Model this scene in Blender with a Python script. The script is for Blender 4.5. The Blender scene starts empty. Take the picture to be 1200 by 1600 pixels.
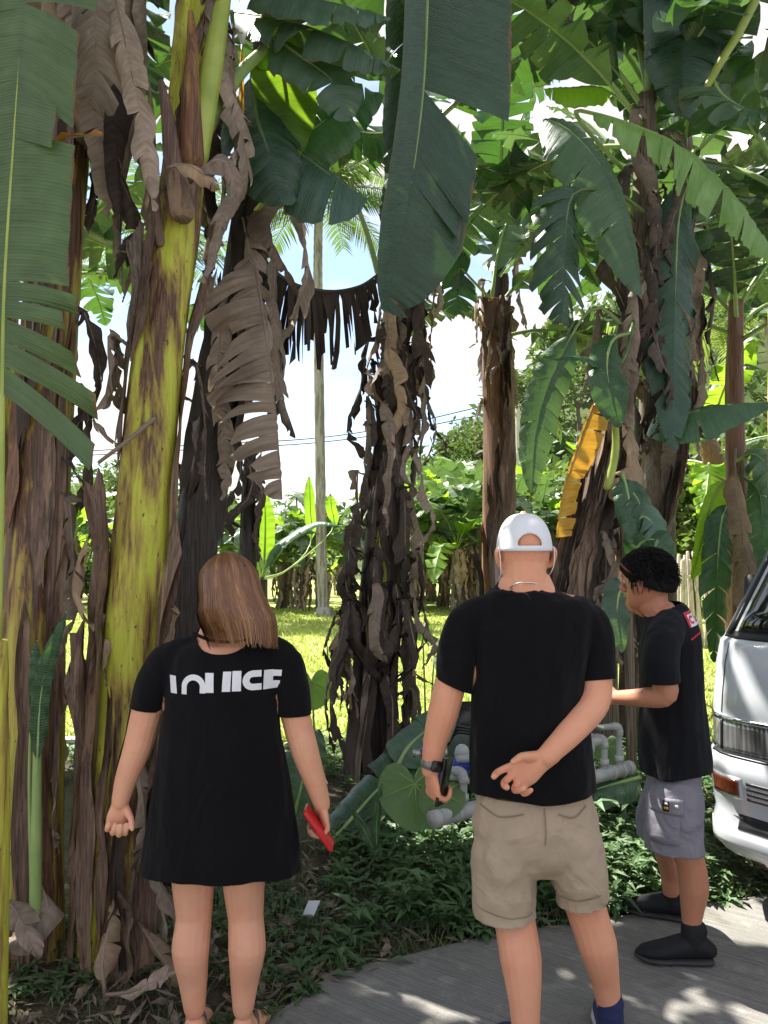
import bpy, bmesh, math, random
from math import radians as R, sin, cos, pi
from mathutils import Vector, Matrix, noise
from mathutils.bvhtree import BVHTree
V3 = Vector
rnd = random.Random(7)
scn = bpy.context.scene
col = scn.collection

# ---------------------------------------------------------------- camera, sky, sun, exposure
F, CAMZ, HOR = 1200.0, 1.58, 860.0          # focal length in photo pixels, eye height, horizon row
TH = math.atan((HOR - 800) / F)
cd = bpy.data.cameras.new('camera'); cam = bpy.data.objects.new('camera', cd); col.objects.link(cam)
cam.location = (0, 0, CAMZ); cam.rotation_euler = (pi / 2 + TH, 0, 0)
cd.sensor_fit = 'VERTICAL'; cd.sensor_height = 36; cd.lens = 36 * F / 1600; cd.clip_end = 3000; cd.clip_start = 0.05
scn.camera = cam
SUN = V3((-0.42, 0.36, 0.83)).normalized()
w = bpy.data.worlds.new('World'); scn.world = w; w.use_nodes = True
nt = w.node_tree; nt.nodes.clear()
def wn(t, **k):
    n = nt.nodes.new(t)
    for a, b in k.items(): setattr(n, a, b)
    return n
sky = wn('ShaderNodeTexSky', sky_type='NISHITA', sun_disc=False)
sky.sun_elevation = math.asin(SUN.z); sky.sun_rotation = math.atan2(SUN.x, SUN.y); sky.dust_density = 0.4; sky.ozone_density = 2.0
tc = wn('ShaderNodeTexCoord'); mp = wn('ShaderNodeMapping'); mp.inputs['Scale'].default_value = (1.0, 1.0, 2.6); mp.inputs['Location'].default_value = (0.35, 0.2, 0.1)
no = wn('ShaderNodeTexNoise'); no.inputs['Scale'].default_value = 2.6; no.inputs['Detail'].default_value = 8; no.inputs['Roughness'].default_value = 0.55
cr = wn('ShaderNodeValToRGB'); cr.color_ramp.elements[0].position = 0.42; cr.color_ramp.elements[1].position = 0.56
mx = wn('ShaderNodeMix', data_type='RGBA'); mx.inputs[7].default_value = (4.5, 4.15, 3.9, 1)
mw = wn('ShaderNodeMath', operation='MULTIPLY_ADD'); mw.inputs[1].default_value = 0.80; mw.inputs[2].default_value = 0.12
bg = wn('ShaderNodeBackground'); bg.inputs['Strength'].default_value = 0.09
ow = wn('ShaderNodeOutputWorld')
L = nt.links.new
L(tc.outputs['Generated'], mp.inputs['Vector']); L(mp.outputs['Vector'], no.inputs['Vector']); L(no.outputs['Fac'], cr.inputs['Fac'])
L(cr.outputs['Color'], mw.inputs[0]); L(mw.outputs[0], mx.inputs[0]); L(sky.outputs['Color'], mx.inputs[6]); L(mx.outputs[2], bg.inputs['Color']); L(bg.outputs[0], ow.inputs['Surface'])
sd = bpy.data.lights.new('sun', 'SUN'); so = bpy.data.objects.new('sun', sd); col.objects.link(so)
sd.energy = 5.0; sd.angle = R(0.53); sd.color = (1, 0.95, 0.86)
so.rotation_euler = SUN.to_track_quat('Z', 'Y').to_euler(); so.location = SUN * 60
vs = scn.view_settings; vs.view_transform = 'Standard'; vs.look = 'None'; vs.gamma = 1; vs.use_curve_mapping = False
vs.exposure = 1.66
scn.render.film_transparent = False
scn.cycles.max_bounces = 8; scn.cycles.diffuse_bounces = 5; scn.cycles.transmission_bounces = 6; scn.cycles.transparent_max_bounces = 8

_c, _s = cos(TH), sin(TH)
def at(px, py, Y):
    """world point at depth Y that the photograph shows at pixel (px, py)"""
    u, v = (px - 600) / F, (800 - py) / F
    k = Y / (_c - v * _s)
    return V3((u * k, Y, CAMZ + (_s + v * _c) * k))

# ---------------------------------------------------------------- objects
def tag(o, label=None, cat=None, group=None, kind=None):
    for k, x in (('label', label), ('category', cat), ('group', group), ('kind', kind)):
        if x: o[k] = x
    return o
BASE = {}
def thing(name, label, cat, loc=(0, 0, 0), group=None):
    o = bpy.data.objects.new(name, None); col.objects.link(o); o.location = loc; o.empty_display_size = 0.1
    BASE[o.name] = V3(loc)
    return tag(o, label, cat, group)
def mesh_obj(name, me, mats, parent=None, smooth=True):
    for m in (mats if isinstance(mats, (list, tuple)) else [mats]): me.materials.append(m)
    o = bpy.data.objects.new(name, me); col.objects.link(o)
    if parent is not None:
        o.parent = parent; BASE[o.name] = BASE.get(parent.name, V3((0, 0, 0)))
        b = BASE[o.name]
        if b.length > 0: me.transform(Matrix.Translation(-b))
    else: BASE[o.name] = V3((0, 0, 0))
    if smooth: me.shade_smooth()
    return o
def mk(name, V, Fc, mats, parent=None, uv=None, smooth=True, midx=None):
    me = bpy.data.meshes.new(name); me.from_pydata([tuple(v) for v in V], [], Fc)
    if uv:
        l = me.uv_layers.new(name='UVMap'); vi = [0] * len(me.loops); me.loops.foreach_get('vertex_index', vi)
        flat = []
        for i in vi: flat.extend(uv[i])
        l.data.foreach_set('uv', flat)
    o = mesh_obj(name, me, mats, parent, smooth)
    if midx: me.polygons.foreach_set('material_index', midx)
    return o
def copy_tree(o, parent=None):
    c = o.copy(); col.objects.link(c); c.parent = parent
    for ch in o.children: copy_tree(ch, c)
    return c

# ---------------------------------------------------------------- materials
class NT:
    def __init__(s, name, rough=0.6, spec=0.5):
        s.m = bpy.data.materials.new(name); s.m.use_nodes = True; s.t = s.m.node_tree
        s.b = s.t.nodes['Principled BSDF']; s.out = s.t.nodes['Material Output']
        s.b.inputs['Roughness'].default_value = rough; s.b.inputs['Specular IOR Level'].default_value = spec
    def n(s, typ, ins={}, **k):
        n = s.t.nodes.new('ShaderNode' + typ)
        for a, b in k.items(): setattr(n, a, b)
        for a, b in ins.items(): s.set(n.inputs[a], b)
        return n
    def set(s, sock, b):
        if isinstance(b, bpy.types.NodeSocket): s.t.links.new(b, sock)
        elif isinstance(b, tuple) and len(b) == 3 and sock.type == 'RGBA': sock.default_value = (*b, 1)
        else: sock.default_value = b
    def mix(s, f, a, b, blend='MIX'):
        n = s.n('Mix', data_type='RGBA', blend_type=blend); s.set(n.inputs[0], f); s.set(n.inputs[6], a); s.set(n.inputs[7], b); return n.outputs[2]
    def math(s, op, a, b=0.0, c=0.0):
        n = s.n('Math', operation=op); s.set(n.inputs[0], a); s.set(n.inputs[1], b); s.set(n.inputs[2], c); return n.outputs[0]
    def vec(s, src='Object', scale=(1, 1, 1), rot=(0, 0, 0)):
        c = s.n('TexCoord'); return s.n('Mapping', {'Vector': c.outputs[src], 'Scale': scale, 'Rotation': rot}).outputs[0]
    def noise(s, vec, scale, detail=4, rough=0.55, dist=0.0):
        return s.n('TexNoise', {'Vector': vec, 'Scale': scale, 'Detail': detail, 'Roughness': rough, 'Distortion': dist}).outputs['Fac']
    def ramp(s, f, p0, p1, c0=(0, 0, 0), c1=(1, 1, 1)):
        r = s.n('ValToRGB', {'Fac': f}); e = r.color_ramp.elements; e[0].position = p0; e[1].position = p1; e[0].color = (*c0, 1); e[1].color = (*c1, 1); return r.outputs[0]
    def col(s, c): s.set(s.b.inputs['Base Color'], c)
    def bump(s, h, strength=0.3, dist=0.01):
        s.set(s.b.inputs['Normal'], s.n('Bump', {'Height': h, 'Strength': strength, 'Distance': dist}).outputs[0])

def plain(name, c, rough=0.6, spec=0.5, var=0.12, scale=18, metal=0.0, bump=0.0):
    s = NT(name, rough, spec); v = s.vec()
    n = s.noise(v, scale, 5)
    d = tuple(x * (1 - var) for x in c); u = tuple(min(1, x * (1 + var)) for x in c)
    s.col(s.ramp(n, 0.3, 0.7, d, u)); s.b.inputs['Metallic'].default_value = metal
    if bump: s.bump(s.noise(v, scale * 6, 4), bump, 0.004)
    return s.m

def leaf_mat(name, c0, c1, trans, tf=0.38, edge=0.965, rough=0.36, under=(0.16, 0.21, 0.13), brown=(0.16, 0.09, 0.045)):
    s = NT(name, rough, 0.5)
    uv = s.n('TexCoord').outputs['UV']
    st = s.noise(s.n('Mapping', {'Vector': uv, 'Scale': (70, 1.3, 1)}).outputs[0], 1.0, 3)
    st2 = s.noise(s.n('Mapping', {'Vector': uv, 'Scale': (9, 2.0, 1)}).outputs[0], 1.0, 4)
    fv = s.n('TexWave', {'Vector': s.n('Mapping', {'Vector': uv, 'Scale': (30, 0.5, 1)}).outputs[0], 'Scale': 1.0, 'Distortion': 2.5, 'Detail': 2, 'Detail Scale': 1.5}, wave_type='BANDS', bands_direction='X').outputs['Fac']
    base = s.mix(s.ramp(st, 0.3, 0.7), c0, c1); base = s.mix(s.math('MULTIPLY', s.ramp(fv, 0.80, 1.0), 0.13), base, tuple(min(1, x * 2.2) for x in c1))
    base = s.mix(s.ramp(st2, 0.42, 0.75, (0, 0, 0), (0.55, 0.55, 0.55)), base, tuple(min(1, x * 1.7) for x in c1))
    oi = s.n('ObjectInfo').outputs['Random']
    hs = s.n('HueSaturation', {'Hue': s.math('MULTIPLY_ADD', oi, 0.03, 0.483), 'Value': s.math('MULTIPLY_ADD', oi, 0.5, 0.75), 'Color': base}).outputs[0]
    g = s.n('NewGeometry')
    hs = s.mix(s.math('MULTIPLY', g.outputs['Backfacing'], 0.55), hs, under)
    sx = s.n('SeparateXYZ', {'Vector': uv})
    ed = s.math('ADD', s.math('ABSOLUTE', sx.outputs['Y']), s.math('MULTIPLY', s.math('SUBTRACT', s.noise(uv, 9, 5), 0.5), 0.28))
    em = s.ramp(ed, edge, edge + 0.06)
    spots = s.ramp(s.noise(uv, 16, 4), 0.70, 0.76)
    em = s.math('MAXIMUM', em, s.math('MULTIPLY', spots, 0.6))
    hs = s.mix(em, hs, brown)
    s.col(hs)
    s.bump(s.math('ADD', st, s.math('MULTIPLY', fv, 0.25)), 0.45, 0.008)
    s.set(s.b.inputs['Roughness'], s.math('MULTIPLY_ADD', st2, 0.3, rough - 0.12))
    tr = s.n('BsdfTranslucent', {'Color': s.mix(em, s.mix(s.ramp(st, 0.35, 0.65), tuple(x * 0.8 for x in trans), trans), brown)})
    ms = s.n('MixShader', {0: tf}); s.t.links.new(s.b.outputs[0], ms.inputs[1]); s.t.links.new(tr.outputs[0], ms.inputs[2]); s.t.links.new(ms.outputs[0], s.out.inputs[0])
    return s.m
M = {}
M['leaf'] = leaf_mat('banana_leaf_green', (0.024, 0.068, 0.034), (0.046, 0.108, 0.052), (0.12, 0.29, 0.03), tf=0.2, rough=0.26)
M['leaf_mid'] = leaf_mat('banana_leaf_mid_green', (0.06, 0.12, 0.05), (0.10, 0.175, 0.075), (0.18, 0.34, 0.05), tf=0.22)
M['leaf_deep'] = leaf_mat('banana_leaf_deep_green', (0.016, 0.050, 0.030), (0.034, 0.080, 0.046), (0.06, 0.14, 0.03), tf=0.10, rough=0.24)  # darker, less translucent leaf copy: shade is put into its green
M['leaf_pale'] = leaf_mat('banana_leaf_pale', (0.13, 0.22, 0.075), (0.19, 0.30, 0.11), (0.30, 0.50, 0.05), under=(0.2, 0.26, 0.15))  # brighter leaf copy: the sun on the right-hand leaf is put into its colour
M['leaf_lime'] = leaf_mat('banana_leaf_young', (0.075, 0.17, 0.018), (0.11, 0.23, 0.03), (0.36, 0.62, 0.03), tf=0.5, under=(0.15, 0.28, 0.05))
M['leaf_grey'] = leaf_mat('banana_leaf_bluish', (0.05, 0.10, 0.07), (0.085, 0.145, 0.10), (0.15, 0.30, 0.05), tf=0.25)
M['leaf_yellow'] = leaf_mat('banana_leaf_yellowed', (0.38, 0.16, 0.02), (0.5, 0.26, 0.035), (0.7, 0.35, 0.03), tf=0.4, under=(0.45, 0.22, 0.05), edge=0.8)
M['leaf_far'] = leaf_mat('banana_leaf_sunlit', (0.06, 0.115, 0.05), (0.10, 0.165, 0.08), (0.18, 0.32, 0.07), tf=0.25, rough=0.34, under=(0.15, 0.19, 0.13))  # lit copy of the leaf green: sunlight put into a paler base colour

def dead_mat(name, c0, c1, tf=0.15):
    s = NT(name, 0.75, 0.25); uv = s.n('TexCoord').outputs['UV']
    st = s.noise(s.n('Mapping', {'Vector': uv, 'Scale': (60, 1.5, 1)}).outputs[0], 1.0, 4)
    b = s.noise(s.vec(scale=(4, 4, 4)), 1.0, 5)
    c = s.mix(s.ramp(st, 0.3, 0.7), c0, c1)
    c = s.mix(s.ramp(b, 0.45, 0.7, (0, 0, 0), (0.7, 0.7, 0.7)), c, tuple(x * 0.42 for x in c0))
    oi = s.n('ObjectInfo').outputs['Random']
    c = s.n('HueSaturation', {'Value': s.math('MULTIPLY_ADD', oi, 0.6, 0.65), 'Color': c}).outputs[0]
    s.col(c); s.bump(st, 0.4, 0.008)
    tr = s.n('BsdfTranslucent', {'Color': c}); ms = s.n('MixShader', {0: tf})
    s.t.links.new(s.b.outputs[0], ms.inputs[1]); s.t.links.new(tr.outputs[0], ms.inputs[2]); s.t.links.new(ms.outputs[0], s.out.inputs[0])
    return s.m
M['dead'] = dead_mat('dead_leaf_grey_brown', (0.24, 0.175, 0.135), (0.40, 0.32, 0.26))
M['dead_dark'] = dead_mat('dead_leaf_dark', (0.055, 0.040, 0.034), (0.12, 0.09, 0.075), 0.05)
M['dead_tan'] = dead_mat('dead_leaf_tan', (0.36, 0.24, 0.15), (0.52, 0.38, 0.26))

def rib_mat(name, c0, c1):
    s = NT(name, 0.4, 0.5); n = s.noise(s.vec(scale=(6, 6, 6)), 1.0, 4); s.col(s.ramp(n, 0.3, 0.7, c0, c1)); s.bump(s.noise(s.vec(scale=(60, 60, 8)), 1.0, 3), 0.15, 0.004); return s.m
M['rib'] = rib_mat('midrib_pale_green', (0.20, 0.32, 0.09), (0.33, 0.44, 0.16))
M['rib_dark'] = rib_mat('midrib_dark_green', (0.07, 0.12, 0.04), (0.13, 0.19, 0.06))
M['rib_yellow'] = rib_mat('petiole_yellow_green', (0.25, 0.33, 0.045), (0.42, 0.48, 0.10))
M['rib_dead'] = rib_mat('dead_midrib', (0.14, 0.095, 0.065), (0.27, 0.2, 0.15))
M['rib_black'] = rib_mat('dead_midrib_dark', (0.03, 0.022, 0.02), (0.06, 0.045, 0.04))

def trunk_mat(name, clean, clean2, brown, dark, cover, fibre=0.5, ochre=(0.30, 0.19, 0.05)):
    """sheathed banana stem: clean areas under long brown stains, dark specks and fine fibres; cover 0..1 is the stained share"""
    s = NT(name, 0.55, 0.35)
    v = s.n('TexCoord').outputs['Object']
    big = s.noise(s.n('Mapping', {'Vector': v, 'Scale': (9, 9, 1.1)}).outputs[0], 1.0, 6, 0.62, 0.6)
    mid = s.noise(s.n('Mapping', {'Vector': v, 'Scale': (30, 30, 4)}).outputs[0], 1.0, 5, 0.6)
    fib = s.noise(s.n('Mapping', {'Vector': v, 'Scale': (130, 130, 3)}).outputs[0], 1.0, 4, 0.6)
    spk = s.noise(s.n('Mapping', {'Vector': v, 'Scale': (75, 75, 26)}).outputs[0], 1.0, 3)
    c = s.mix(s.ramp(mid, 0.35, 0.7), clean, clean2)
    c = s.mix(s.math('MULTIPLY', s.ramp(fib, 0.4, 0.7), 0.3), c, tuple(x * 0.55 for x in clean))
    th = 0.72 - 0.44 * cover
    blend = s.math('MULTIPLY_ADD', mid, 0.35, s.math('MULTIPLY', big, 0.75))
    c = s.mix(s.ramp(blend, th - 0.10, th - 0.03, (0, 0, 0), (0.75, 0.75, 0.75)), c, ochre)
    br = s.mix(s.ramp(fib, 0.35, 0.65), dark, brown)
    c = s.mix(s.ramp(blend, th - 0.03, th + 0.03), c, br)
    c = s.mix(s.math('MULTIPLY', s.ramp(spk, 0.66, 0.71), 0.85), c, dark)
    s.col(c)
    s.bump(s.math('ADD', s.math('MULTIPLY', fib, fibre), blend), 0.5, 0.012)
    return s.m
M['tk_yellow'] = trunk_mat('stem_yellow_green', (0.50, 0.53, 0.055), (0.61, 0.60, 0.09), (0.20, 0.11, 0.06), (0.045, 0.022, 0.015), 0.30)
M['tk_mixed'] = trunk_mat('stem_yellow_brown', (0.42, 0.40, 0.06), (0.54, 0.46, 0.10), (0.20, 0.10, 0.055), (0.05, 0.022, 0.015), 0.38)
M['tk_dark'] = trunk_mat('stem_dark_brown', (0.07, 0.075, 0.025), (0.11, 0.11, 0.035), (0.062, 0.045, 0.034), (0.011, 0.009, 0.008), 0.86, ochre=(0.09, 0.07, 0.04))
M['tk_red'] = trunk_mat('stem_reddish', (0.20, 0.19, 0.09), (0.27, 0.22, 0.12), (0.30, 0.16, 0.10), (0.09, 0.05, 0.035), 0.84, ochre=(0.28, 0.17, 0.09))
M['tk_grey'] = trunk_mat('stem_grey_brown', (0.20, 0.20, 0.07), (0.27, 0.25, 0.10), (0.27, 0.21, 0.16), (0.07, 0.05, 0.04), 0.82, ochre=(0.24, 0.18, 0.10))
M['sheath'] = trunk_mat('dry_sheath', (0.27, 0.20, 0.15), (0.36, 0.28, 0.22), (0.22, 0.14, 0.10), (0.08, 0.05, 0.04), 0.5, ochre=(0.32, 0.2, 0.12))
M['sheath_orange'] = trunk_mat('dry_sheath_orange', (0.45, 0.22, 0.07), (0.5, 0.3, 0.12), (0.26, 0.12, 0.06), (0.08, 0.04, 0.025), 0.5)

# ---------------------------------------------------------------- mesh builders
def catmull(pts, n):
    P = [V3(p) for p in pts]; P = [P[0] * 2 - P[1]] + P + [P[-1] * 2 - P[-2]]
    seg = len(P) - 3; out = []
    for i in range(n + 1):
        x = i / n * seg; k = min(int(x), seg - 1); t = x - k
        a, b, c, d = P[k:k + 4]
        out.append(0.5 * ((2 * b) + (c - a) * t + (2 * a - 5 * b + 4 * c - d) * t * t + (3 * b - a - 3 * c + d) * t ** 3))
    return out
def lerp_list(vals, n):
    out = []
    for i in range(n + 1):
        x = i / n * (len(vals) - 1); k = min(int(x), len(vals) - 2); t = x - k
        a, b = vals[k], vals[k + 1]
        out.append(tuple(p + (q - p) * t for p, q in zip(a, b)) if isinstance(a, tuple) else a + (b - a) * t)
    return out
def tangents(P):
    return [(P[min(i + 1, len(P) - 1)] - P[max(i - 1, 0)]).normalized() for i in range(len(P))]
def add_tube(V, Fc, P, rad, seg=10, side=None, round_ends=True, uv=None):
    """closed tube along P; rad = list of r or (r_side, r_other)"""
    T = tangents(P)
    ref = V3(side) if side is not None else (V3((1, 0, 0)) if abs(T[0].x) < 0.8 else V3((0, 1, 0)))
    rings = []
    rr = [r if isinstance(r, tuple) else (r, r) for r in rad]
    A = None
    seq = [(P[i], T[i], rr[i][0], rr[i][1]) for i in range(len(P))]
    if round_ends:
        def cap(p, t, r, sg):
            h = min(r)
            return [(p + t * (sg * h * sin(a)), t, r[0] * cos(a), r[1] * cos(a)) for a in (R(35), R(65))]
        seq = cap(P[0], T[0], rr[0], -1)[::-1] + seq + cap(P[-1], T[-1], rr[-1], 1)
    b0 = len(V)
    for (p, t, ra, rb) in seq:
        base = ref if side is not None or A is None else A
        A = (base - t * base.dot(t))
        if A.length < 1e-4: A = t.orthogonal()
        A.normalize(); B = t.cross(A)
        for k in range(seg):
            a = 2 * pi * k / seg; V.append(p + A * (ra * cos(a)) + B * (rb * sin(a)))
            if uv is not None: uv.append((k / seg, len(V) * 0.001))
    m = len(seq)
    for i in range(m - 1):
        for k in range(seg):
            a = b0 + i * seg + k; b = b0 + i * seg + (k + 1) % seg
            Fc.append((a, b, b + seg, a + seg))
    Fc.append(tuple(b0 + k for k in range(seg))[::-1]); Fc.append(tuple(b0 + (m - 1) * seg + k for k in range(seg)))
def tube_obj(name, pts, rad, mat, parent=None, n=None, seg=10, **k):
    n = n or max(2, 4 * (len(pts) - 1)); P = catmull(pts, n) if len(pts) > 2 else [V3(pts[0]).lerp(V3(pts[1]), i / n) for i in range(n + 1)]
    V, Fc = [], []; add_tube(V, Fc, P, lerp_list(rad if isinstance(rad, list) else [rad, rad], n), seg, **k)
    return mk(name, V, Fc, mat, parent)
def add_box(V, Fc, c, sx, sy, sz, rot=None):
    b = len(V); Rm = rot or Matrix.Identity(3)
    for x in (-1, 1):
        for y in (-1, 1):
            for z in (-1, 1): V.append(V3(c) + Rm @ V3((x * sx / 2, y * sy / 2, z * sz / 2)))
    for f in ((0, 1, 3, 2), (4, 6, 7, 5), (0, 4, 5, 1), (2, 3, 7, 6), (0, 2, 6, 4), (1, 5, 7, 3)): Fc.append(tuple(b + i for i in f))

def prof(s):
    if s <= 0 or s >= 1: return 0.02
    return max(0.02, min(1, (s / 0.16)) ** 0.6 * min(1, (1 - s) / 0.42) ** 0.62)

def make_leaf(parent, pts, W, mat='leaf', rib='rib', s0=0.15, wl=1.0, wr=1.0, face=None, side=None, ang=(0, 0), curl=25, tears=6,
              gap=0.05, jit=10, sweep=14, grav=0.35, rr=0.014, seed=0, NS=44, MS=5, name='leaf', label=None, split_rib=True, pf=prof, ragged=0.0, crumple=0.0, strips=None):
    """banana leaf: midrib through pts (base to tip), lamina half-width W on both sides (wl: picture left/below, wr: right/above), torn into strips"""
    r = random.Random(seed * 131 + 17)
    P = catmull(pts, NS); T = tangents(P)
    Ltot = sum((P[i + 1] - P[i]).length for i in range(NS))
    fn = V3(face) if face is not None else V3((0, -0.6, 0.8))
    frames = []
    for i in range(NS + 1):
        if side is not None:
            B = V3(side) - T[i] * V3(side).dot(T[i]); B.normalize(); Nn = B.cross(T[i])
            if Nn.z < 0 and abs(Nn.z) > 0.5 and face is None and i == 0: pass
        else:
            B = T[i].cross(fn)
            if B.length < 0.05: B = T[i].orthogonal()
            B.normalize(); Nn = fn - T[i] * fn.dot(T[i]); Nn.normalize()
        frames.append((B, Nn))
    mb = sum((f[0] for f in frames), V3((0, 0, 0)))
    flip = (mb.x < 0) if abs(mb.x) >= abs(mb.z) else (mb.z < 0)
    if flip: frames = [(-a, b) for a, b in frames]
    def fr(x):
        x = max(0.0, min(NS, x)); k = min(int(x), NS - 1); t = x - k
        return P[k].lerp(P[k + 1], t), T[k].lerp(T[k + 1], t).normalized(), frames[k][0].lerp(frames[k + 1][0], t).normalized(), frames[k][1].lerp(frames[k + 1][1], t).normalized()
    V, Fc, UV = [], [], []
    G = V3((0, 0, -1))
    for sg, wf in ((1, wr), (-1, wl)):
        if wf <= 0: continue
        n = max(1, tears + 1)
        cuts = [0.0] + sorted((k + r.uniform(0.15, 0.85)) / n for k in range(1, n)) + [1.0] if n > 1 else [0.0, 1.0]
        a_base = R(ang[0] if sg < 0 else ang[1])
        st_ = (strips or {}).get(sg); 
        if st_: cuts = [q[0] for q in st_] + [st_[-1][1]]
        for k in range(len(cuts) - 1):
            sa, sb = s0 + (1 - s0) * cuts[k], s0 + (1 - s0) * cuts[k + 1]
            if sb - sa < 0.004: continue
            ns = max(2, int(round((sb - sa) * NS)) + 1)
            ja = R(r.gauss(0, jit)); cu = R(curl) * r.uniform(0.5, 1.4); sw = R(sweep + r.gauss(0, jit * 0.4)); lf = 1 - abs(r.gauss(0, 0.06 + ragged))
            if st_: lf, sw, ja = st_[k][2], R(st_[k][3]), R(st_[k][4])
            gw = grav * r.uniform(0.6, 1.5); gp = gap * r.uniform(0.4, 1.6) ; mid = (sa + sb) / 2
            tw = R(r.gauss(0, jit)) * 1.2
            b0 = len(V)
            for i in range(ns + 1):
                s = sa + (sb - sa) * i / ns
                p, t, B, Nn = fr(s * NS)
                wd = W * wf * pf((s - s0) / (1 - s0)) * lf
                q = p + Nn * (rr * 0.4)
                for j in range(MS + 1):
                    tt = j / MS
                    if j:
                        an = a_base + ja * tt - cu * tt * tt + tw * tt * (i / ns - 0.5) * 2
                        d = (B * (sg * cos(an)) + Nn * sin(an))
                        d = d * cos(sw) + t * sin(sw)
                        d = (d + G * (gw * tt)).normalized()
                        q = q + d * (wd / MS)
                    pt = q + t * ((mid - s) * Ltot * gp * tt * tt)
                    pt = pt + Nn * (0.006 * sin(s * Ltot * 70 + k) * tt * (1 if MS > 3 else 0))
                    if crumple: 
                        nv = noise.noise_vector(pt * 7 + V3((seed, 0, 0))); pt = pt + nv * (crumple * tt)
                    V.append(pt); UV.append((s * Ltot, tt * wd / (W * wf * lf + 1e-6) if wd > 0.05 * W else tt * 0.8))
            m = MS + 1
            t0 = T[min(NS, int(mid * NS))]; B0, N0 = frames[min(NS, int(mid * NS))]
            fw = t0.cross(B0 * sg).dot(N0) > 0
            for i in range(ns):
                for j in range(MS):
                    a = b0 + i * m + j; f = (a, a + m, a + m + 1, a + 1)
                    Fc.append(f if fw else f[::-1])
    nl = len(Fc)
    RV, RF = (V, Fc) if not split_rib else ([], [])
    nr = max(6, NS // 3)
    Pr = [P[int(round(i * NS / nr))] for i in range(nr + 1)]
    rads = [max(0.0016, rr * (1 - 0.86 * i / nr)) for i in range(nr + 1)]
    nv0 = len(RV)
    add_tube(RV, RF, Pr, rads, 7 if split_rib else 4, round_ends=False)
    if not split_rib:
        UV += [(0.3, 0.0)] * (len(V) - nv0)
        return mk(name, V, Fc, [M[mat], M[rib]], parent, UV, midx=[0] * nl + [1] * (len(Fc) - nl))
    o = mk(name, V, Fc, M[mat], parent, UV)
    if label: o['label'] = label
    mk('midrib', RV, RF, M[rib], o)
    return o

def px_pts(pl, Y=None):
    return [at(p[0], p[1], p[2] if len(p) > 2 else Y) for p in pl]
def pleaf(parent, pl, W, **k):
    """leaf through photo pixels (x, y, depth)"""
    return make_leaf(parent, px_pts(pl), W, **k)
def dead_leaf(parent, pts, W, mat='dead', rib='rib_dead', **k):
    d = dict(s0=0.10, curl=60, tears=5, gap=0.2, jit=26, sweep=26, grav=0.7, rr=0.008, NS=34, MS=5, name='dead_leaf', ragged=0.12, crumple=0.03)
    d.update(k)
    return make_leaf(parent, pts, W, mat=mat, rib=rib, **d)
def arc_pts(top, az, L, e0, e1, n=7, sway=0.0):
    p = V3(top); out = [p.copy()]; h = V3((cos(az), sin(az), 0)); sd = V3((-sin(az), cos(az), 0))
    for i in range(n):
        t = (i + 0.5) / n; e = R(e0 + (e1 - e0) * t ** 1.25)
        p = p + (h * cos(e) + V3((0, 0, 1)) * sin(e) + sd * sway * t) * (L / n); out.append(p.copy())
    return out, sd
def crown_leaf(parent, top, az, L, e0, e1, W, **k):
    pts, sd = arc_pts(top, az, L, e0, e1, sway=k.pop('sway', 0.0))
    return make_leaf(parent, pts, W, side=sd, **k)

def make_trunk(parent, pts, rad, mat, seed=0, n=48, seg=36, name='trunk', lobes=3.0, step=0.10):
    r = random.Random(seed)
    P = catmull(pts, n); T = tangents(P); rd = lerp_list(rad, n); V, Fc = [], []
    ph = r.random()
    for i in range(n + 1):
        t = T[i]; A = V3((1, 0, 0)); A = (A - t * A.dot(t)).normalized(); B = t.cross(A)
        for k in range(seg):
            a = 2 * pi * k / seg
            fr = (k / seg * lobes + ph + 0.35 * sin(i / n * 5 + seed) + 0.12 * noise.noise(V3((i * 0.35, seed * 3.1, 0)))) % 1.0
            q = rd[i] * (1 - step / 2 + step * fr + 0.05 * noise.noise(V3((cos(a) * 1.5, sin(a) * 1.5, i * 0.25 + seed * 9))))
            V.append(P[i] + A * (q * cos(a)) + B * (q * sin(a)))
    for i in range(n):
        for k in range(seg):
            a = i * seg + k; b = i * seg + (k + 1) % seg; Fc.append((a, b, b + seg, a + seg))
    Fc.append(tuple(range(seg))[::-1]); Fc.append(tuple(n * seg + k for k in range(seg)))
    o = mk(name, V, Fc, M[mat], parent)
    o.data['ring'] = 0
    return P, T, rd, o

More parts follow.
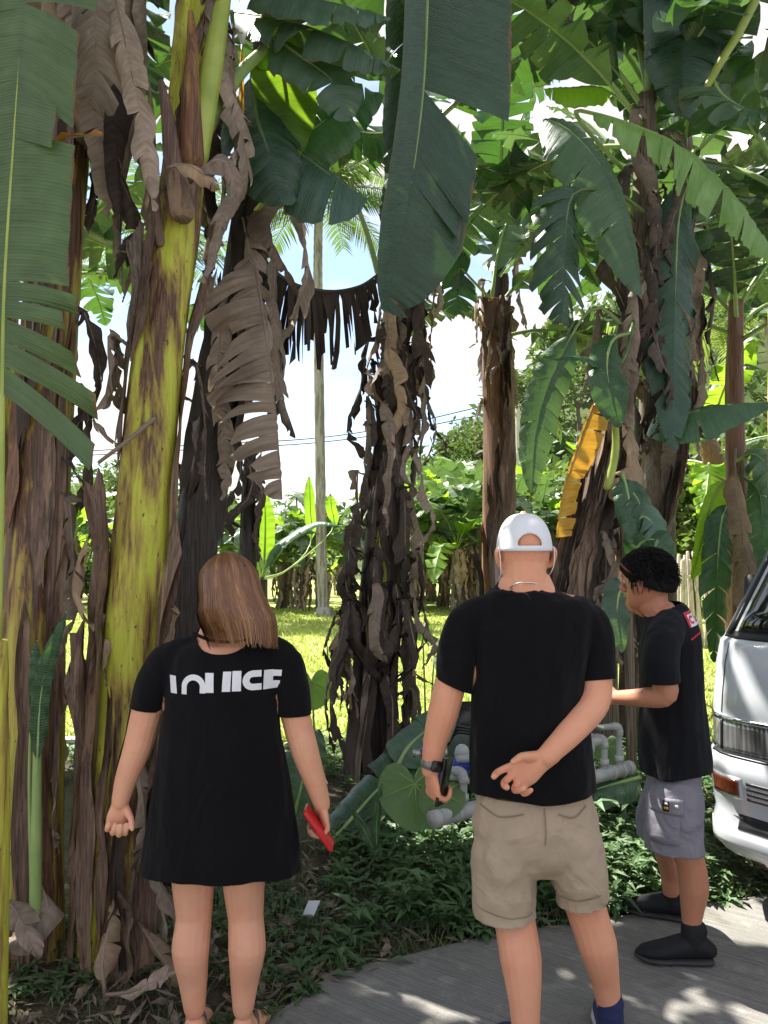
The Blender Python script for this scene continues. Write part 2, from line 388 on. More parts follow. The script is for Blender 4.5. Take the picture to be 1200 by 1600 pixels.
def sheath(parent, tr, a0, aw, f0, f1, mat='sheath', off=0.008, lift=0.02, flare=0.25, seed=0, n=16, m=8, name='sheath', pointed=True):
    """dry strip of old leaf sheath clinging to the stem: from fraction f0 to f1 of its length, centred on angle a0 (degrees, -90 faces the camera)"""
    P, T, rd = tr[:3]; N_ = len(P) - 1; r = random.Random(seed * 7 + 3); V, Fc = [], []
    for i in range(n + 1):
        g = i / n
        wgt = (1 - g ** 3 * 0.9) * (0.45 + 0.55 * min(1, g * 4)) if pointed else 1.0
        for j in range(m + 1):
            u = (j / m - 0.5) * 2
            g2 = g + (f1 - f0) ** 0 * 0.16 * noise.noise(V3((u * 2.6, seed * 2.3, 7.7))) * (2 * g - 1)
            x = max(0, min(N_ - 0.001, (f0 + (f1 - f0) * g2) * N_)); k = int(x); t = x - k
            p = P[k].lerp(P[k + 1], t); tt = T[k]; q = rd[k] + (rd[k + 1] - rd[k]) * t
            A = V3((1, 0, 0)); A = (A - tt * A.dot(tt)).normalized(); B = tt.cross(A)
            a = R(a0 + aw * 0.5 * u * wgt * (1 + 0.45 * abs(u) * noise.noise(V3((g * 9, seed * 1.7, 2 * (u > 0))))) + 9 * noise.noise(V3((g * 4, seed, 0.5))))
            lf = off + lift * (abs(u) ** 3) * (0.3 + flare * 3 * g) + 0.012 * noise.noise(V3((g * 7, u * 2.5, seed * 3.3))) + lift * 2.2 * max(0, g - 0.75) * 2 * flare * 4 * r.uniform(0.8, 1.2)
            V.append(p + (A * cos(a) + B * sin(a)) * (q * 1.04 + max(0.002, lf)))
    for i in range(n):
        for j in range(m):
            a = i * (m + 1) + j; Fc.append((a, a + 1, a + m + 2, a + m + 1))
    o = mk(name, V, Fc, M[mat], parent)
    return o
def skirt(parent, tr, f, a, L, W, mat='dead', out=0.16, seed=0, **k):
    """dead leaf hanging down along the stem from fraction f of its height, on the side of angle a"""
    P, T, rd = tr[:3]; i = min(len(P) - 1, int(f * (len(P) - 1))); r = random.Random(seed * 11 + 5)
    d = V3((cos(R(a)), sin(R(a)), 0)); p = P[i] + d * rd[i]
    pts = [p, p + d * out * 0.7 + V3((0, 0, 0.05)), p + d * out + V3((r.uniform(-.05, .05), r.uniform(-.05, .05), -L * 0.35)), p + d * (out * r.uniform(0.6, 1.1)) + V3((r.uniform(-.1, .1), r.uniform(-.1, .1), -L * 0.7)),
           p + d * (out * r.uniform(0.4, 1.0)) + V3((r.uniform(-.1, .1), r.uniform(-.1, .1), -L))]
    return dead_leaf(parent, pts, W, mat=mat, face=d, seed=seed, **k)
# ================================================================ THE SETTING
def ground_mat():
    s = NT('bare_soil', 0.9, 0.2); v = s.vec()
    a = s.noise(v, 0.8, 6); b = s.noise(v, 9, 6); c = s.noise(v, 60, 4)
    k = s.mix(s.ramp(b, 0.35, 0.65), (0.045, 0.034, 0.024), (0.11, 0.085, 0.06)); k = s.mix(s.math('MULTIPLY', s.ramp(a, 0.45, 0.6), 0.6), k, (0.07, 0.09, 0.03))
    k = s.mix(s.math('MULTIPLY', s.ramp(c, 0.6, 0.7), 0.5), k, (0.2, 0.16, 0.11)); s.col(k); s.bump(s.math('ADD', b, c), 0.8, 0.03); return s.m
def field_mat():
    s = NT('mown_grass', 0.85, 0.2); v = s.vec()
    a = s.noise(v, 0.55, 5); b = s.noise(s.vec(scale=(14, 5, 1)), 1, 5); c = s.noise(v, 45, 3)
    k = s.mix(s.ramp(a, 0.35, 0.65), (0.27, 0.33, 0.075), (0.37, 0.40, 0.12)); k = s.mix(s.ramp(b, 0.4, 0.75, (0, 0, 0), (0.7, 0.7, 0.7)), k, (0.42, 0.42, 0.17))
    k = s.mix(s.math('MULTIPLY', s.ramp(c, 0.5, 0.72), 0.5), k, (0.17, 0.22, 0.04)); s.col(k); s.bump(c, 0.5, 0.03); return s.m
def concrete_mat():
    s = NT('broomed_concrete', 0.85, 0.25)
    v = s.vec(); g = s.vec(scale=(1, 1, 1), rot=(0, 0, R(35)))
    gr = s.noise(s.n('Mapping', {'Vector': g, 'Scale': (2.2, 95, 1)}).outputs[0], 1, 3, 0.5)
    a = s.noise(v, 2.2, 6, 0.6); b = s.noise(v, 11, 6); c = s.noise(v, 140, 3); w = s.noise(v, 1.1, 3)
    k = s.mix(s.ramp(a, 0.3, 0.7), (0.175, 0.17, 0.158), (0.27, 0.262, 0.245))
    k = s.mix(s.math('MULTIPLY', s.ramp(gr, 0.42, 0.62), s.ramp(w, 0.35, 0.6, (0.05, 0.05, 0.05), (0.42, 0.42, 0.42))), k, (0.085, 0.08, 0.07))
    k = s.mix(s.math('MULTIPLY', s.ramp(b, 0.55, 0.72), 0.5), k, (0.36, 0.345, 0.31))
    k = s.mix(s.math('MULTIPLY', s.ramp(s.noise(v, 3.7, 5), 0.58, 0.7), 0.6), k, (0.11, 0.095, 0.075))
    k = s.mix(s.math('MULTIPLY', s.ramp(c, 0.55, 0.7), 0.5), k, (0.1, 0.095, 0.09))
    s.col(k); s.bump(s.math('ADD', s.math('MULTIPLY', gr, 1.3), s.math('MULTIPLY', c, 0.3)), 0.6, 0.012); return s.m
M['soil'], M['field'], M['concrete'] = ground_mat(), field_mat(), concrete_mat()
g = mk('ground', [(-900, -900, -0.02), (900, -900, -0.02), (900, 900, -0.02), (-900, 900, -0.02)], [(0, 1, 2, 3)], M['soil'], smooth=False); tag(g, kind='structure')

def nz(x, y, s=1.0): return noise.noise(V3((x * s, y * s, 3.7)))
def field_h(x, y): return 0.03 * nz(x, y, 0.6) + 0.01
nx, ny = 60, 40; V, Fc = [], []
for j in range(ny + 1):
    for i in range(nx + 1):
        t = j / ny; y = 5.6 + 0.5 * nz(i, 0, 0.3) * (1 - t) + t * 60; x = -45 + 90 * i / nx; V.append((x, y, field_h(x, y)))
for j in range(ny):
    for i in range(nx): a = j * (nx + 1) + i; Fc.append((a, a + 1, a + nx + 2, a + nx + 1))
tag(mk('field', V, Fc, M['field']), kind='structure')
# verge: the rough soil bank under the weeds and stems, between road and field
def bank_h(x, y):
    e = edge_y(x)
    return -0.012 + 0.05 * max(0, min(1, (y - e - 0.05) / 0.5)) * (1 + 0.9 * nz(x, y, 2.2)) + 0.012 * nz(x, y, 9)
def edge_y(x):
    pts = [(-9, -1.5), (-3, 0.9), (-1.2, 2.05), (-0.5, 2.5), (-0.2, 2.95), (0.44, 3.24), (1.1, 3.42), (1.8, 3.62), (3, 4.0), (9, 6)]
    for (a, b), (c, d) in zip(pts, pts[1:]):
        if a <= x <= c: return b + (d - b) * (x - a) / (c - a)
    return pts[0][1] if x < -9 else pts[-1][1]
V, Fc = [], []; nx, ny = 130, 70
for j in range(ny + 1):
    for i in range(nx + 1):
        x = -4 + 9 * i / nx; e = edge_y(x) - 0.06; y = e + (6.3 - e) * j / ny; V.append((x, y, bank_h(x, y)))
for j in range(ny):
    for i in range(nx): a = j * (nx + 1) + i; Fc.append((a, a + 1, a + nx + 2, a + nx + 1))
tag(mk('terrain', V, Fc, M['soil']), kind='structure')
# concrete road
V, Fc = [], []; xs = [-9 + 0.12 * i for i in range(151)]
for x in xs:
    e = edge_y(x) + 0.012 * nz(x, 0, 8)
    V += [(x, e, -0.05), (x, e, 0.002), (x, e - 0.012, 0.010), (x, -7, 0.010)]
for i in range(len(xs) - 1):
    for j in range(3): a = i * 4 + j; Fc.append((a, a + 4, a + 5, a + 1))
tag(mk('road', V, Fc, M['concrete'], smooth=False), kind='structure')

# hills
def hill_h(x, y):
    sm = lambda a: max(0.0, min(1.0, a)) ** 2 * (3 - 2 * max(0.0, min(1.0, a)))
    h = 0
    h += 23 * sm((x + 9) / 34) * sm((y - 40) / 32)
    h += 11 * sm((-x - 6) / 50) * sm((y - 70) / 45)
    h += 5 * sm((y - 110) / 60)
    return h + 1.0 * nz(x, y, 0.08) * sm((y - 45) / 30)
V, Fc = [], []; nx, ny = 60, 40
for j in range(ny + 1):
    for i in range(nx + 1):
        y = 40 + 170 * j / ny; x = (-1 + 2 * i / nx) * (60 + 0.9 * y); V.append((x, y, hill_h(x, y) - 0.03 * (j == 0) + 0.02))
for j in range(ny):
    for i in range(nx): a = j * (nx + 1) + i; Fc.append((a, a + 1, a + nx + 2, a + nx + 1))
M['hill'] = plain('hill_undergrowth', (0.07, 0.10, 0.03), 0.9, 0.2, 0.5, 0.4)
tag(mk('hills', V, Fc, M['hill']), kind='structure')

def foliage_mat(name, c0, c1, tr, tf=0.3):
    s = NT(name, 0.5, 0.4); oi = s.n('ObjectInfo').outputs['Random']
    n = s.noise(s.vec(scale=(1, 1, 1)), 0.9, 4); f = s.noise(s.vec(), 9, 3)
    c = s.mix(s.ramp(s.math('MULTIPLY_ADD', f, 0.5, s.math('MULTIPLY', n, 0.5)), 0.38, 0.62), c0, c1)
    c = s.n('HueSaturation', {'Hue': s.math('MULTIPLY_ADD', oi, 0.04, 0.48), 'Value': s.math('MULTIPLY_ADD', oi, 0.5, 0.75), 'Color': c}).outputs[0]
    s.col(c); t = s.n('BsdfTranslucent', {'Color': tr}); ms = s.n('MixShader', {0: tf})
    s.t.links.new(s.b.outputs[0], ms.inputs[1]); s.t.links.new(t.outputs[0], ms.inputs[2]); s.t.links.new(ms.outputs[0], s.out.inputs[0]); return s.m
M['tree'] = foliage_mat('tree_foliage', (0.035, 0.07, 0.022), (0.09, 0.14, 0.04), (0.16, 0.26, 0.04))
M['bush'] = foliage_mat('bush_foliage', (0.06, 0.11, 0.03), (0.14, 0.19, 0.055), (0.25, 0.36, 0.06))
M['weed'] = foliage_mat('weed_leaves', (0.055, 0.115, 0.045), (0.12, 0.20, 0.085), (0.16, 0.30, 0.05))
M['grass'] = foliage_mat('grass_blades', (0.27, 0.35, 0.07), (0.40, 0.44, 0.13), (0.45, 0.55, 0.10), 0.4)
M['grass_dark'] = foliage_mat('shaded_grass_blades', (0.08, 0.13, 0.055), (0.17, 0.22, 0.10), (0.15, 0.25, 0.05))  # darker copy of the grass blades, shade put into the colour
M['litter'] = plain('leaf_litter', (0.21, 0.165, 0.125), 0.85, 0.2, 0.55, 30)
M['bark'] = plain('tree_bark', (0.13, 0.10, 0.075), 0.9, 0.2, 0.35, 14, bump=0.5)

def rq(V, Fc, c, s, r, el=1.0, up=0.3):
    """one leaf-like quad of size s at c"""
    n = V3((r.gauss(0, 1), r.gauss(0, 1), r.gauss(0, 1) + up)).normalized(); a = n.orthogonal().normalized(); a = (a * cos(b := r.uniform(0, 6.28)) + n.cross(a) * sin(b)); c2 = n.cross(a)
    i = len(V); V.extend([c - a * s * el, c - c2 * s * 0.45 + n * s * 0.08, c + a * s * el, c + c2 * s * 0.45 + n * s * 0.08]); Fc.append((i, i + 1, i + 2, i + 3))
def clump(V, Fc, c, rx, rz, n, s, r):
    for _ in range(n):
        d = V3((r.gauss(0, 1), r.gauss(0, 1), r.gauss(0, 1))).normalized() * (r.uniform(0.45, 1.0))
        rq(V, Fc, V3(c) + V3((d.x * rx, d.y * rx, d.z * rz)), s * r.uniform(0.6, 1.3), r)
r = random.Random(21); V, Fc = [], []
for _ in range(620):
    y = 46 + 120 * r.random() ** 1.5; x = (r.uniform(-0.62, 0.62)) * y
    if hill_h(x, y) < 1.2 and r.random() < 0.7: continue
    z = hill_h(x, y); q = r.uniform(1.4, 3.0)
    clump(V, Fc, (x, y, z + q * 0.7), q, q * 0.9, 55, 0.34 + y * 0.0022, r)
tag(mk('forest', V, Fc, M['tree'], smooth=False), 'dense green woodland covering the hillside behind the grove', 'forest', kind='stuff')

def tree(px, Y, h, rc, label, seed, mat='tree', group=None, trunk_h=None, n=5, s=0.22):
    r = random.Random(seed); x = at(px, 800, Y).x; z = hill_h(x, Y) if Y > 41 else 0.0
    t = thing('hill_tree', label, 'tree', (x, Y, z), group); b = V3((x, Y, z)); th = trunk_h or h * 0.5
    V, Fc = [], []; P = catmull([b, b + V3((0.1, 0, th * 0.5)), b + V3((-0.05, 0, th))], 6); add_tube(V, Fc, P, lerp_list([h * 0.03, h * 0.015], 6), 7)
    cs = []
    for k in range(n):
        a = r.uniform(0, 6.28); q = r.uniform(0.2, 0.8) * rc; c = b + V3((q * cos(a), q * sin(a), th + r.uniform(0.05, 1) * (h - th) * 0.85)); cs.append(c)
        add_tube(V, Fc, catmull([P[-2], P[-1].lerp(c, 0.5) + V3((0, 0, 0.1)), c], 4), lerp_list([h * 0.012, h * 0.004], 4), 5)
    mk('trunk', V, Fc, M['bark'], t); V, Fc = [], []
    for c in cs: clump(V, Fc, c, rc * r.uniform(0.4, 0.6), rc * r.uniform(0.32, 0.5), 170, s, r)
    mk('crown', V, Fc, M[mat], t, smooth=False); return t
tree(868, 62, 9.5, 2.0, 'tall slender tree standing out on the hill skyline left of the yellow leaf', 1)
tree(822, 60, 6.0, 2.6, 'rounded dark tree on the hill beside the concrete pole', 2)
tree(745, 58, 5.0, 2.6, 'low spreading tree on the hill slope left of the reddish stem', 3)
tree(700, 62, 5.0, 2.4, 'small pale tree at the left foot of the wooded hill', 4)
tree(905, 56, 7.5, 2.8, 'broad tree on the hill partly behind the yellow leaf', 5)
tree(190, 66, 8.5, 3.2, 'bushy tree behind the field left of the yellow stem', 6, s=0.3)
tree(240, 72, 7.5, 3.0, 'spreading tree behind the field close beside the yellow stem', 7, s=0.3)
def bush(px, Y, rc, h, label, seed, mat='bush'):
    r = random.Random(seed); x = at(px, 800, Y).x; t = thing('bush', label, 'bush', (x, Y, 0)); V, Fc = [], []; b = V3((x, Y, 0)); W, Wf = [], []
    for k in range(9):
        a = r.uniform(0, 6.28); q = r.uniform(0, 0.75) * rc; c = b + V3((q * cos(a), q * sin(a), r.uniform(0.25, 0.85) * h)); clump(V, Fc, c, rc * 0.5, h * 0.28, 150, 0.075 + Y * 0.0035, r)
        add_tube(W, Wf, catmull([b, b.lerp(c, 0.5) + V3((0, 0, 0.1)), c], 4), lerp_list([0.03, 0.01], 4), 5)
    mk('stems', W, Wf, M['bark'], t); mk('crown', V, Fc, M[mat], t, smooth=False)
bush(735, 26, 2.3, 4.2, 'tall yellow-green bush behind the far banana grove left of the reddish stem', 11)
bush(950, 22, 2.2, 4.6, 'leafy bush behind the leaning stem on the right', 12)
bush(1040, 20, 2.2, 4.0, 'leafy bush behind the head of the man at right', 13)
bush(1130, 19, 2.3, 5.0, 'yellow-green bush behind the van', 14)
bush(1200, 17, 2.2, 4.4, 'tall bush at the right edge above the van', 15)
bush(860, 24, 2.0, 4.0, 'green bush behind the white cap', 16)
bush(150, 23, 1.0, 1.3, 'low round bush at the far edge of the grass field left of the yellow stem', 17)
bush(215, 25, 1.8, 3.0, 'leafy bush at the far field edge behind the yellow stem', 18)
bush(300, 25, 1.9, 3.0, 'leafy bush at the far field edge behind the dark leaning stem', 19)
bush(130, 26, 1.8, 3.6, 'taller bush at the far field edge left of the yellow stem', 20)

# grass blades of the field
r = random.Random(5); V, Fc = [], []
for k in range(52000):
    y = 5.7 + 15.5 * r.random() ** 1.35; x = r.uniform(-0.52, 0.55) * y
    c = V3((x, y, field_h(x, y))); h = r.uniform(0.02, 0.06) * (1 + 0.5 * nz(x, y, 0.9)) * (1 + 0.03 * y); a = r.uniform(0, 6.28); wv = V3((cos(a), sin(a), 0)) * (0.004 + 0.0011 * y); ln = V3((r.gauss(0, 0.5), r.gauss(0, 0.5), 1)) * h
    i = len(V); V += [c - wv, c + wv, c + ln]; Fc.append((i, i + 1, i + 2))
tag(mk('grass', V, Fc, M['grass'], smooth=False), 'bright sunlit grass of the open field', 'grass', kind='stuff')

# ---- far banana plants (three kinds, copied)
def far_plant(seed, h, n, lean=0.0):
    r = random.Random(seed); t = thing('banana_plant', 'leafy banana plant in the sunlit grove beyond the grass field', 'banana plant', (0, 0, 0), 'banana plants of the far grove')
    tr = make_trunk(t, [(0, 0, 0), (0.05 + lean * .5, 0, h * 0.5), (lean, 0.03, h)], [0.16, 0.12, 0.075], 'tk_grey', seed, 10, 12)
    top = V3((lean, 0.03, h))
    for k in range(n):
        az = k * 2.4 + r.uniform(-.3, .3); f = k / n
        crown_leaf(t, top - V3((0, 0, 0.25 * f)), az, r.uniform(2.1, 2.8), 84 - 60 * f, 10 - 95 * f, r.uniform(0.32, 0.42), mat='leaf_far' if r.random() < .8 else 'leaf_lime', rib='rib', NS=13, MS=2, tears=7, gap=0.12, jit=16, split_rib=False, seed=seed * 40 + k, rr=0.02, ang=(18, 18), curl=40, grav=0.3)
    for k in range(15):
        a = r.uniform(0, 360); skirt(t, tr, r.uniform(0.45, 0.98), a, r.uniform(0.9, 1.7), 0.17, out=r.uniform(.15, .5), mat=r.choice(['dead', 'dead_tan', 'dead']), seed=seed * 50 + k, NS=12, MS=2, tears=6, split_rib=False, crumple=0.04)
    return t
protos = [far_plant(1, 2.2, 14), far_plant(2, 2.6, 15, 0.2), far_plant(3, 1.8, 13, -0.15), far_plant(4, 2.8, 14, -0.1)]
spots = []; ALLFAR = []
r = random.Random(9)
for k, px in enumerate([60, 130, 250, 330, 375, 410, 440, 470, 505, 545, 585, 620, 655, 690, 722, 752, 800, 850, 905, 960, 1015, 1075]):
    spots.append((px + r.uniform(-8, 8), r.uniform(19.8, 22.0)))
for k, px in enumerate([40, 180, 300, 395, 460, 530, 600, 670, 735, 830, 930, 1050, 1150]):
    spots.append((px + r.uniform(-12, 12), r.uniform(23.5, 27.0)))
for i, (px, Y) in enumerate(spots):
    p = protos[i % 4]; o = p if i < 4 else copy_tree(p)
    o.location = (at(px, 800, Y).x, Y, 0.0); o.rotation_euler = (0, 0, r.uniform(0, 6.28)); q = r.uniform(0.75, 1.05) * (0.74 if px < 560 else 0.98); o.scale = (q, q, q); ALLFAR.append((px, i < 22, o))

ORD = ['first', 'second', 'third', 'fourth', 'fifth', 'sixth', 'seventh', 'eighth', 'ninth', 'tenth', 'eleventh', 'twelfth', 'thirteenth', 'fourteenth', 'fifteenth', 'sixteenth']
for front in (True, False):
    for sg, wd_ in ((-1, 'left'), (1, 'right')):
        for k, (px, _f, o) in enumerate(sorted([q for q in ALLFAR if q[1] == front and (q[0] - 503) * sg > 0], key=lambda q: abs(q[0] - 503))): o['label'] = '%s banana plant %s of the pale palm in the %s row of far grove' % (ORD[k], wd_, 'front' if front else 'rear')
# ---- coconut palms
M['palm_trunk'] = trunk_mat('palm_trunk', (0.34, 0.33, 0.30), (0.42, 0.41, 0.38), (0.25, 0.22, 0.19), (0.12, 0.10, 0.085), 0.35, ochre=(0.30, 0.28, 0.24))
M['palm_leaf'] = foliage_mat('palm_leaflets', (0.04, 0.085, 0.03), (0.08, 0.14, 0.045), (0.18, 0.30, 0.05))
M['palm_lime'] = foliage_mat('palm_leaflets_pale', (0.12, 0.19, 0.05), (0.19, 0.26, 0.09), (0.32, 0.44, 0.08))
def frond(parent, pts, ll, mat, n=46, droop=0.6, rr=0.022, seed=0, side=None, wd=0.028):
    r = random.Random(seed); P = catmull(pts, n); T = tangents(P); V, Fc = [], []
    add_tube(V, Fc, P[::2], lerp_list([rr, rr * 0.2], len(P[::2]) - 1), 5, round_ends=False); nr = len(Fc)
    for i in range(int(n * 0.12), n):
        t = T[i]; B = V3(side) if side is not None else t.cross(V3((0, 0, 1)))
        if B.length < 0.1: B = t.orthogonal()
        B.normalize(); s = i / n; le = ll * (0.5 + 0.5 * sin(pi * min(1, s * 1.05 + 0.1))) * r.uniform(0.85, 1.1)
        for sg in (1, -1):
            d = (B * sg + t * 0.55 + V3((0, 0, r.uniform(-0.15, 0.2)))).normalized(); p = P[i]; prev = None
            for j in range(4):
                ww = wd * (0.55, 1.0, 0.8, 0.08)[j]; wv = t * ww
                V.extend([p - wv, p + wv]); 
                if prev is not None: Fc.append((prev, prev + 1, len(V) - 1, len(V) - 2))
                prev = len(V) - 2
                d = (d + V3((0, 0, -droop * (0.5 + r.random() * 0.6) * 0.5))).normalized(); p = p + d * le / 3
    mk('frond', V, Fc, [M['rib_dark'], M[mat]], parent, smooth=False, midx=[0] * nr + [1] * (len(Fc) - nr))
def palm(label, pl, rad, nf, L, seed, mat='palm_leaf', ll=0.75, base=True):
    r = random.Random(seed); pts = px_pts(pl); t = thing('coconut_palm', label, 'palm tree', (pts[0].x, pts[0].y, pts[0].z)); n = 60; P = catmull(pts, n); V, Fc = [], []
    rd = [max(rad * (1 + 0.9 * max(0, 1 - i / n * 14)), 0) * (1 - 0.25 * i / n) * (1.05 if i % 2 else 0.985) for i in range(n + 1)]
    add_tube(V, Fc, P, rd, 14); mk('trunk', V, Fc, M['palm_trunk'], t)
    for k in range(nf):
        az = k * 2.4 + r.uniform(-.2, .2); f = k / nf; q, sd = arc_pts(P[-1], az, L * r.uniform(0.85, 1.1), 70 - 75 * f, 5 - 85 * f); frond(t, q, ll, mat, seed=seed * 30 + k, side=sd)
    return t
palm('tall straight coconut palm with pale trunk standing on the grass field', [(507, 962, 18.6), (503, 900, 18.6), (500, 700, 18.6), (497, 480, 18.6), (497, 380, 18.6), (499, 312, 18.6)], 0.135, 18, 2.6, 3)
palm('coconut palm behind the van with fronds spread above the right edge', [(1235, 1010, 13), (1235, 800, 13), (1215, 600, 13), (1195, 470, 13)], 0.13, 15, 3.0, 5, 'palm_lime', 0.7)
palm('coconut palm behind the dark leaning stem at left', [(262, 945, 20), (262, 700, 20), (258, 480, 20), (255, 400, 20)], 0.13, 16, 3.2, 8)
for k, (px, Y, h, lb) in enumerate([(592 - 400, 105, 6.5, 'tiny far palm on the skyline left of the pale palm trunk'), (463, 120, 8.5, 'tiny far palm on the skyline just left of the pale palm trunk'), (520, 125, 7.5, 'tiny far palm on the skyline just right of the pale palm trunk')]):
    x = at(px, 800, Y).x; z = hill_h(x, Y); t = thing('coconut_palm', lb, 'palm tree', (x, Y, z)); tube_obj('trunk', [(x, Y, z), (x + .2, Y, z + h / 2), (x, Y, z + h)], [0.16, 0.12], M['palm_trunk'], t, seg=6)
    for j in range(9): q, sdv = arc_pts((x, Y, z + h), j * 0.7 * 2.4, 2.6, 50 - j * 7, -30 - j * 7, 4); frond(t, q, 0.9, 'palm_leaf', n=12, seed=j, side=sdv, wd=0.12)

# ---- power pole and wires
M['pole'] = plain('weathered_concrete_pole', (0.42, 0.41, 0.38), 0.8, 0.2, 0.15, 8)
M['cable'] = plain('black_cable', (0.03, 0.03, 0.035), 0.5, 0.4)
b = at(811, 860, 44); z0 = 1.5; t = thing('utility_pole', 'pale utility pole standing on the slope right of the reddish stem', 'utility pole', (b.x, 44, 0.0))
tube_obj('shaft', [(b.x, 44, 0), (b.x, 44, 4.5), (b.x, 44, at(811, 636, 44).z)], [0.19, 0.13], M['pole'], t, seg=10); V, Fc = [], []; add_box(V, Fc, (b.x, 44, at(811, 645, 44).z), 1.1, 0.12, 0.12); mk('crossarm', V, Fc, M['pole'], t, smooth=False)
for k, (y0, y1, y2, lab) in enumerate([(697, 676, 602, 'upper overhead power cable crossing behind the stems'), (704, 684, 618, 'lower overhead power cable crossing behind the stems')]):
    o = tube_obj('power_cable', [at(-300, y0 + 30, 40), at(270, y0, 40), at(560, y1, 40), at(900, y2, 40), at(1300, y2 - 70, 40)], [0.028, 0.028], M['cable'], None, n=40, seg=5); tag(o, lab, 'cable', 'overhead power cables')

# ---- bamboo fence behind the right-hand man
M['bamboo'] = plain('weathered_bamboo', (0.52, 0.46, 0.40), 0.7, 0.3, 0.35, 6, bump=0.2)
fx = at(1062, 900, 12.5).x; t = thing('bamboo_fence', 'pale weathered bamboo slat fence behind the right-hand man', 'fence', (fx + 0.4, 12.5, 0)); r = random.Random(3)
V, Fc = [], []; add_tube(V, Fc, [V3((0, 0, i * 0.19)) for i in range(9)], [0.026 * (1.12 if i % 2 else 1) for i in range(9)], 7); sm = bpy.data.meshes.new('slat'); sm.from_pydata([tuple(v) for v in V], [], Fc); sm.materials.append(M['bamboo']); sm.shade_smooth()
for k in range(26):
    o = bpy.data.objects.new('slat', sm); col.objects.link(o); o.parent = t; o.location = (-0.45 + k * 0.058, r.uniform(-.02, .02), r.uniform(-.12, 0.05)); o.rotation_euler = (r.gauss(0, .03), r.gauss(0, .035), 0)
for zz in (0.4, 1.15): tube_obj('rail', [(fx - 0.1, 12.46, zz), (fx + 1.5, 12.46, zz + 0.04)], [0.025, 0.022], M['bamboo'], t, n=8, seg=7)
# ================================================================ THE NEAR BANANA PLANTS
def plant(label, pl, rad_px, mat, seed, lobes=3.0, step=0.12):
    """pl: stem centre line as photo pixels with depth; rad_px: half widths in photo pixels from base to top"""
    pts = px_pts(pl); b = pts[0]; t = thing('banana_plant', label, 'banana plant', (b.x, b.y, 0.0), 'banana plants along the road'); pts[0] = V3((b.x, b.y, -0.06))
    rad = [q * pl[min(i, len(pl) - 1)][2] / F for i, q in enumerate(rad_px)]
    tr = make_trunk(t, pts, rad, mat, seed, lobes=lobes, step=step); return t, tr
def crown(t, tr, n, L, W, seed, e=(78, 25, 20, -75), mats=('leaf', 'leaf', 'leaf_deep', 'leaf_grey', 'leaf_mid'), az0=0.0, skip=None, drop=0.0, **k):
    r = random.Random(seed); top = tr[0][-1] + V3((0, 0, -drop))
    for i in range(n):
        az = az0 + i * 2.4 + r.uniform(-.25, .25); f = i / max(1, n - 1)
        if skip and skip(az % (2 * pi), f): continue
        d = dict(mat=r.choice(mats), tears=r.randint(9, 24), gap=r.uniform(0.08, 0.26), jit=17, ang=(14, 14), curl=r.uniform(20, 45), grav=0.35, seed=seed * 60 + i, rib='rib', sway=r.uniform(-.2, .2), rr=0.02); d.update(k)
        crown_leaf(t, top - V3((0, 0, 0.35 * f)), az, L * r.uniform(0.85, 1.1), e[0] + (e[1] - e[0]) * f, e[2] + (e[3] - e[2]) * f, W * r.uniform(0.85, 1.1), **d)
def petiole(t, pl, r0, r1, mat='rib_yellow', name='petiole'):
    return tube_obj(name, px_pts(pl), [r0, r1], M[mat], t, seg=10)

# --- A: brown and yellow stem at the left edge
A, tA = plant('thick brown and yellow banana stem at the left edge draped with brown leaves', [(45, 1440, 2.95), (50, 1000, 3.0), (68, 700, 3.05), (98, 320, 3.1), (122, 20, 3.15), (138, -240, 3.2)], [52, 47, 43, 34, 28, 24], 'tk_mixed', 1)
sheath(A, tA, -75, 34, 0.02, 0.24, 'sheath', seed=1); sheath(A, tA, -62, 36, 0.24, 0.50, 'sheath', seed=2); sheath(A, tA, -125, 36, 0.30, 0.55, 'sheath_orange', seed=3, off=0.004); sheath(A, tA, -40, 22, 0.18, 0.5, 'sheath', seed=8); sheath(A, tA, -100, 40, 0.40, 0.6, 'dead_dark', seed=9)
sheath(A, tA, -25, 30, 0.10, 0.30, 'sheath', seed=4, lift=0.02); sheath(A, tA, -90, 70, 0.5, 0.78, 'sheath', seed=5); sheath(A, tA, -60, 60, 0.6, 0.9, 'dead_dark', seed=6); sheath(A, tA, -120, 60, 0.66, 0.95, 'sheath', seed=7)
crown(A, tA, 7, 2.3, 0.30, 11, e=(80, 35, 30, -60), drop=-0.1)
for k, (f, a, Ln, W, m) in enumerate([(0.93, -50, 1.1, 0.2, 'dead'), (0.9, -20, 1.3, 0.2, 'dead'), (0.88, 10, 1.5, 0.18, 'dead'), (0.86, -95, 0.9, 0.18, 'dead_tan'), (0.84, -40, 1.1, 0.15, 'dead_dark'), (0.8, 20, 1.2, 0.14, 'dead'), (0.74, -15, 0.9, 0.12, 'dead_dark'), (0.9, 60, 1.3, 0.2, 'dead_dark'), (0.52, -10, 0.7, 0.08, 'dead_dark'), (0.45, 0, 0.8, 0.07, 'dead_dark'), (0.34, -20, 0.6, 0.06, 'dead')]):
    skirt(A, tA, f, a, Ln, W, m, out=(0.13 + 0.03 * (k % 3)) if f > .6 else .05, seed=k + 1)
dead_leaf(A, px_pts([(120, -90, 2.95), (140, -30, 2.8), (150, 50, 2.75), (148, 130, 2.75), (140, 175, 2.78)]), 0.16, mat='dead', face=(0.2, -1, 0), tears=3, jit=18, curl=60, gap=0.1, seed=91)
dead_leaf(A, px_pts([(150, -80, 2.9), (178, -10, 2.8), (200, 90, 2.75), (225, 210, 2.75), (238, 330, 2.78)]), 0.10, mat='dead', face=(0.2, -1, 0), seed=92)
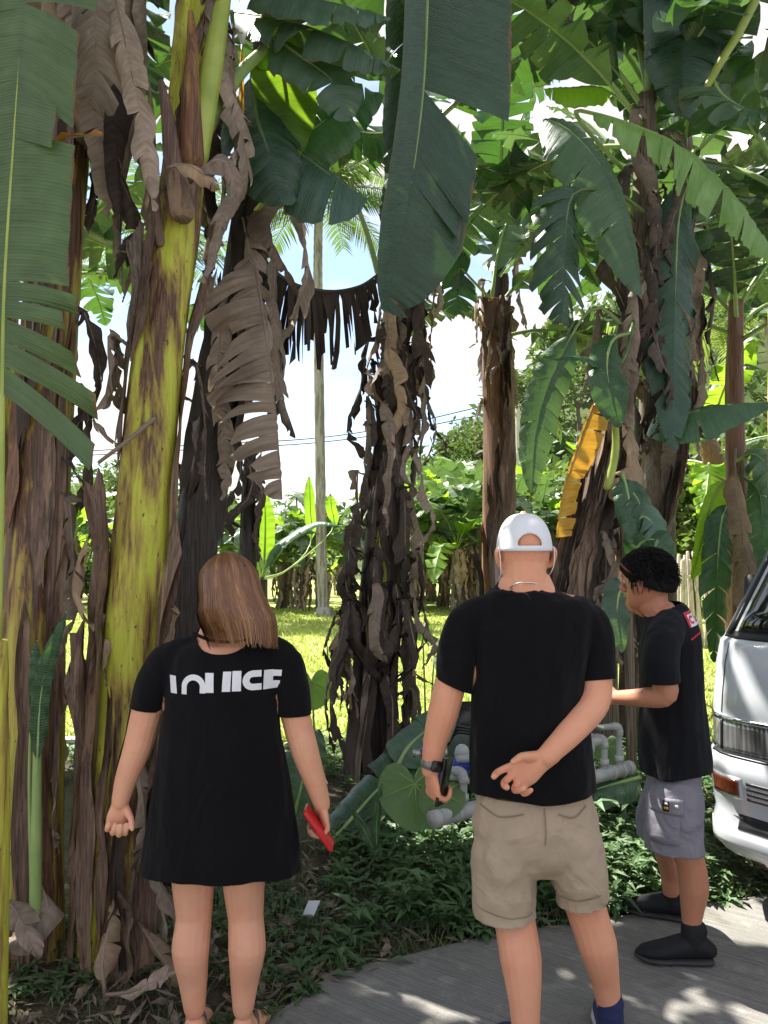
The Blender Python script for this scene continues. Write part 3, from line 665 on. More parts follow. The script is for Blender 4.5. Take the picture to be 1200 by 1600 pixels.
dead_leaf(A, px_pts([(40, -100, 2.8), (20, -30, 2.6), (6, 60, 2.55), (4, 160, 2.55), (10, 240, 2.55)]), 0.13, mat='dead_tan', face=(0.1, -1, 0), tears=3, jit=15, gap=0.08, seed=93)
# torn upright leaf of the young sucker that stands at the frame's left edge
Y_ = thing('banana_plant', 'young banana shoot with one tall torn green leaf at the left frame edge', 'banana plant', at(-10, 1500, 2.5) * V3((1, 1, 0)) if False else (at(-12, 1500, 2.5).x, 2.5, 0.0), 'banana plants along the road')
make_trunk(Y_, [(at(-12, 1500, 2.5).x, 2.5, -0.05), at(-6, 1250, 2.48), at(-3, 1000, 2.46)], [0.05, 0.04, 0.028], 'tk_yellow', 31, 20, 16)
pleaf(Y_, [(-3, 1005, 2.46), (2, 800, 2.46), (4, 620, 2.46), (8, 440, 2.45), (22, 220, 2.43), (36, 30, 2.42), (52, -190, 2.44), (75, -330, 2.5)], 0.205, wl=0.9, face=(0.10, -1, 0.15), s0=0.29, tears=8, gap=0.0, jit=5, sweep=-14, curl=10, ang=(0, 6), grav=0.22, mat='leaf_mid', rib='rib_yellow', rr=0.012, seed=5, NS=90, pf=lambda s: 1.0 if s < .8 else max(.03, (1 - s) / .2), strips={1: [(0, .05, 1.9, -34, 4), (.05, .095, 1.65, -24, -12), (.095, .135, 1.35, -20, 10), (.135, .165, 1.05, -2, 16), (.165, .195, 1.15, 2, -8), (.195, .225, 1.05, 6, 12), (.225, .40, .95, 8, -8), (.40, .47, .72, -10, 25), (.47, .62, 1.0, -16, -4), (.62, .80, 1.15, 10, 6), (.80, 1, 1.1, 10, 0)]})
dead_leaf(A, px_pts([(40, 250, 2.6), (30, 200, 2.55), (60, 240, 2.5), (110, 215, 2.5), (160, 212, 2.5)]), 0.02, mat='leaf_yellow', seed=7, tears=1)

# --- B: the yellow stem
B, tB = plant('tall yellow-green banana stem with dark specks beside the woman', [(180, 1500, 2.96), (186, 1300, 2.98), (200, 1050, 3.0), (224, 800, 3.0), (247, 550, 3.05), (278, 350, 3.1), (297, 150, 3.14), (315, -80, 3.2), (325, -260, 3.25)], [60, 54, 46, 41, 37, 34, 30, 25, 20], 'tk_yellow', 2, lobes=2.0, step=0.16)
for k, a in enumerate([(-150, 40, 0.0, 0.27, 'sheath', .05), (-112, 26, 0.0, 0.30, 'sheath', .05), (-70, 30, 0.0, 0.10, 'sheath', .06), (-40, 34, 0.0, 0.20, 'sheath', .06), (-92, 14, 0.05, 0.24, 'sheath', .03), (-140, 34, 0.18, 0.40, 'sheath', .06), (-28, 26, 0.10, 0.36, 'sheath', .05), (-70, 16, 0.02, 0.22, 'dead_dark', .04), (-128, 44, 0.50, 0.64, 'sheath', .03),
                       (-150, 50, 0.42, 0.60, 'tk_grey', .04), (-75, 80, 0.62, 0.73, 'sheath', .03), (-60, 80, 0.67, 0.80, 'sheath', .03), (10, 60, 0.3, 0.6, 'sheath', .04), (-110, 60, 0.70, 0.88, 'tk_yellow', .02), (-40, 50, 0.74, 0.92, 'sheath_orange', .015), (-80, 60, 0.72, 0.86, 'tk_yellow', .02)]):
    sheath(B, tB, a[0], a[1], a[2], a[3], a[4], seed=20 + k, lift=a[5], off=0.005 + 0.003 * (k % 4))
# petiole bases: tan horn-like sheaths that lift off the stem
for pl, r0, r1, m in [([(285, 330, 2.98), (270, 250, 2.95), (262, 185, 2.93), (252, 130, 2.92)], 0.050, 0.014, 'sheath'), ([(300, 250, 2.98), (298, 150, 2.96), (300, 80, 2.98), (298, 20, 3.0)], 0.05, 0.012, 'sheath_orange'), ([(250, 380, 3.0), (240, 260, 2.97), (238, 190, 2.97), (232, 130, 2.97)], 0.018, 0.007, 'sheath')]:
    petiole(B, pl, r0, r1, m, 'petiole_base')
petiole(B, [(303, 240, 3.02), (318, 170, 3.02), (335, 80, 3.05), (352, -40, 3.1), (365, -150, 3.15)], 0.062, 0.026, 'rib_yellow')
petiole(B, [(300, 190, 3.1), (303, 80, 3.12), (300, -60, 3.15)], 0.055, 0.04, 'rib')
petiole(B, [(322, 200, 3.1), (345, 160, 3.15), (375, 115, 3.25), (412, 78, 3.4)], 0.036, 0.022, 'rib')
crown(B, tB, 8, 2.4, 0.31, 12, e=(82, 40, 40, -55), az0=0.6)
pleaf(B, [(412, 78, 3.4), (430, 62, 3.45), (442, 120, 3.5), (450, 190, 3.5), (452, 260, 3.5)], 0.16, mat='leaf_lime', face=(0, -1, 0.1), s0=0.1, tears=1, gap=0.02, jit=5, seed=8, grav=0.1)
pleaf(B, [(378, 70, 3.3), (377, 130, 3.3), (378, 190, 3.3), (376, 232, 3.3)], 0.014, mat='leaf_yellow', face=(0, -1, 0), s0=0.02, tears=0, seed=9, rr=0.004, rib='rib_dead')
for k, (f, a, Ln, W, m) in enumerate([(0.80, -20, 0.55, 0.10, 'dead'), (0.83, -60, 0.35, 0.09, 'dead'), (0.80, -5, 0.8, 0.12, 'dead'), (0.78, 25, 0.7, 0.1, 'dead'), (0.50, 170, 0.45, 0.08, 'dead'), (0.52, -160, 0.4, 0.05, 'dead'), (0.36, -165, 0.55, 0.08, 'dead_tan'), (0.30, -20, 0.5, 0.05, 'dead_tan'), (0.27, -175, 0.7, 0.06, 'dead'), (0.48, 10, 0.5, 0.06, 'dead_dark'), (0.15, -30, 0.5, 0.05, 'dead'), (0.2, -60, 0.6, 0.04, 'dead')]):
    skirt(B, tB, f, a, Ln, W, m, out=0.09 + 0.02 * (k % 3), seed=40 + k)
dead_leaf(B, px_pts([(298, 285, 2.95), (318, 262, 2.85), (350, 250, 2.85), (365, 300, 2.85), (345, 350, 2.85), (325, 420, 2.85), (308, 440, 2.85)]), 0.06, seed=61, tears=3, face=(0, -1, 0.2), jit=20)
dead_leaf(B, px_pts([(262, 262, 2.9), (290, 258, 2.85), (320, 275, 2.84), (345, 300, 2.84)]), 0.055, seed=62, tears=1, mat='dead_tan', face=(0, -0.9, 0.4), jit=8, gap=0.02)
tube_obj('broken_petiole', px_pts([(240, 655, 2.92), (200, 688, 2.88), (155, 722, 2.86)]), [0.009, 0.007], M['rib_dead'], B)

# --- C: dark leaning stem behind the woman
C_, tC = plant('dark leaning banana stem with pale papery dead leaves behind the woman', [(262, 1330, 3.7), (278, 1000, 3.7), (312, 800, 3.75), (344, 620, 3.8), (375, 430, 3.85), (398, 250, 3.9), (415, 60, 3.95), (425, -120, 4.0)], [42, 37, 33, 29, 26, 23, 20, 17], 'tk_dark', 3)
for k, a in enumerate([(-60, 90, 0.1, 0.4, 'tk_dark'), (-120, 80, 0.3, 0.55, 'dead_dark'), (-40, 80, 0.45, 0.7, 'sheath'), (0, 70, 0.25, 0.5, 'dead_dark'), (-90, 60, 0.55, 0.8, 'dead_dark')]): sheath(C_, tC, a[0], a[1], a[2], a[3], a[4], seed=70 + k, lift=0.04)
dead_leaf(C_, px_pts([(385, 395, 3.7), (398, 420, 3.6), (412, 500, 3.55), (424, 590, 3.52), (434, 690, 3.52), (441, 780, 3.55)]), 0.36, wl=1.0, wr=0.04, mat='dead', face=(0.25, -1, 0.1), tears=17, gap=0.45, jit=17, sweep=-8, curl=25, ang=(-10, 0), grav=0.55, s0=0.1, rr=0.012, seed=71, NS=50, ragged=0.2, crumple=0.015)
dead_leaf(C_, px_pts([(380, 340, 3.75), (392, 400, 3.65), (402, 470, 3.62), (398, 560, 3.6), (390, 640, 3.6)]), 0.13, seed=72, face=(0, -1, 0), tears=10)
dead_leaf(C_, px_pts([(360, 430, 3.7), (345, 520, 3.62), (342, 600, 3.6), (352, 700, 3.6), (350, 780, 3.6)]), 0.10, seed=73, face=(0, -1, 0), tears=12, mat='dead')
for k, (f, a, Ln, W, m) in enumerate([(0.62, -60, 0.8, 0.1, 'dead'), (0.6, -30, 0.9, 0.1, 'dead'), (0.66, -10, 1.0, 0.12, 'dead'), (0.55, 10, 1.0, 0.12, 'dead'), (0.42, 170, 0.5, 0.08, 'dead_dark'), (0.46, -150, 0.4, 0.06, 'dead_dark'), (0.5, 0, 0.7, 0.08, 'dead_dark'), (0.75, -40, 0.9, 0.14, 'dead'), (0.78, 160, 0.9, 0.12, 'dead_dark'), (0.72, -170, 0.7, 0.1, 'dead')]): skirt(C_, tC, f, a, Ln, W, m, out=0.12 + 0.05 * (k % 3), seed=80 + k)
crown(C_, tC, 8, 2.2, 0.30, 13, e=(80, 30, 40, -60), az0=1.2)
pleaf(C_, [(395, 150, 3.7), (440, 215, 3.55), (490, 255, 3.5), (530, 285, 3.5), (572, 312, 3.55)], 0.30, wl=1.0, wr=0.55, mat='leaf_deep', rib='rib_dark', face=(0.2, -0.8, 0.55), s0=0.0, tears=2, gap=0.02, jit=6, ang=(-20, -10), curl=30, grav=0.8, seed=74)
pleaf(C_, [(395, 120, 3.6), (400, 180, 3.45), (420, 240, 3.4), (440, 320, 3.4)], 0.26, mat='leaf_deep', rib='rib_dark', face=(0.1, -0.9, 0.3), s0=0.0, tears=2, gap=0.02, jit=8, ang=(-10, -10), curl=30, grav=0.5, seed=75)
pleaf(C_, [(360, 20, 3.6), (430, 30, 3.4), (500, 50, 3.3), (570, 80, 3.25), (625, 110, 3.25)], 0.22, mat='leaf_grey', face=(0.0, -0.5, 0.9), s0=0.0, tears=6, gap=0.03, jit=14, ang=(-5, -15), curl=40, grav=0.5, seed=76)
pleaf(C_, [(370, -20, 3.5), (450, -10, 3.3), (540, 10, 3.2), (610, 30, 3.2)], 0.18, mat='leaf_grey', face=(0.0, -0.5, 0.9), s0=0.0, tears=5, gap=0.03, jit=12, ang=(-10, -15), curl=30, grav=0.5, seed=77)
pleaf(C_, [(400, 330, 3.7), (430, 290, 3.6), (470, 220, 3.6), (540, 170, 3.6), (600, 150, 3.6)], 0.2, mat='leaf_yellow' if False else 'leaf', rib='rib_yellow', face=(0, -1, 0.2), s0=0.15, tears=4, jit=12, grav=0.5, seed=78)
pleaf(C_, [(430, 60, 3.4), (470, 90, 3.3), (520, 130, 3.25), (540, 190, 3.25)], 0.16, mat='leaf_grey', face=(0, -0.8, 0.6), s0=0.0, tears=4, jit=14, grav=0.5, seed=79)
# black shredded old leaf hanging as a fringe
dead_leaf(C_, px_pts([(398, 330, 3.9), (405, 395, 4.0), (450, 440, 4.1), (510, 455, 4.2), (560, 448, 4.3), (592, 428, 4.4)]), 0.46, mat='dead_dark', rib='rib_black', face=(0, -0.3, 1), side=None, tears=34, gap=0.86, jit=16, sweep=5, curl=20, ang=(-60, -60), grav=2.5, s0=0.18, rr=0.02, seed=95, NS=60, crumple=0.01, ragged=0.3)
# hanging dead shoot between C and the pale palm, and a lit young leaf behind it
C2, tC2 = plant('slim dead banana shoot hung with brown leaves right of the dark leaning stem', [(388, 1180, 5.0), (388, 950, 5.0), (388, 800, 5.0), (392, 690, 5.0)], [16, 14, 12, 8], 'tk_dark', 33)
for k in range(5): skirt(C2, tC2, 0.95 - 0.07 * k, -150 + 60 * k, 0.5, 0.07, 'dead_dark', out=0.05, seed=100 + k)
C3 = thing('banana_plant', 'young banana plant with lit lime leaves above the woman', 'banana plant', (at(408, 1000, 9).x, 9, 0), 'banana plants along the road')
tC3 = make_trunk(C3, [(at(408, 1000, 9).x, 9, -0.02), at(408, 960, 9), at(410, 905, 9)], [0.1, 0.08, 0.06], 'tk_dark', 34, 16, 14)
pleaf(C3, [(410, 905, 9), (413, 860, 9), (414, 810, 9), (412, 762, 9)], 0.13, mat='leaf_lime', face=(0.2, -1, 0.1), s0=0.1, tears=1, gap=0.01, jit=4, seed=101, grav=0.1)
pleaf(C3, [(410, 905, 9), (440, 850, 9), (490, 818, 9), (535, 822, 9)], 0.11, mat='leaf', face=(0, -0.4, 1), s0=0.1, tears=2, seed=102)
pleaf(C3, [(408, 905, 9), (425, 860, 9), (470, 830, 9), (500, 835, 9)], 0.10, mat='leaf_grey', face=(0, -0.4, 1), s0=0.1, tears=2, seed=103)
pleaf(C3, [(408, 910, 9), (400, 860, 8.8), (380, 830, 8.7), (350, 850, 8.7)], 0.12, mat='leaf', face=(0, -0.4, 1), s0=0.1, tears=3, seed=104)
for px_, y0_, y1_ in ((485, 880, 742), (518, 860, 770)):
    pleaf(C3, [(408, 905, 9), (450, 890, 10), (px_, y0_ - 30, 11), (px_ - 1, (y0_ + y1_) / 2 - 25, 11), (px_ - 2, y1_, 11)], 0.09, mat='leaf_lime', face=(0.2, -1, 0.1), s0=0.52, tears=0, seed=px_, grav=0.0, jit=2)

# --- D: central dark stem with the skirt of dead leaves
D, tD = plant('dark central banana stem skirted with hanging brown leaves between the two front people', [(574, 1200, 5.2), (588, 1000, 5.2), (600, 800, 5.2), (615, 600, 5.2), (630, 450, 5.2), (640, 300, 5.2), (645, 180, 5.2)], [42, 34, 26, 20, 17, 15, 13], 'tk_dark', 4)
for k, a in enumerate([(-95, 50, 0.14, 0.30, 'tk_yellow'), (-65, 26, 0.05, 0.24, 'dead_dark'), (-125, 26, 0.0, 0.22, 'dead_dark'), (-95, 20, 0.0, 0.16, 'dead_dark'), (-45, 20, 0.0, 0.2, 'dead'), (-110, 14, 0.0, 0.26, 'dead'), (-90, 40, 0.5, 0.78, 'tk_dark'), (-130, 60, 0.45, 0.66, 'dead_dark'), (-50, 60, 0.3, 0.55, 'dead_dark')]): sheath(D, tD, a[0], a[1], a[2], a[3], a[4], seed=110 + k, lift=0.03)
r = random.Random(55)
for k in range(50):
    f = 0.93 - 0.78 * (k / 50) ; sd_ = -1 if k % 2 else 1
    a = (0 if sd_ > 0 else 180) + r.uniform(-60, 35) * (1 if sd_ > 0 else -1)
    skirt(D, tD, max(0.2, f), a, r.uniform(0.55, 1.1) * (1 if f > .5 else 0.75), r.uniform(0.05, 0.12), r.choice(['dead', 'dead', 'dead_dark', 'dead', 'dead_dark', 'dead_tan']), out=r.uniform(0.06, 0.22 if f < 0.6 else 0.13), seed=420 + k, tears=r.randint(3, 7), NS=24, jit=30, crumple=0.035, curl=r.uniform(40, 110), gap=.3)
for k in range(16): skirt(D, tD, r.uniform(.3, .8), r.uniform(-135, -45), r.uniform(.5, .9), r.uniform(.05, .11), r.choice(['dead_dark', 'dead', 'dead_dark']), out=r.uniform(.04, .12), seed=700 + k, NS=24, curl=80)
for k in range(26): skirt(D, tD, r.uniform(0.12, 0.30), r.uniform(-185, 5), r.uniform(0.4, 0.7), r.uniform(0.05, 0.10), r.choice(['dead_dark', 'dead_dark', 'dead']), out=r.uniform(0.05, 0.2), seed=170 + k, NS=22, tears=2, jit=15, gap=.15)
crown(D, tD, 9, 2.5, 0.33, 14, e=(80, 25, 40, -50), az0=0.4, skip=lambda a, f: f > 0.5 and (a > 4.2 and a < 5.2))
# hero leaf hanging in front
pleaf(D, [(660, -260, 4.25), (668, -120, 4.1), (667, 0, 4.0), (660, 150, 3.95), (640, 300, 3.95), (615, 420, 4.0), (600, 486, 4.05)], 0.50, wl=0.34, wr=0.94, mat='leaf_deep', rib='rib', face=(0.12, -1, 0.22), s0=0.0, tears=0, gap=0.0, jit=2, sweep=20, ang=(30, -6), curl=-8, grav=0.15, rr=0.018, seed=1, NS=80, MS=8, strips={1: [(0, .49, 1.04, 4, -4), (.49, .60, .98, 42, 8), (.60, .645, .85, 40, 2), (.645, .93, .78, 17, -10), (.93, 1.0, 1.0, 30, 0)]},
      pf=lambda s: min(1, max(0.02, 1 - s) / 0.30) ** 0.75 if s < .99 else 0.03, label='broad glossy green leaf hanging down in the centre')
pleaf(D, [(640, -200, 4.6), (640, -40, 4.5), (636, 120, 4.45), (628, 240, 4.45), (596, 350, 4.5)], 0.20, wl=1, wr=0.4, mat='leaf_deep', rib='rib_dark', face=(-0.4, -1, 0.1), s0=0.0, tears=3, gap=0.03, seed=2, sweep=25, grav=0.3)
pleaf(D, [(643, 200, 5.0), (590, 210, 4.8), (540, 205, 4.7), (500, 215, 4.7)], 0.25, mat='leaf', rib='rib_yellow', face=(0, -0.9, 0.4), s0=0.1, tears=4, seed=3, grav=0.6)
petiole(D, [(590, 425, 5.0), (575, 370, 5.0), (558, 320, 4.9), (548, 280, 4.8)], 0.02, 0.014, 'rib')
petiole(D, [(590, 640, 5.0), (575, 560, 5.0), (580, 500, 5.05), (592, 470, 5.1)], 0.009, 0.012, 'rib_dead', 'dead_petiole') if False else None

# --- E: reddish bare stem
E, tE = plant('straight reddish-brown banana stem behind the man in the white cap', [(776, 1150, 6.6), (778, 900, 6.6), (780, 700, 6.6), (776, 560, 6.6), (768, 470, 6.6)], [27, 25, 24, 22, 17], 'tk_red', 5, lobes=2)
for k, a in enumerate([(-110, 70, 0.55, 0.85, 'sheath_orange'), (-70, 60, 0.3, 0.6, 'sheath'), (-120, 60, 0.7, 1.0, 'sheath'), (-60, 60, 0.75, 1.0, 'sheath'), (-100, 50, 0.1, 0.4, 'tk_grey')]): sheath(E, tE, a[0], a[1], a[2], a[3], a[4], seed=130 + k, lift=0.03)
skirt(E, tE, 0.98, -150, 0.35, 0.06, 'dead_tan', out=0.06, seed=131); skirt(E, tE, 0.99, 0, 0.3, 0.06, 'dead', out=0.05, seed=132); skirt(E, tE, 0.97, -60, 0.4, 0.05, 'dead', out=0.04, seed=133)
crown(E, tE, 6, 1.9, 0.26, 15, e=(75, 20, 20, -60), az0=0.9, skip=lambda a, f: 2.2 < a < 4.6)
pleaf(E, [(768, 470, 6.5), (740, 440, 6.4), (718, 420, 6.4), (715, 460, 6.4), (716, 492, 6.4)], 0.2, mat='leaf', rib='rib_yellow', face=(0, -1, 0.1), s0=0.35, tears=6, gap=0.15, seed=134)

for k in range(9): sheath(E, tE, -150 + 15 * k, r.uniform(10, 24), 0.1 + 0.09 * k, min(1, 0.1 + 0.09 * k + r.uniform(.12, .3)), r.choice(['sheath', 'dead_dark', 'sheath_orange', 'tk_grey']), seed=800 + k, lift=0.05)
for k in range(5): skirt(E, tE, r.uniform(.5, .97), r.uniform(-180, 0), r.uniform(.25, .5), .035, 'dead', out=.05, seed=810 + k)
# --- F: leaning stem on the right, G its straight neighbour
Fp, tF = plant('leaning brown banana stem between the white cap and the right-hand man', [(880, 1160, 4.9), (893, 940, 4.9), (930, 770, 4.95), (962, 610, 5.0), (988, 480, 5.0), (1004, 330, 5.0), (1012, 150, 5.0)], [30, 28, 25, 20, 18, 17, 15], 'tk_grey', 6)
for k, a in enumerate([(-90, 80, 0.0, 0.3, 'sheath'), (-130, 60, 0.2, 0.5, 'sheath'), (-60, 80, 0.3, 0.55, 'dead_dark'), (-90, 60, 0.5, 0.75, 'sheath'), (-40, 60, 0.1, 0.4, 'dead_dark')]): sheath(Fp, tF, a[0], a[1], a[2], a[3], a[4], seed=140 + k, lift=0.03)
for k, (f, a, Ln, W, m) in enumerate([(0.42, -60, 0.5, 0.10, 'dead_tan'), (0.40, -40, 0.5, 0.08, 'dead'), (0.36, -20, 0.5, 0.08, 'dead_dark'), (0.62, 150, 0.5, 0.09, 'dead'), (0.66, -30, 0.9, 0.12, 'dead_dark'), (0.7, -80, 0.6, 0.1, 'dead'), (0.74, -20, 0.9, 0.12, 'dead_dark'), (0.3, 0, 0.7, 0.1, 'dead_dark'), (0.25, -60, 0.5, 0.06, 'dead')]): skirt(Fp, tF, f, a, Ln, W, m, out=0.12, seed=150 + k)
for k in range(16): skirt(Fp, tF, 0.58 + 0.026 * k, -180 + (k * 67) % 190, r.uniform(.5, 1.0), r.uniform(.06, .13), r.choice(['dead', 'dead_dark', 'dead_dark']), out=r.uniform(.06, .2), seed=820 + k, NS=24)
for k in range(10): sheath(Fp, tF, -160 + 14 * k, r.uniform(12, 26), 0.05 * k, 0.05 * k + r.uniform(.15, .3), r.choice(['sheath', 'dead_dark', 'dead', 'tk_grey']), seed=840 + k, lift=0.05)
crown(Fp, tF, 9, 2.4, 0.32, 16, e=(80, 25, 40, -60), az0=2.0, skip=lambda a, f: a < 1.7 or a > 5.4)
F2, tF2 = plant('short brown banana stump clump at the foot of the leaning stem', [(940, 1160, 5.1), (935, 1000, 5.1), (938, 900, 5.1), (952, 780, 5.1)], [30, 27, 25, 18], 'tk_grey', 7)
for k in range(6): skirt(F2, tF2, 0.95 - 0.1 * k, -150 + 40 * k, 0.6, 0.07, ['dead', 'dead_dark', 'dead_tan'][k % 3], out=0.08, seed=160 + k)
# yellowed dead leaf
pleaf(Fp, [(960, 640, 4.8), (945, 618, 4.75), (925, 640, 4.72), (903, 700, 4.7), (886, 750, 4.7), (876, 800, 4.7), (870, 840, 4.7)], 0.165, wl=0.12, wr=1.0, mat='leaf_yellow', rib='rib_dead', face=(0.1, -1, 0.15), s0=0.12, tears=9, gap=0.16, jit=9, sweep=-20, curl=5, grav=0.1, seed=141, rr=0.008, NS=50, pf=lambda s: min(1, 0.1 + s / 0.15) * (1 - 0.45 * s), label='orange yellow dying leaf with gaps between its strips')
pleaf(Fp, [(985, 520, 4.9), (930, 480, 4.9), (880, 550, 4.9), (840, 660, 5.0), (830, 770, 5.1)], 0.15, mat='leaf_grey', face=(-0.3, -1, 0.2), s0=0.42, tears=7, seed=142, grav=0.4)
# dark leaves hanging on F
pleaf(Fp, [(1004, 330, 4.7), (960, 300, 4.4), (900, 300, 4.3), (884, 350, 4.25), (882, 430, 4.25), (878, 505, 4.25)], 0.27, mat='leaf_deep', rib='rib_dark', face=(0.2, -1, 0.1), s0=0.35, tears=9, gap=0.14, jit=12, sweep=35, ang=(-10, -20), grav=0.4, seed=143)
pleaf(Fp, [(990, 500, 4.8), (975, 560, 4.6), (950, 580, 4.55), (915, 560, 4.5), (865, 562, 4.5)], 0.05, mat='leaf', rib='rib_dark', face=(0, -0.6, 0.8), s0=0.4, tears=0, seed=144, pf=lambda s: 0.5 + 0.5 * sin(pi * s))
pleaf(Fp, [(988, 520, 4.75), (958, 530, 4.6), (948, 570, 4.5), (955, 620, 4.45), (968, 668, 4.45)], 0.13, mat='leaf', rib='rib', face=(0, -1, 0.2), s0=0.2, tears=2, seed=145, grav=0.2)
petiole(Fp, [(950, 760, 4.6), (962, 700, 4.6), (958, 640, 4.55), (945, 590, 4.5)], 0.028, 0.014, 'rib_yellow')
for yy, sd_ in ((800, 1), (850, -1), (900, 1)):
    pass
sp, tsp = plant('young green banana sucker with folded leaves above the head of the right-hand man', [(985, 1100, 4.7), (982, 960, 4.7), (978, 860, 4.65), (972, 740, 4.6)], [8, 7, 6, 4], 'tk_grey', 36)
for k, pl in enumerate([[(975, 800, 4.6), (985, 770, 4.55), (1000, 790, 4.5), (1005, 830, 4.5)], [(978, 860, 4.6), (1000, 810, 4.5), (1020, 820, 4.45), (1030, 860, 4.45)], [(980, 890, 4.6), (1000, 850, 4.5), (1030, 845, 4.4), (1055, 870, 4.4)], [(978, 930, 4.6), (968, 925, 4.55), (964, 960, 4.5), (972, 1020, 4.5)], [(972, 740, 4.6), (978, 760, 4.55), (985, 800, 4.5), (985, 850, 4.5)]]):
    pleaf(sp, pl, 0.10, mat='leaf_grey' if k % 2 else 'leaf', rib='rib', face=(0, -0.9, 0.3), s0=0.1, tears=1, jit=6, seed=180 + k)
G_, tG = plant('mottled banana stem rising behind the head of the right-hand man', [(995, 1130, 6.0), (1008, 900, 6.0), (1034, 740, 6.0), (1050, 560, 6.0), (1060, 380, 6.0), (1064, 220, 6.0)], [30, 30, 28, 24, 21, 18], 'tk_grey', 8)
for k, (f, a, Ln, W, m) in enumerate([(0.62, -100, 0.7, 0.1, 'dead_dark'), (0.66, -150, 0.9, 0.12, 'dead_dark'), (0.7, -40, 0.8, 0.12, 'dead'), (0.58, -60, 0.5, 0.1, 'dead_dark'), (0.8, -90, 0.9, 0.12, 'dead'), (0.76, -160, 1.0, 0.12, 'dead_dark')]): skirt(G_, tG, f, a, Ln, W, m, out=0.1, seed=190 + k)
for k in range(16): skirt(G_, tG, 0.55 + 0.028 * k, -180 + (k * 67) % 190, r.uniform(.5, 1.1), r.uniform(.07, .14), r.choice(['dead', 'dead_dark', 'dead_dark']), out=r.uniform(.06, .2), seed=860 + k, NS=24)
for k in range(7): sheath(G_, tG, -150 + 18 * k, r.uniform(12, 26), 0.06 * k, 0.06 * k + r.uniform(.15, .3), r.choice(['sheath', 'dead_dark', 'tk_grey']), seed=880 + k, lift=0.05)
crown(G_, tG, 9, 2.5, 0.33, 17, e=(80, 25, 40, -55), az0=0.2)
# sunlit leaf on the right and its neighbours
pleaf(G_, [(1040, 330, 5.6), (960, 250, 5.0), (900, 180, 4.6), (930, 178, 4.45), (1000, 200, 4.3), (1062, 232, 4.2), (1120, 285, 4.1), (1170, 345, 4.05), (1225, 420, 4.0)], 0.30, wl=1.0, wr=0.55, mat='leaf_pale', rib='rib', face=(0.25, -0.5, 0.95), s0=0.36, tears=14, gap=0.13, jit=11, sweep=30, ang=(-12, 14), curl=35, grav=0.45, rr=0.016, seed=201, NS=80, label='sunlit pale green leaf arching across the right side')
pleaf(G_, [(990, 330, 5.4), (900, 240, 4.9), (850, 190, 4.6), (890, 205, 4.45), (940, 262, 4.35), (975, 350, 4.3), (1002, 462, 4.3)], 0.27, wl=1.0, wr=0.22, mat='leaf_grey', rib='rib', face=(-0.1, -0.9, 0.45), s0=0.36, tears=5, gap=0.03, jit=5, sweep=14, ang=(-8, 25), curl=15, grav=0.35, seed=202, NS=60)
pleaf(G_, [(1062, 300, 5.6), (1085, 230, 5.2), (1062, 330, 4.9), (1056, 420, 4.85), (1052, 560, 4.85), (1052, 705, 4.9)], 0.27, mat='leaf_deep', rib='rib', face=(0.1, -1, 0.15), s0=0.3, tears=7, gap=0.12, jit=9, sweep=35, ang=(-5, -10), curl=20, grav=0.35, seed=203, NS=60)
pleaf(G_, [(1050, 560, 5.7), (1045, 640, 5.2), (1065, 648, 5.0), (1120, 636, 4.9), (1210, 628, 4.85)], 0.23, wl=1.0, wr=0.4, mat='leaf', rib='rib', face=(0.0, -0.7, 0.7), s0=0.15, tears=2, gap=0.03, jit=6, grav=0.8, ang=(-20, 0), seed=204)
pleaf(G_, [(1064, 220, 5.8), (1063, 60, 5.3), (1062, -60, 5.0), (1063, -90, 4.8), (1064, 0, 4.7), (1066, 90, 4.7), (1066, 180, 4.75)], 0.36, wl=1.0, wr=0.7, mat='leaf_deep', rib='rib', face=(0.05, -1, 0.25), s0=0.4, tears=3, gap=0.02, jit=4, sweep=5, seed=205, grav=0.2, ang=(-6, -10), NS=54, pf=lambda s: min(1, max(0.02, 1 - s) / 0.3) ** 0.6)
petiole(G_, [(1105, 135, 4.4), (1130, 90, 4.4), (1155, 50, 4.4), (1190, -20, 4.4)], 0.022, 0.028, 'rib_yellow')
petiole(G_, [(1090, 60, 5.2), (1094, 0, 5.2), (1098, -60, 5.2)], 0.04, 0.04, 'rib_yellow')
pleaf(G_, [(1110, 120, 4.45), (1130, 150, 4.35), (1165, 170, 4.3), (1210, 180, 4.3)], 0.24, wl=1, wr=0.5, mat='leaf_grey', face=(0, -0.6, 0.8), s0=0.05, tears=9, gap=0.2, jit=14, sweep=-25, grav=0.6, seed=206)
pleaf(G_, [(1064, 280, 5.7), (1000, 190, 5.4), (945, 140, 5.2), (890, 138, 5.1), (850, 140, 5.1)], 0.19, wl=1.0, wr=0.3, mat='leaf_lime', face=(0, -0.8, 0.5), s0=0.45, tears=1, gap=0.01, jit=3, grav=0.9, seed=207)

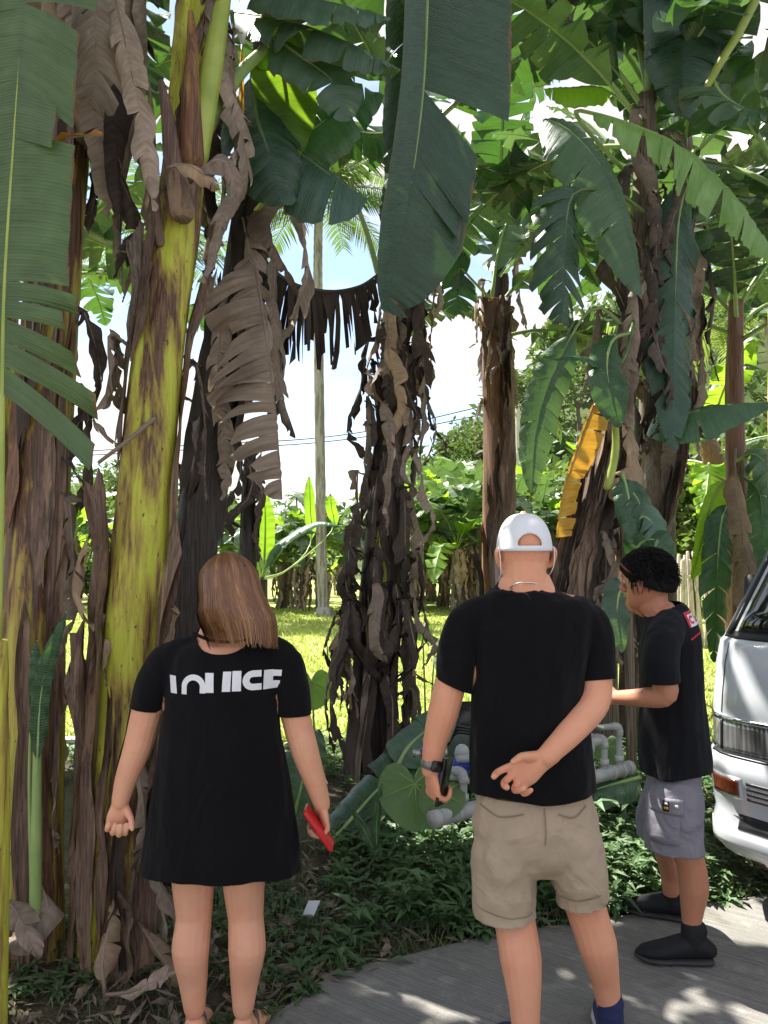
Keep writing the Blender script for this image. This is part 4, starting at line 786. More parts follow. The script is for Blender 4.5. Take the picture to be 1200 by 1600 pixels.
# --- H: right-hand stem with hanging brown leaf, and a lime leaf
H_, tH = plant('slim banana stem with one large brown hanging leaf beside the van window', [(1158, 1060, 6.2), (1160, 900, 6.2), (1152, 780, 6.2), (1148, 620, 6.2), (1150, 470, 6.2)], [18, 17, 16, 14, 11], 'tk_red', 9)
dead_leaf(H_, px_pts([(1150, 700, 6.0), (1148, 760, 5.8), (1160, 830, 5.75), (1158, 900, 5.75), (1160, 990, 5.75)]), 0.15, mat='dead_tan', face=(0, -1, 0.1), tears=3, seed=210, jit=20)
dead_leaf(H_, px_pts([(1150, 800, 6.0), (1165, 850, 5.9), (1170, 930, 5.85), (1160, 1040, 5.85)]), 0.10, mat='dead', face=(0, -1, 0.1), tears=3, seed=211)
pleaf(H_, [(1150, 760, 6.0), (1130, 755, 5.9), (1110, 790, 5.85), (1095, 850, 5.85), (1080, 905, 5.9)], 0.18, wl=0.4, wr=1.0, mat='leaf_lime', rib='rib', face=(0.2, -1, 0.1), s0=0.2, tears=1, gap=0.02, jit=5, seed=212, grav=0.2)
pleaf(H_, [(1150, 780, 6.0), (1130, 800, 5.8), (1122, 860, 5.75), (1118, 950, 5.75), (1115, 1035, 5.8)], 0.16, mat='leaf', rib='rib', face=(0.1, -1, 0.1), s0=0.15, tears=8, gap=0.08, jit=10, sweep=30, seed=213)
pleaf(H_, [(1150, 720, 6.0), (1175, 710, 5.9), (1200, 730, 5.8), (1225, 790, 5.8)], 0.2, mat='leaf_grey', rib='rib', face=(0, -0.8, 0.6), s0=0.15, tears=6, gap=0.08, jit=10, seed=214)
pleaf(H_, [(1150, 740, 6.1), (1185, 770, 6.0), (1190, 850, 6.0), (1185, 920, 6.0)], 0.15, mat='leaf', rib='rib_dark', face=(0, -1, 0.1), s0=0.15, tears=6, gap=0.1, seed=215)
crown(H_, tH, 8, 2.0, 0.28, 18, e=(78, 25, 40, -60), az0=1.0)
I_, tI = plant('banana stem half hidden behind the van at the right frame edge', [(1235, 1080, 5.2), (1232, 800, 5.2), (1228, 500, 5.2), (1222, 250, 5.2)], [30, 28, 25, 20], 'tk_mixed', 10)
crown(I_, tI, 9, 2.3, 0.31, 19, e=(80, 25, 40, -60), az0=2.6)
J_, tJ = plant('pinkish banana stem in the sun beyond the slim stem at right', [(1150, 960, 10), (1135, 850, 10), (1120, 740, 10), (1105, 690, 10)], [20, 19, 17, 14], 'tk_red', 12)
crown(J_, tJ, 8, 1.8, 0.27, 20, e=(78, 10, 40, -80), mats=('leaf_far', 'leaf_lime', 'leaf'))
# second row behind, whose crowns close the roof of leaves
for k, (px_, Y_2, h, sd_, lab) in enumerate([(-60, 5.5, 4.3, 41, 'banana plant of the second row behind the left edge stem'), (60, 6.8, 4.4, 42, 'banana plant of the second row behind the brown stem at left'), (782, 8.2, 5.4, 44, 'banana plant of the second row behind the broad hanging leaf'), (1012, 7.6, 5.0, 45, 'banana plant of the second row hidden behind the mottled stem'), (1040, 9.0, 5.2, 46, 'banana plant of the second row above the bamboo fence')]):
    x = at(px_, 800, Y_2).x
    if sd_ in (44,): x = at(px_ - 4, 800, Y_2).x
    t = thing('banana_plant', lab, 'banana plant', (x, Y_2, 0), 'banana plants along the road')
    tr = make_trunk(t, [(x, Y_2, -0.05), (x + 0.02, Y_2, h * 0.5), (x + 0.04, Y_2 + .05, h)], [0.10, 0.09, 0.07], 'tk_grey' if k % 2 else 'tk_dark', sd_, 24, 20)
    crown(t, tr, 9, 2.2, 0.31, sd_, e=(80, 20, 45, -70), mats=('leaf', 'leaf', 'leaf_far', 'leaf_deep'))
    for j in range(5): skirt(t, tr, 0.95 - 0.04 * j, j * 75, 1.0, 0.13, ['dead', 'dead_dark'][j % 2], seed=sd_ * 9 + j, NS=20)
# extra plants added on the sun's side, left of the frame, to shade the roadside
for k, (x, y, h, sd_) in enumerate([(-2.6, 3.4, 4.4, 51), (-3.6, 5.0, 4.6, 52), (-3.0, 5.8, 4.8, 53)]):
    t = thing('banana_plant', ['banana plant just outside the left edge that shades the roadside', 'banana plant further left of the brown and yellow stem', 'banana plant behind the brown and yellow stem at far left'][k], 'banana plant', (x, y, 0), 'banana plants along the road')
    tr = make_trunk(t, [(x, y, -0.05), (x + 0.05, y, h * 0.5), (x + 0.1, y + .05, h)], [0.17, 0.13, 0.08], 'tk_mixed', sd_, 24, 20)
    crown(t, tr, 8, 2.5, 0.33, sd_, e=(80, 15, 45, -60), mats=('leaf', 'leaf', 'leaf_grey'))
# ================================================================ PEOPLE
def skin_mat(name, c, c2):
    s = NT(name, 0.5, 0.4); v = s.vec(); n = s.noise(v, 7, 4); f = s.noise(v, 220, 2); bl = s.noise(v, 22, 3)
    k = s.mix(s.ramp(n, 0.35, 0.65), c, c2); k = s.mix(s.math('MULTIPLY', s.ramp(bl, 0.5, 0.72), 0.45), k, (c2[0] * 1.02, c2[1] * 0.75, c2[2] * 0.72)); s.col(k)
    s.b.inputs['Subsurface Weight'].default_value = 0.12; s.b.inputs['Subsurface Radius'].default_value = (0.9, 0.35, 0.2); s.b.inputs['Subsurface Scale'].default_value = 0.012
    s.bump(f, 0.12, 0.002); return s.m
M['skin_a'] = skin_mat('skin_light_tan', (0.66, 0.325, 0.20), (0.74, 0.38, 0.24))
M['skin_b'] = skin_mat('skin_tan', (0.66, 0.30, 0.175), (0.74, 0.35, 0.215))
M['skin_c'] = skin_mat('skin_brown', (0.46, 0.20, 0.115), (0.53, 0.24, 0.145))
def cloth_mat(name, c, c2, rough=0.9, weave=900, fold=0.35, fs=(7, 7, 4)):
    s = NT(name, rough, 0.15); v = s.vec(); n = s.noise(v, 5, 4); wv = s.noise(v, weave, 2); fo = s.noise(s.n('Mapping', {'Vector': v, 'Scale': fs}).outputs[0], 1.0, 3, 0.45, 0.8)
    k = s.mix(s.ramp(n, 0.3, 0.7), c, c2); s.col(s.mix(s.math('MULTIPLY', wv, 0.3), k, tuple(x * 0.7 for x in c)))
    s.b.inputs['Sheen Weight'].default_value = 0.04; s.b.inputs['Sheen Roughness'].default_value = 0.5
    s.bump(s.math('ADD', s.math('MULTIPLY', fo, 1.0), s.math('MULTIPLY', wv, 0.03)), fold, 0.06); return s.m
M['black_cloth'] = cloth_mat('black_cotton', (0.0038, 0.0037, 0.005), (0.0058, 0.0057, 0.0072), fold=0.6)
M['dark_cloth'] = cloth_mat('washed_black_cotton', (0.0075, 0.008, 0.0105), (0.011, 0.0115, 0.015), fold=0.6)
M['khaki'] = cloth_mat('khaki_cotton', (0.42, 0.325, 0.23), (0.48, 0.375, 0.27), fold=0.5, fs=(9, 9, 9))
M['grey_cloth'] = cloth_mat('grey_blue_cotton', (0.21, 0.20, 0.235), (0.26, 0.25, 0.285), fold=0.5, fs=(10, 10, 10))
M['white_cloth'] = cloth_mat('white_cotton', (0.76, 0.77, 0.80), (0.80, 0.81, 0.84), fold=0.08)
M['print'] = plain('white_print', (0.72, 0.72, 0.74), 0.6, 0.3, 0.05, 60)
M['amber_band'] = plain('dark_red_band', (0.22, 0.025, 0.02), 0.4, 0.4, 0.1)
M['yellow_print'] = plain('yellow_print', (0.6, 0.33, 0.03), 0.6, 0.3, 0.05, 60)
M['red_print'] = plain('red_print', (0.55, 0.03, 0.045), 0.6, 0.3, 0.08, 60)
M['navy'] = cloth_mat('navy_fabric', (0.022, 0.030, 0.085), (0.035, 0.045, 0.11), fold=0.1)
M['shoe_black'] = plain('black_shoe', (0.012, 0.012, 0.014), 0.7, 0.3, 0.2, 40)
M['sole_dark'] = plain('dark_sole', (0.035, 0.033, 0.034), 0.6, 0.4, 0.2, 40)
M['sole_white'] = plain('pale_sole', (0.5, 0.5, 0.52), 0.6, 0.4, 0.1, 40)
M['eye'] = plain('eye_white', (0.75, 0.72, 0.7), 0.2, 0.5, 0.03)
M['lip'] = plain('lips', (0.42, 0.16, 0.13), 0.45, 0.5, 0.1)
M['plastic_red'] = plain('red_plastic', (0.55, 0.015, 0.02), 0.25, 0.5, 0.1)
M['plastic_black'] = plain('black_plastic', (0.012, 0.012, 0.014), 0.25, 0.5, 0.1)
M['plastic_blue'] = plain('blue_plastic', (0.03, 0.10, 0.45), 0.3, 0.5, 0.1)
M['watch'] = plain('grey_watch_strap', (0.20, 0.19, 0.175), 0.4, 0.5, 0.25, 90, metal=0.3)
M['silver'] = plain('silver', (0.75, 0.75, 0.76), 0.25, 0.5, 0.05, metal=0.9)
M['rubber'] = plain('dusky_rubber', (0.16, 0.10, 0.095), 0.7, 0.3, 0.2, 50)
def hair_mat(name, c0, c1, sc=(160, 160, 5), rough=0.42):
    s = NT(name, rough, 0.5); v = s.n('TexCoord').outputs['Object']
    n = s.noise(s.n('Mapping', {'Vector': v, 'Scale': sc}).outputs[0], 1.0, 3); b = s.noise(s.n('Mapping', {'Vector': v, 'Scale': (18, 18, 3)}).outputs[0], 1.0, 3)
    s.col(s.mix(s.ramp(s.math('MULTIPLY_ADD', n, 0.5, s.math('MULTIPLY', b, 0.5)), 0.36, 0.64), c0, c1)); s.b.inputs['Anisotropic'].default_value = 0.5; s.bump(n, 0.5, 0.004); return s.m
M['hair_brown'] = hair_mat('brown_hair', (0.06, 0.024, 0.010), (0.34, 0.155, 0.065), (260, 260, 4), 0.36)
def strand_mat(name, c0, c1, c2):
    s = NT(name, 0.34, 0.5); u = s.n('SeparateXYZ', {'Vector': s.n('TexCoord').outputs['UV']}).outputs['X']
    k = s.mix(s.ramp(u, 0.0, 0.55), c0, c1); s.col(s.mix(s.ramp(u, 0.55, 1.0), k, c2)); s.b.inputs['Anisotropic'].default_value = 0.6; return s.m
M['hair_strand'] = strand_mat('brown_hair_strands', (0.055, 0.022, 0.010), (0.20, 0.085, 0.035), (0.46, 0.24, 0.11))
M['hair_black'] = hair_mat('black_hair', (0.004, 0.004, 0.0045), (0.014, 0.013, 0.013), (120, 120, 40), 0.75); M['hair_black'].node_tree.nodes['Principled BSDF'].inputs['Specular IOR Level'].default_value = 0.15

def solidify_tubes(tubes, voxel, smooth=4, ratio=None, extra=None):
    """tubes: list of (points, radii, side); returns one continuous mesh grown from them"""
    V, Fc = [], []
    for tb in tubes:
        pts, rad, sd_ = tb[:3]; n = max(3, 5 * (len(pts) - 1)); P = catmull(pts, n) if len(pts) > 2 else [V3(pts[0]).lerp(V3(pts[1]), i / n) for i in range(n + 1)]
        add_tube(V, Fc, P, lerp_list(rad, n), 16, side=sd_)
    me = bpy.data.meshes.new('tmp'); me.from_pydata([tuple(v) for v in V], [], Fc)
    bm = bmesh.new(); bm.from_mesh(me); bmesh.ops.recalc_face_normals(bm, faces=bm.faces); bm.to_mesh(me); bm.free()
    o = bpy.data.objects.new('tmp', me); col.objects.link(o)
    m = o.modifiers.new('r', 'REMESH'); m.mode = 'VOXEL'; m.voxel_size = voxel; m.adaptivity = 0
    m = o.modifiers.new('s', 'SMOOTH'); m.factor = 0.5; m.iterations = smooth
    if ratio: m = o.modifiers.new('d', 'DECIMATE'); m.ratio = ratio
    dg = bpy.context.evaluated_depsgraph_get(); out = bpy.data.meshes.new_from_object(o.evaluated_get(dg)); bpy.data.objects.remove(o); bpy.data.meshes.remove(me); return out
def carve(me, funcs):
    """remove the part of a mesh where any g(co) > 0, with a clean edge"""
    bm = bmesh.new(); bm.from_mesh(me)
    for g in funcs:
        bm.verts.ensure_lookup_table(); val = {v: g(v.co) for v in bm.verts}
        snap, kill = [], []
        for v in bm.verts:
            if val[v] > 0:
                best = None
                for e in v.link_edges:
                    u = e.other_vert(v)
                    if val[u] <= 0 and (best is None or val[u] < val[best]): best = u
                (snap if best is not None else kill).append((v, best))
        new = [(v, v.co + (u.co - v.co) * (val[v] / (val[v] - val[u]))) for v, u in snap]
        ss = set(v for v, u in snap)
        for v, c in new: v.co = c
        fs = [f for f in bm.faces if all(v in ss for v in f.verts)]
        bmesh.ops.delete(bm, geom=fs, context='FACES'); bmesh.ops.delete(bm, geom=[v for v, _ in kill if v.is_valid], context='VERTS')
    bmesh.ops.delete(bm, geom=[v for v in bm.verts if not v.link_faces], context='VERTS')
    bm.to_mesh(me); bm.free(); me.update()
def plane_cut(p, n, ok, rad=0.2):
    p, n = V3(p), V3(n).normalized()
    return lambda c: (c - p).dot(n) if ok(c) and (c - p).length < rad else -1.0
def thicken(me, t=0.003):
    bm = bmesh.new(); bm.from_mesh(me); g = bmesh.ops.solidify(bm, geom=bm.faces[:], thickness=t); bm.to_mesh(me); bm.free()
def wrinkle(me, amp, sc, seed=0, mask=None):
    n = len(me.vertices); co = [0.0] * (3 * n); no = [0.0] * (3 * n); me.vertices.foreach_get('co', co); me.vertices.foreach_get('normal', no)
    for i in range(n):
        x, y, z = co[3 * i:3 * i + 3]; k = 1 if mask is None else mask(V3((x, y, z)))
        if k > 0:
            k *= amp * noise.noise(V3((x * sc[0], y * sc[1], z * sc[2] + seed)))
            for j in range(3): co[3 * i + j] += no[3 * i + j] * k
    me.vertices.foreach_set('co', co); me.update()

def rot_to(v, axis, a): return Matrix.Rotation(a, 3, axis) @ v
def hand_tubes(W, d, n, t, sc=1.0, curl=(20, 25, 25), thumb=(0.6, 0.3), fan=0.10, curls=None):
    """W wrist centre, d wrist to knuckles, n the way the palm faces, t towards the thumb"""
    d = V3(d).normalized(); n = V3(n); n = (n - d * n.dot(d)).normalized(); t = d.cross(n) if d.cross(n).dot(V3(t)) > 0 else n.cross(d)
    W = V3(W); out = [([W - d * 0.03 * sc, W + d * 0.012 * sc, W + d * 0.05 * sc, W + d * 0.088 * sc], [(0.026 * sc, 0.019 * sc), (0.029 * sc, 0.018 * sc), (0.039 * sc, 0.0155 * sc), (0.038 * sc, 0.0115 * sc)], t)]
    for k, (off, ln, fr) in enumerate([(0.031, 0.076, 0.0090), (0.0110, 0.082, 0.0092), (-0.0100, 0.076, 0.0088), (-0.0295, 0.059, 0.0079)]):
        c = curls[k] if curls else curl; p = W + (d * (0.088 - 0.0035 * abs(k - 1) ** 1.4) + t * off) * sc
        q = (d + t * fan * (1.3 - k) * 0.9).normalized(); ax = q.cross(n).normalized(); pts = [p - q * 0.02 * sc, p]; a = 0
        for seg, ca in zip((0.46, 0.30, 0.26), c):
            a += R(ca); pts.append(pts[-1] + rot_to(q, ax, a) * (ln * seg * sc))
        out.append((pts, [(fr * 1.05 * sc,) * 2, (fr * 1.12 * sc,) * 2, (fr * 1.03 * sc,) * 2, (fr * 1.0 * sc,) * 2, (fr * 0.88 * sc,) * 2], t))
    b = W + (d * 0.022 + t * 0.022 + n * 0.006) * sc
    u = (d * (1 - thumb[0] * 0.4) + t * thumb[0] + n * thumb[1]).normalized(); u2 = (u * 0.8 + d * 0.5 + n * thumb[1] * 0.8 - t * 0.12).normalized()
    out.append(([b - u * 0.012 * sc, b + u * 0.026 * sc, b + u * 0.050 * sc, b + u * 0.050 * sc + u2 * 0.034 * sc], [(0.0145 * sc,) * 2, (0.0135 * sc,) * 2, (0.0105 * sc,) * 2, (0.0085 * sc,) * 2], d))
    return out

HEAD = [(0.0, .15, .14, .34), (.07, .23, .03, .395), (.18, .285, -.12, .41), (.30, .325, -.30, .42), (.44, .345, -.40, .425), (.60, .352, -.445, .425), (.75, .335, -.43, .385), (.87, .27, -.35, .30), (.95, .175, -.22, .18), (.995, .06, -.08, .05)]
def head_tubes(c, H, yaw, tilt=0.0, roll=0.0):
    """c: chin-level centre of the head; yaw 0 faces +Y"""
    Rm = Matrix.Rotation(yaw, 3, 'Z') @ Matrix.Rotation(tilt, 3, 'X') @ Matrix.Rotation(roll, 3, 'Y')
    f = lambda x, y, z: V3(c) + Rm @ (V3((x, y, z)) * H)
    out = []
    pts = [f(0, (a + b) / 2, z) for z, w, a, b in HEAD]; rad = [(w * H, (b - a) / 2 * H) for z, w, a, b in HEAD]
    out.append((pts, rad, Rm @ V3((1, 0, 0))))
    out.append(([f(0, .40, .56), f(0, .46, .46), f(0, .50, .37), f(0, .44, .33)], [(.035 * H,) * 2, (.042 * H,) * 2, (.06 * H, .05 * H), (.05 * H,) * 2], Rm @ V3((1, 0, 0))))
    out.append(([f(-.09, .395, .215), f(0, .425, .215), f(.09, .395, .215)], [(.03 * H,) * 2, (.04 * H,) * 2, (.03 * H,) * 2], Rm @ V3((0, 0, 1))))
    out.append(([f(0, .33, .02), f(0, .37, .10)], [(.09 * H,) * 2, (.08 * H,) * 2], Rm @ V3((1, 0, 0))))
    out.append(([f(-.2, .37, .60), f(0, .40, .60), f(.2, .37, .60)], [(.035 * H,) * 2, (.04 * H,) * 2, (.035 * H,) * 2], Rm @ V3((0, 0, 1))))
    for s_ in (-1, 1):
        out.append(([f(s_ * .345, -.03, .28), f(s_ * .385, -.06, .36), f(s_ * .405, -.09, .47), f(s_ * .37, -.05, .53)], [(.03 * H, .035 * H), (.03 * H, .07 * H), (.03 * H, .085 * H), (.028 * H, .05 * H)], Rm @ V3((1, 0, 0))))
    return out, f, Rm
def face_parts(body, f, Rm, H):
    for s_ in (-1, 1):
        V, Fc = [], []; add_tube(V, Fc, [f(s_ * .15, .30, .49), f(s_ * .15, .325, .49)], [.05 * H, .045 * H], 10, side=Rm @ V3((1, 0, 0))); mk('eye', V, Fc, M['eye'], body)
        V, Fc = [], []; add_tube(V, Fc, [f(s_ * .15, .36, .49), f(s_ * .15, .368, .49)], [.024 * H, .018 * H], 8); mk('iris', V, Fc, M['shoe_black'], body)
    V, Fc = [], []; add_tube(V, Fc, [f(-.10, .415, .215), f(0, .455, .212), f(.10, .415, .215)], [.018 * H, .024 * H, .018 * H], 8); mk('mouth', V, Fc, M['lip'], body)
def foot_tubes(ank, d, sc=1.0, h=0.03):
    """bare foot from the ankle; d points to the toes"""
    d = V3(d).normalized(); a = V3(ank); z = a.z; s = d.cross(V3((0, 0, 1)))
    g = lambda x, zz: V3((a.x, a.y, zz)) + d * (x * sc)
    return [([g(-0.055, 0.035), g(-0.02, 0.038), g(0.04, 0.040), g(0.10, 0.030), g(0.155, 0.022), g(0.185, 0.018)], [(0.026, 0.026), (0.031, 0.034), (0.034, 0.036), (0.042, 0.026), (0.046, 0.018), (0.03, 0.012)], s),
            ([a, V3((a.x, a.y, 0.05)) + d * 0.01], [0.036 * sc, 0.038 * sc], s)]
def shoe(parent, ank, d, L=0.285, up='shoe_black', sole='sole_dark', z0=0.012, wd=0.05, name='shoe', stripe=None):
    d = V3(d).normalized(); s = d.cross(V3((0, 0, 1))); a = V3((ank[0], ank[1], 0)) - d * 0.065
    g = lambda x, z: a + d * (x * L) + V3((0, 0, z0 + z))
    o = mesh_obj(name, solidify_tubes([([g(0.02, .05), g(.15, .062), g(.32, .062), g(.5, .052), g(.72, .04), g(.9, .034), g(.99, .028)], [(.034, .032), (.04, .045), (.042, .046), (.045, .040), (.049, .03), (.042, .022), (.022, .014)], s),
        ([g(.20, .06), g(.20, .10), g(.19, .125)], [(.037, .045), (.036, .042), (.037, .044)], s)], 0.006, 3), M[up], parent)
    V, Fc = [], []; add_tube(V, Fc, [g(0.0, .012), g(.15, .012), g(.4, .012), g(.7, .013), g(.9, .014), g(1.01, .02)], [(.034, .013), (.043, .013), (.043, .013), (.053, .013), (.046, .012), (.02, .01)], 18, side=s); mk('sole', V, Fc, M[sole], o)
    return o
def tuck(body, bvh, ok, margin=0.007, maxd=0.04):
    """draw the skin in under the cloth where it would show through"""
    tree, edge = bvh; b = BASE[body.name]
    for v in body.data.vertices:
        c = v.co + b
        if not ok(c): continue
        l, n, i, dd = tree.find_nearest(c, maxd)
        if l is None or (c - l).dot(n) < -margin: continue
        if edge.find(l)[2] < 0.007: continue
        v.co = l - n * margin - b
LASTB = {}
def sleeves(cloth, mat, items, person, body):
    """short sleeves: (tube, hem point, hem direction); each a part of its shirt"""
    for tb_, p, n in items:
        me = solidify_tubes([tb_], 0.0055, 4); me.update(); wrinkle(me, 0.006, (14, 14, 9), p[0] * 9); 
        bm = bmesh.new(); bm.from_mesh(me); bmesh.ops.bisect_plane(bm, geom=bm.verts[:] + bm.edges[:] + bm.faces[:], plane_co=p, plane_no=n, clear_outer=True); bm.to_mesh(me); bd = [v.co.copy() for v in bm.verts if v.is_boundary]
        from mathutils.kdtree import KDTree
        kd = KDTree(len(bd)); [kd.insert(c, i) for i, c in enumerate(bd)]; kd.balance(); tr_ = BVHTree.FromBMesh(bm); bm.free()
        pp, nn = V3(p), V3(n).normalized(); q = tb_[0]
        tuck(body, (tr_, kd), lambda c: (c - pp).dot(nn) < -0.004 and (c - pp).length < 0.14 and c.z < max(x.z for x in q), 0.006, 0.03)
        thicken(me, 0.0025); mesh_obj('sleeve', me, M[mat], cloth)
def clothing(name, tubes, voxel, mat, parent, cuts, smooth=6, wr=None, thick=0.0025, mask=None, shape=None):
    me = solidify_tubes(tubes, voxel, smooth)
    if shape:
        for v in me.vertices: v.co = shape(v.co)
    if wr: 
        me.update()
        for amp, sc, sd_ in wr: wrinkle(me, amp, sc, sd_, mask)
    carve(me, cuts)
    from mathutils.kdtree import KDTree
    bm = bmesh.new(); bm.from_mesh(me); bd = [v.co.copy() for v in bm.verts if v.is_boundary]; kd = KDTree(len(bd)); [kd.insert(c, i) for i, c in enumerate(bd)]; kd.balance(); LASTB[0] = (BVHTree.FromBMesh(bm), kd); bm.free()
    if thick: thicken(me, thick)
    return mesh_obj(name, me, M[mat], parent)
def decal(name, polys, to3, bvh, dirv, mat, parent, off=0.002):
    """flat print: small quads laid on the cloth along direction dirv"""
    V, Fc = [], []; dv = V3(dirv).normalized()
    for q in polys:
        idx = []
        for p in q:
            c = to3(*p); h = bvh.ray_cast(c - dv * 0.6, dv, 2.0)
            if h[0] is None: idx = None; break
            V.append(h[0] - dv * off); idx.append(len(V) - 1)
        if idx: Fc.append(tuple(idx))
    return mk(name, V, Fc, M[mat], parent)
def quad_grid(x0, y0, x1, y1, n=3, m=4, sk=0.0):
    g = lambda i, j: (x0 + (x1 - x0) * i / n + sk * (j / m), y0 + (y1 - y0) * j / m)
    return [[g(i, j), g(i + 1, j), g(i + 1, j + 1), g(i, j + 1)] for i in range(n) for j in range(m)]
def arc_grid(cx, cy, r0, r1, a0, a1, n=14, ky=1.0):
    g = lambda a, r: (cx + r * cos(R(a)), cy - ky * r * sin(R(a)))
    out = []
    for i in range(n):
        a, b = a0 + (a1 - a0) * i / n, a0 + (a1 - a0) * (i + 1) / n
        for k in range(2): ra, rb = r0 + (r1 - r0) * k / 2, r0 + (r1 - r0) * (k + 1) / 2; out.append([g(a, ra), g(b, ra), g(b, rb), g(a, rb)])
    return out
def rings(Y, lst, k=1.0, add=0.0):
    """torso rings from photo rows: (row, left px, right px, half depth, y shift)"""
    pts, rad = [], []
    for row in lst:
        py, a, b, dp = row[:4]; dy = row[4] if len(row) > 4 else 0
        pts.append(at((a + b) / 2, py, Y + dy)); rad.append(((b - a) / 2 * (Y + dy) / F * k + add, dp * k + add))
    return (pts, rad, V3((1, 0, 0)))
X1 = V3((1, 0, 0))

# ---------------------------------------------------------------- the woman in the black dress
YW = 2.52; pw = lambda x, y, dy=0.0: at(x, y, YW + dy); q_ = YW / F
wo = thing('person', 'woman with long brown hair in a short black dress holding a red phone', 'person', (pw(345, 1600).x, YW, 0.0))
ht, hf, hR = head_tubes(pw(362, 972, 0.01), 0.222, R(8), R(-14), R(-6))
tb = list(ht)
tb.append(([pw(355, 1010, -0.01), pw(356, 985, -0.005), pw(360, 955, 0.02)], [(.058, .058), (.052, .055), (.05, .055)], X1))
tb.append(rings(YW, [(1000, 305, 405, .075), (1012, 278, 432, .088), (1030, 268, 440, .105), (1060, 266, 436, .12), (1120, 264, 430, .125), (1200, 262, 432, .115), (1255, 262, 432, .12), (1290, 270, 424, .10)]))
arms = []
arms.append(([pw(282, 1022), pw(252, 1050), pw(232, 1105, 0.0), pw(216, 1165, 0.0), pw(198, 1215, -0.01), pw(188, 1252, -0.02)], [.044, .049, .051, .046, .036, .028], X1))
arms.append(([pw(428, 1020), pw(452, 1050), pw(460, 1110), pw(476, 1172), pw(492, 1220, 0.01), pw(503, 1256, 0.02)], [.044, .048, .049, .045, .036, .028], X1))
tb += arms
tb += hand_tubes(pw(188, 1252, -0.02), pw(182, 1300, -0.03) - pw(190, 1250, -0.02), V3((0.35, -0.9, 0.1)), V3((1, 0.2, 0)), 0.90, (62, 70, 45), (0.55, 0.75))
tb += hand_tubes(pw(503, 1256, 0.02), pw(512, 1310, 0.03) - pw(503, 1256, 0.02), V3((-0.9, -0.35, 0)), V3((-0.5, 1.0, -0.1)), 0.90, (50, 65, 40), (0.5, 0.5))
for hx, kx, cx, ax, fx in ((302, 303, 298, 304, 300), (381, 384, 386, 380, 384)):
    tb.append(([pw(hx, 1310), pw(hx, 1375), pw(kx, 1432, 0.01), pw(cx, 1482, -0.015), pw(cx + (ax - cx) * .6, 1530, 0.0), pw(ax, 1575, 0.0)], [.072, .068, .057, .060, .046, .034], X1))
    A_ = pw(ax, 1583, 0.0); tb += foot_tubes(V3((A_.x, A_.y, 0.07)), V3((-0.12 if hx < 340 else 0.18, 1, 0)), 0.95)
wb = mesh_obj('body', solidify_tubes(tb, 0.0033, 5, 0.38), M['skin_a'], wo); face_parts(wb, hf, hR, 0.222)
# dress
dr = [rings(YW, [(1000, 300, 408, .08), (1012, 272, 436, .093), (1030, 262, 444, .11), (1060, 260, 440, .126), (1110, 257, 437, .132), (1150, 252, 440, .132), (1200, 245, 449, .130), (1260, 236, 459, .142), (1320, 228, 466, .152), (1380, 219, 470, .158), (1410, 216, 474, .16)]),
      ([pw(300, 1016), pw(272, 1030), pw(250, 1058), pw(243, 1078)], [.05, .061, .060, .05], X1), ([pw(410, 1012), pw(436, 1028), pw(452, 1058), pw(457, 1078)], [.052, .061, .060, .05], X1)]
slv = [(([pw(288, 1020), pw(262, 1034), pw(243, 1066), pw(229, 1112), pw(226, 1130)], [.045, .060, .062, .057, .056], X1), pw(231, 1107), pw(224, 1160) - pw(233, 1100)), (([pw(424, 1018), pw(447, 1036), pw(455, 1070), pw(461, 1120), pw(462, 1138)], [.045, .058, .060, .055, .054], X1), pw(461, 1116), pw(463, 1170) - pw(461, 1110))]
wc_ = pw(352, 1000); hz0 = pw(345, 1384, -.15).z; hzs = pw(345, 1360).z
def hem_w(c):
    if c.z > pw(300, 1250).z: return -1
    u = abs(c.x - pw(345, 1300).x) / 0.25; k = max(0, (u - 0.50) / 0.50); return (hz0 + (hzs - hz0) * k * k * (3 - 2 * min(1, k)) if k < 1 else hzs) - c.z
def scoop(c):
    x = (c.x - pw(354, 1000).x) / 0.117; z = (c.z - pw(354, 1023, -.10).z) / 0.085
    if abs(c.x - pw(354, 1000).x) > 0.135: return -1
    return z - abs(x) ** 2.6 if c.y < YW + 0.01 else z - 0.25 - abs(x) ** 2.6
cl = clothing('dress', dr, 0.0065, 'black_cloth', wo, [hem_w, scoop], wr=[(0.010, (9, 9, 2.2), 3), (0.006, (18, 18, 6), 9)], mask=lambda c: 1.0 if c.z < pw(300, 1090).z else 0.15)
tube_obj('neck_strap', [pw(303, 990, -0.05), pw(328, 1000, -0.088), pw(356, 1003, -0.096), pw(386, 999, -0.088), pw(408, 988, -0.05)], [.0055, .0055], M['black_cloth'], wo, n=16, seg=6)
tuck(wb, LASTB[0], lambda c: abs(c.x - pw(345, 0).x) < .185 and (c.z > pw(0, 1110).z or abs(c.x - pw(345, 0).x) < .155) and c.z > pw(0, 1330).z and not (c.y < YW - .02 and scoop(c) > -0.1))
sleeves(cl, 'black_cloth', slv, wo, wb)
bv = BVHTree.FromPolygons([v.co + BASE[cl.name] for v in cl.data.vertices], [tuple(p.vertices) for p in cl.data.polygons])
zx = lambda x, y: (140 + x / 2.857, 840 + y / 2.857)
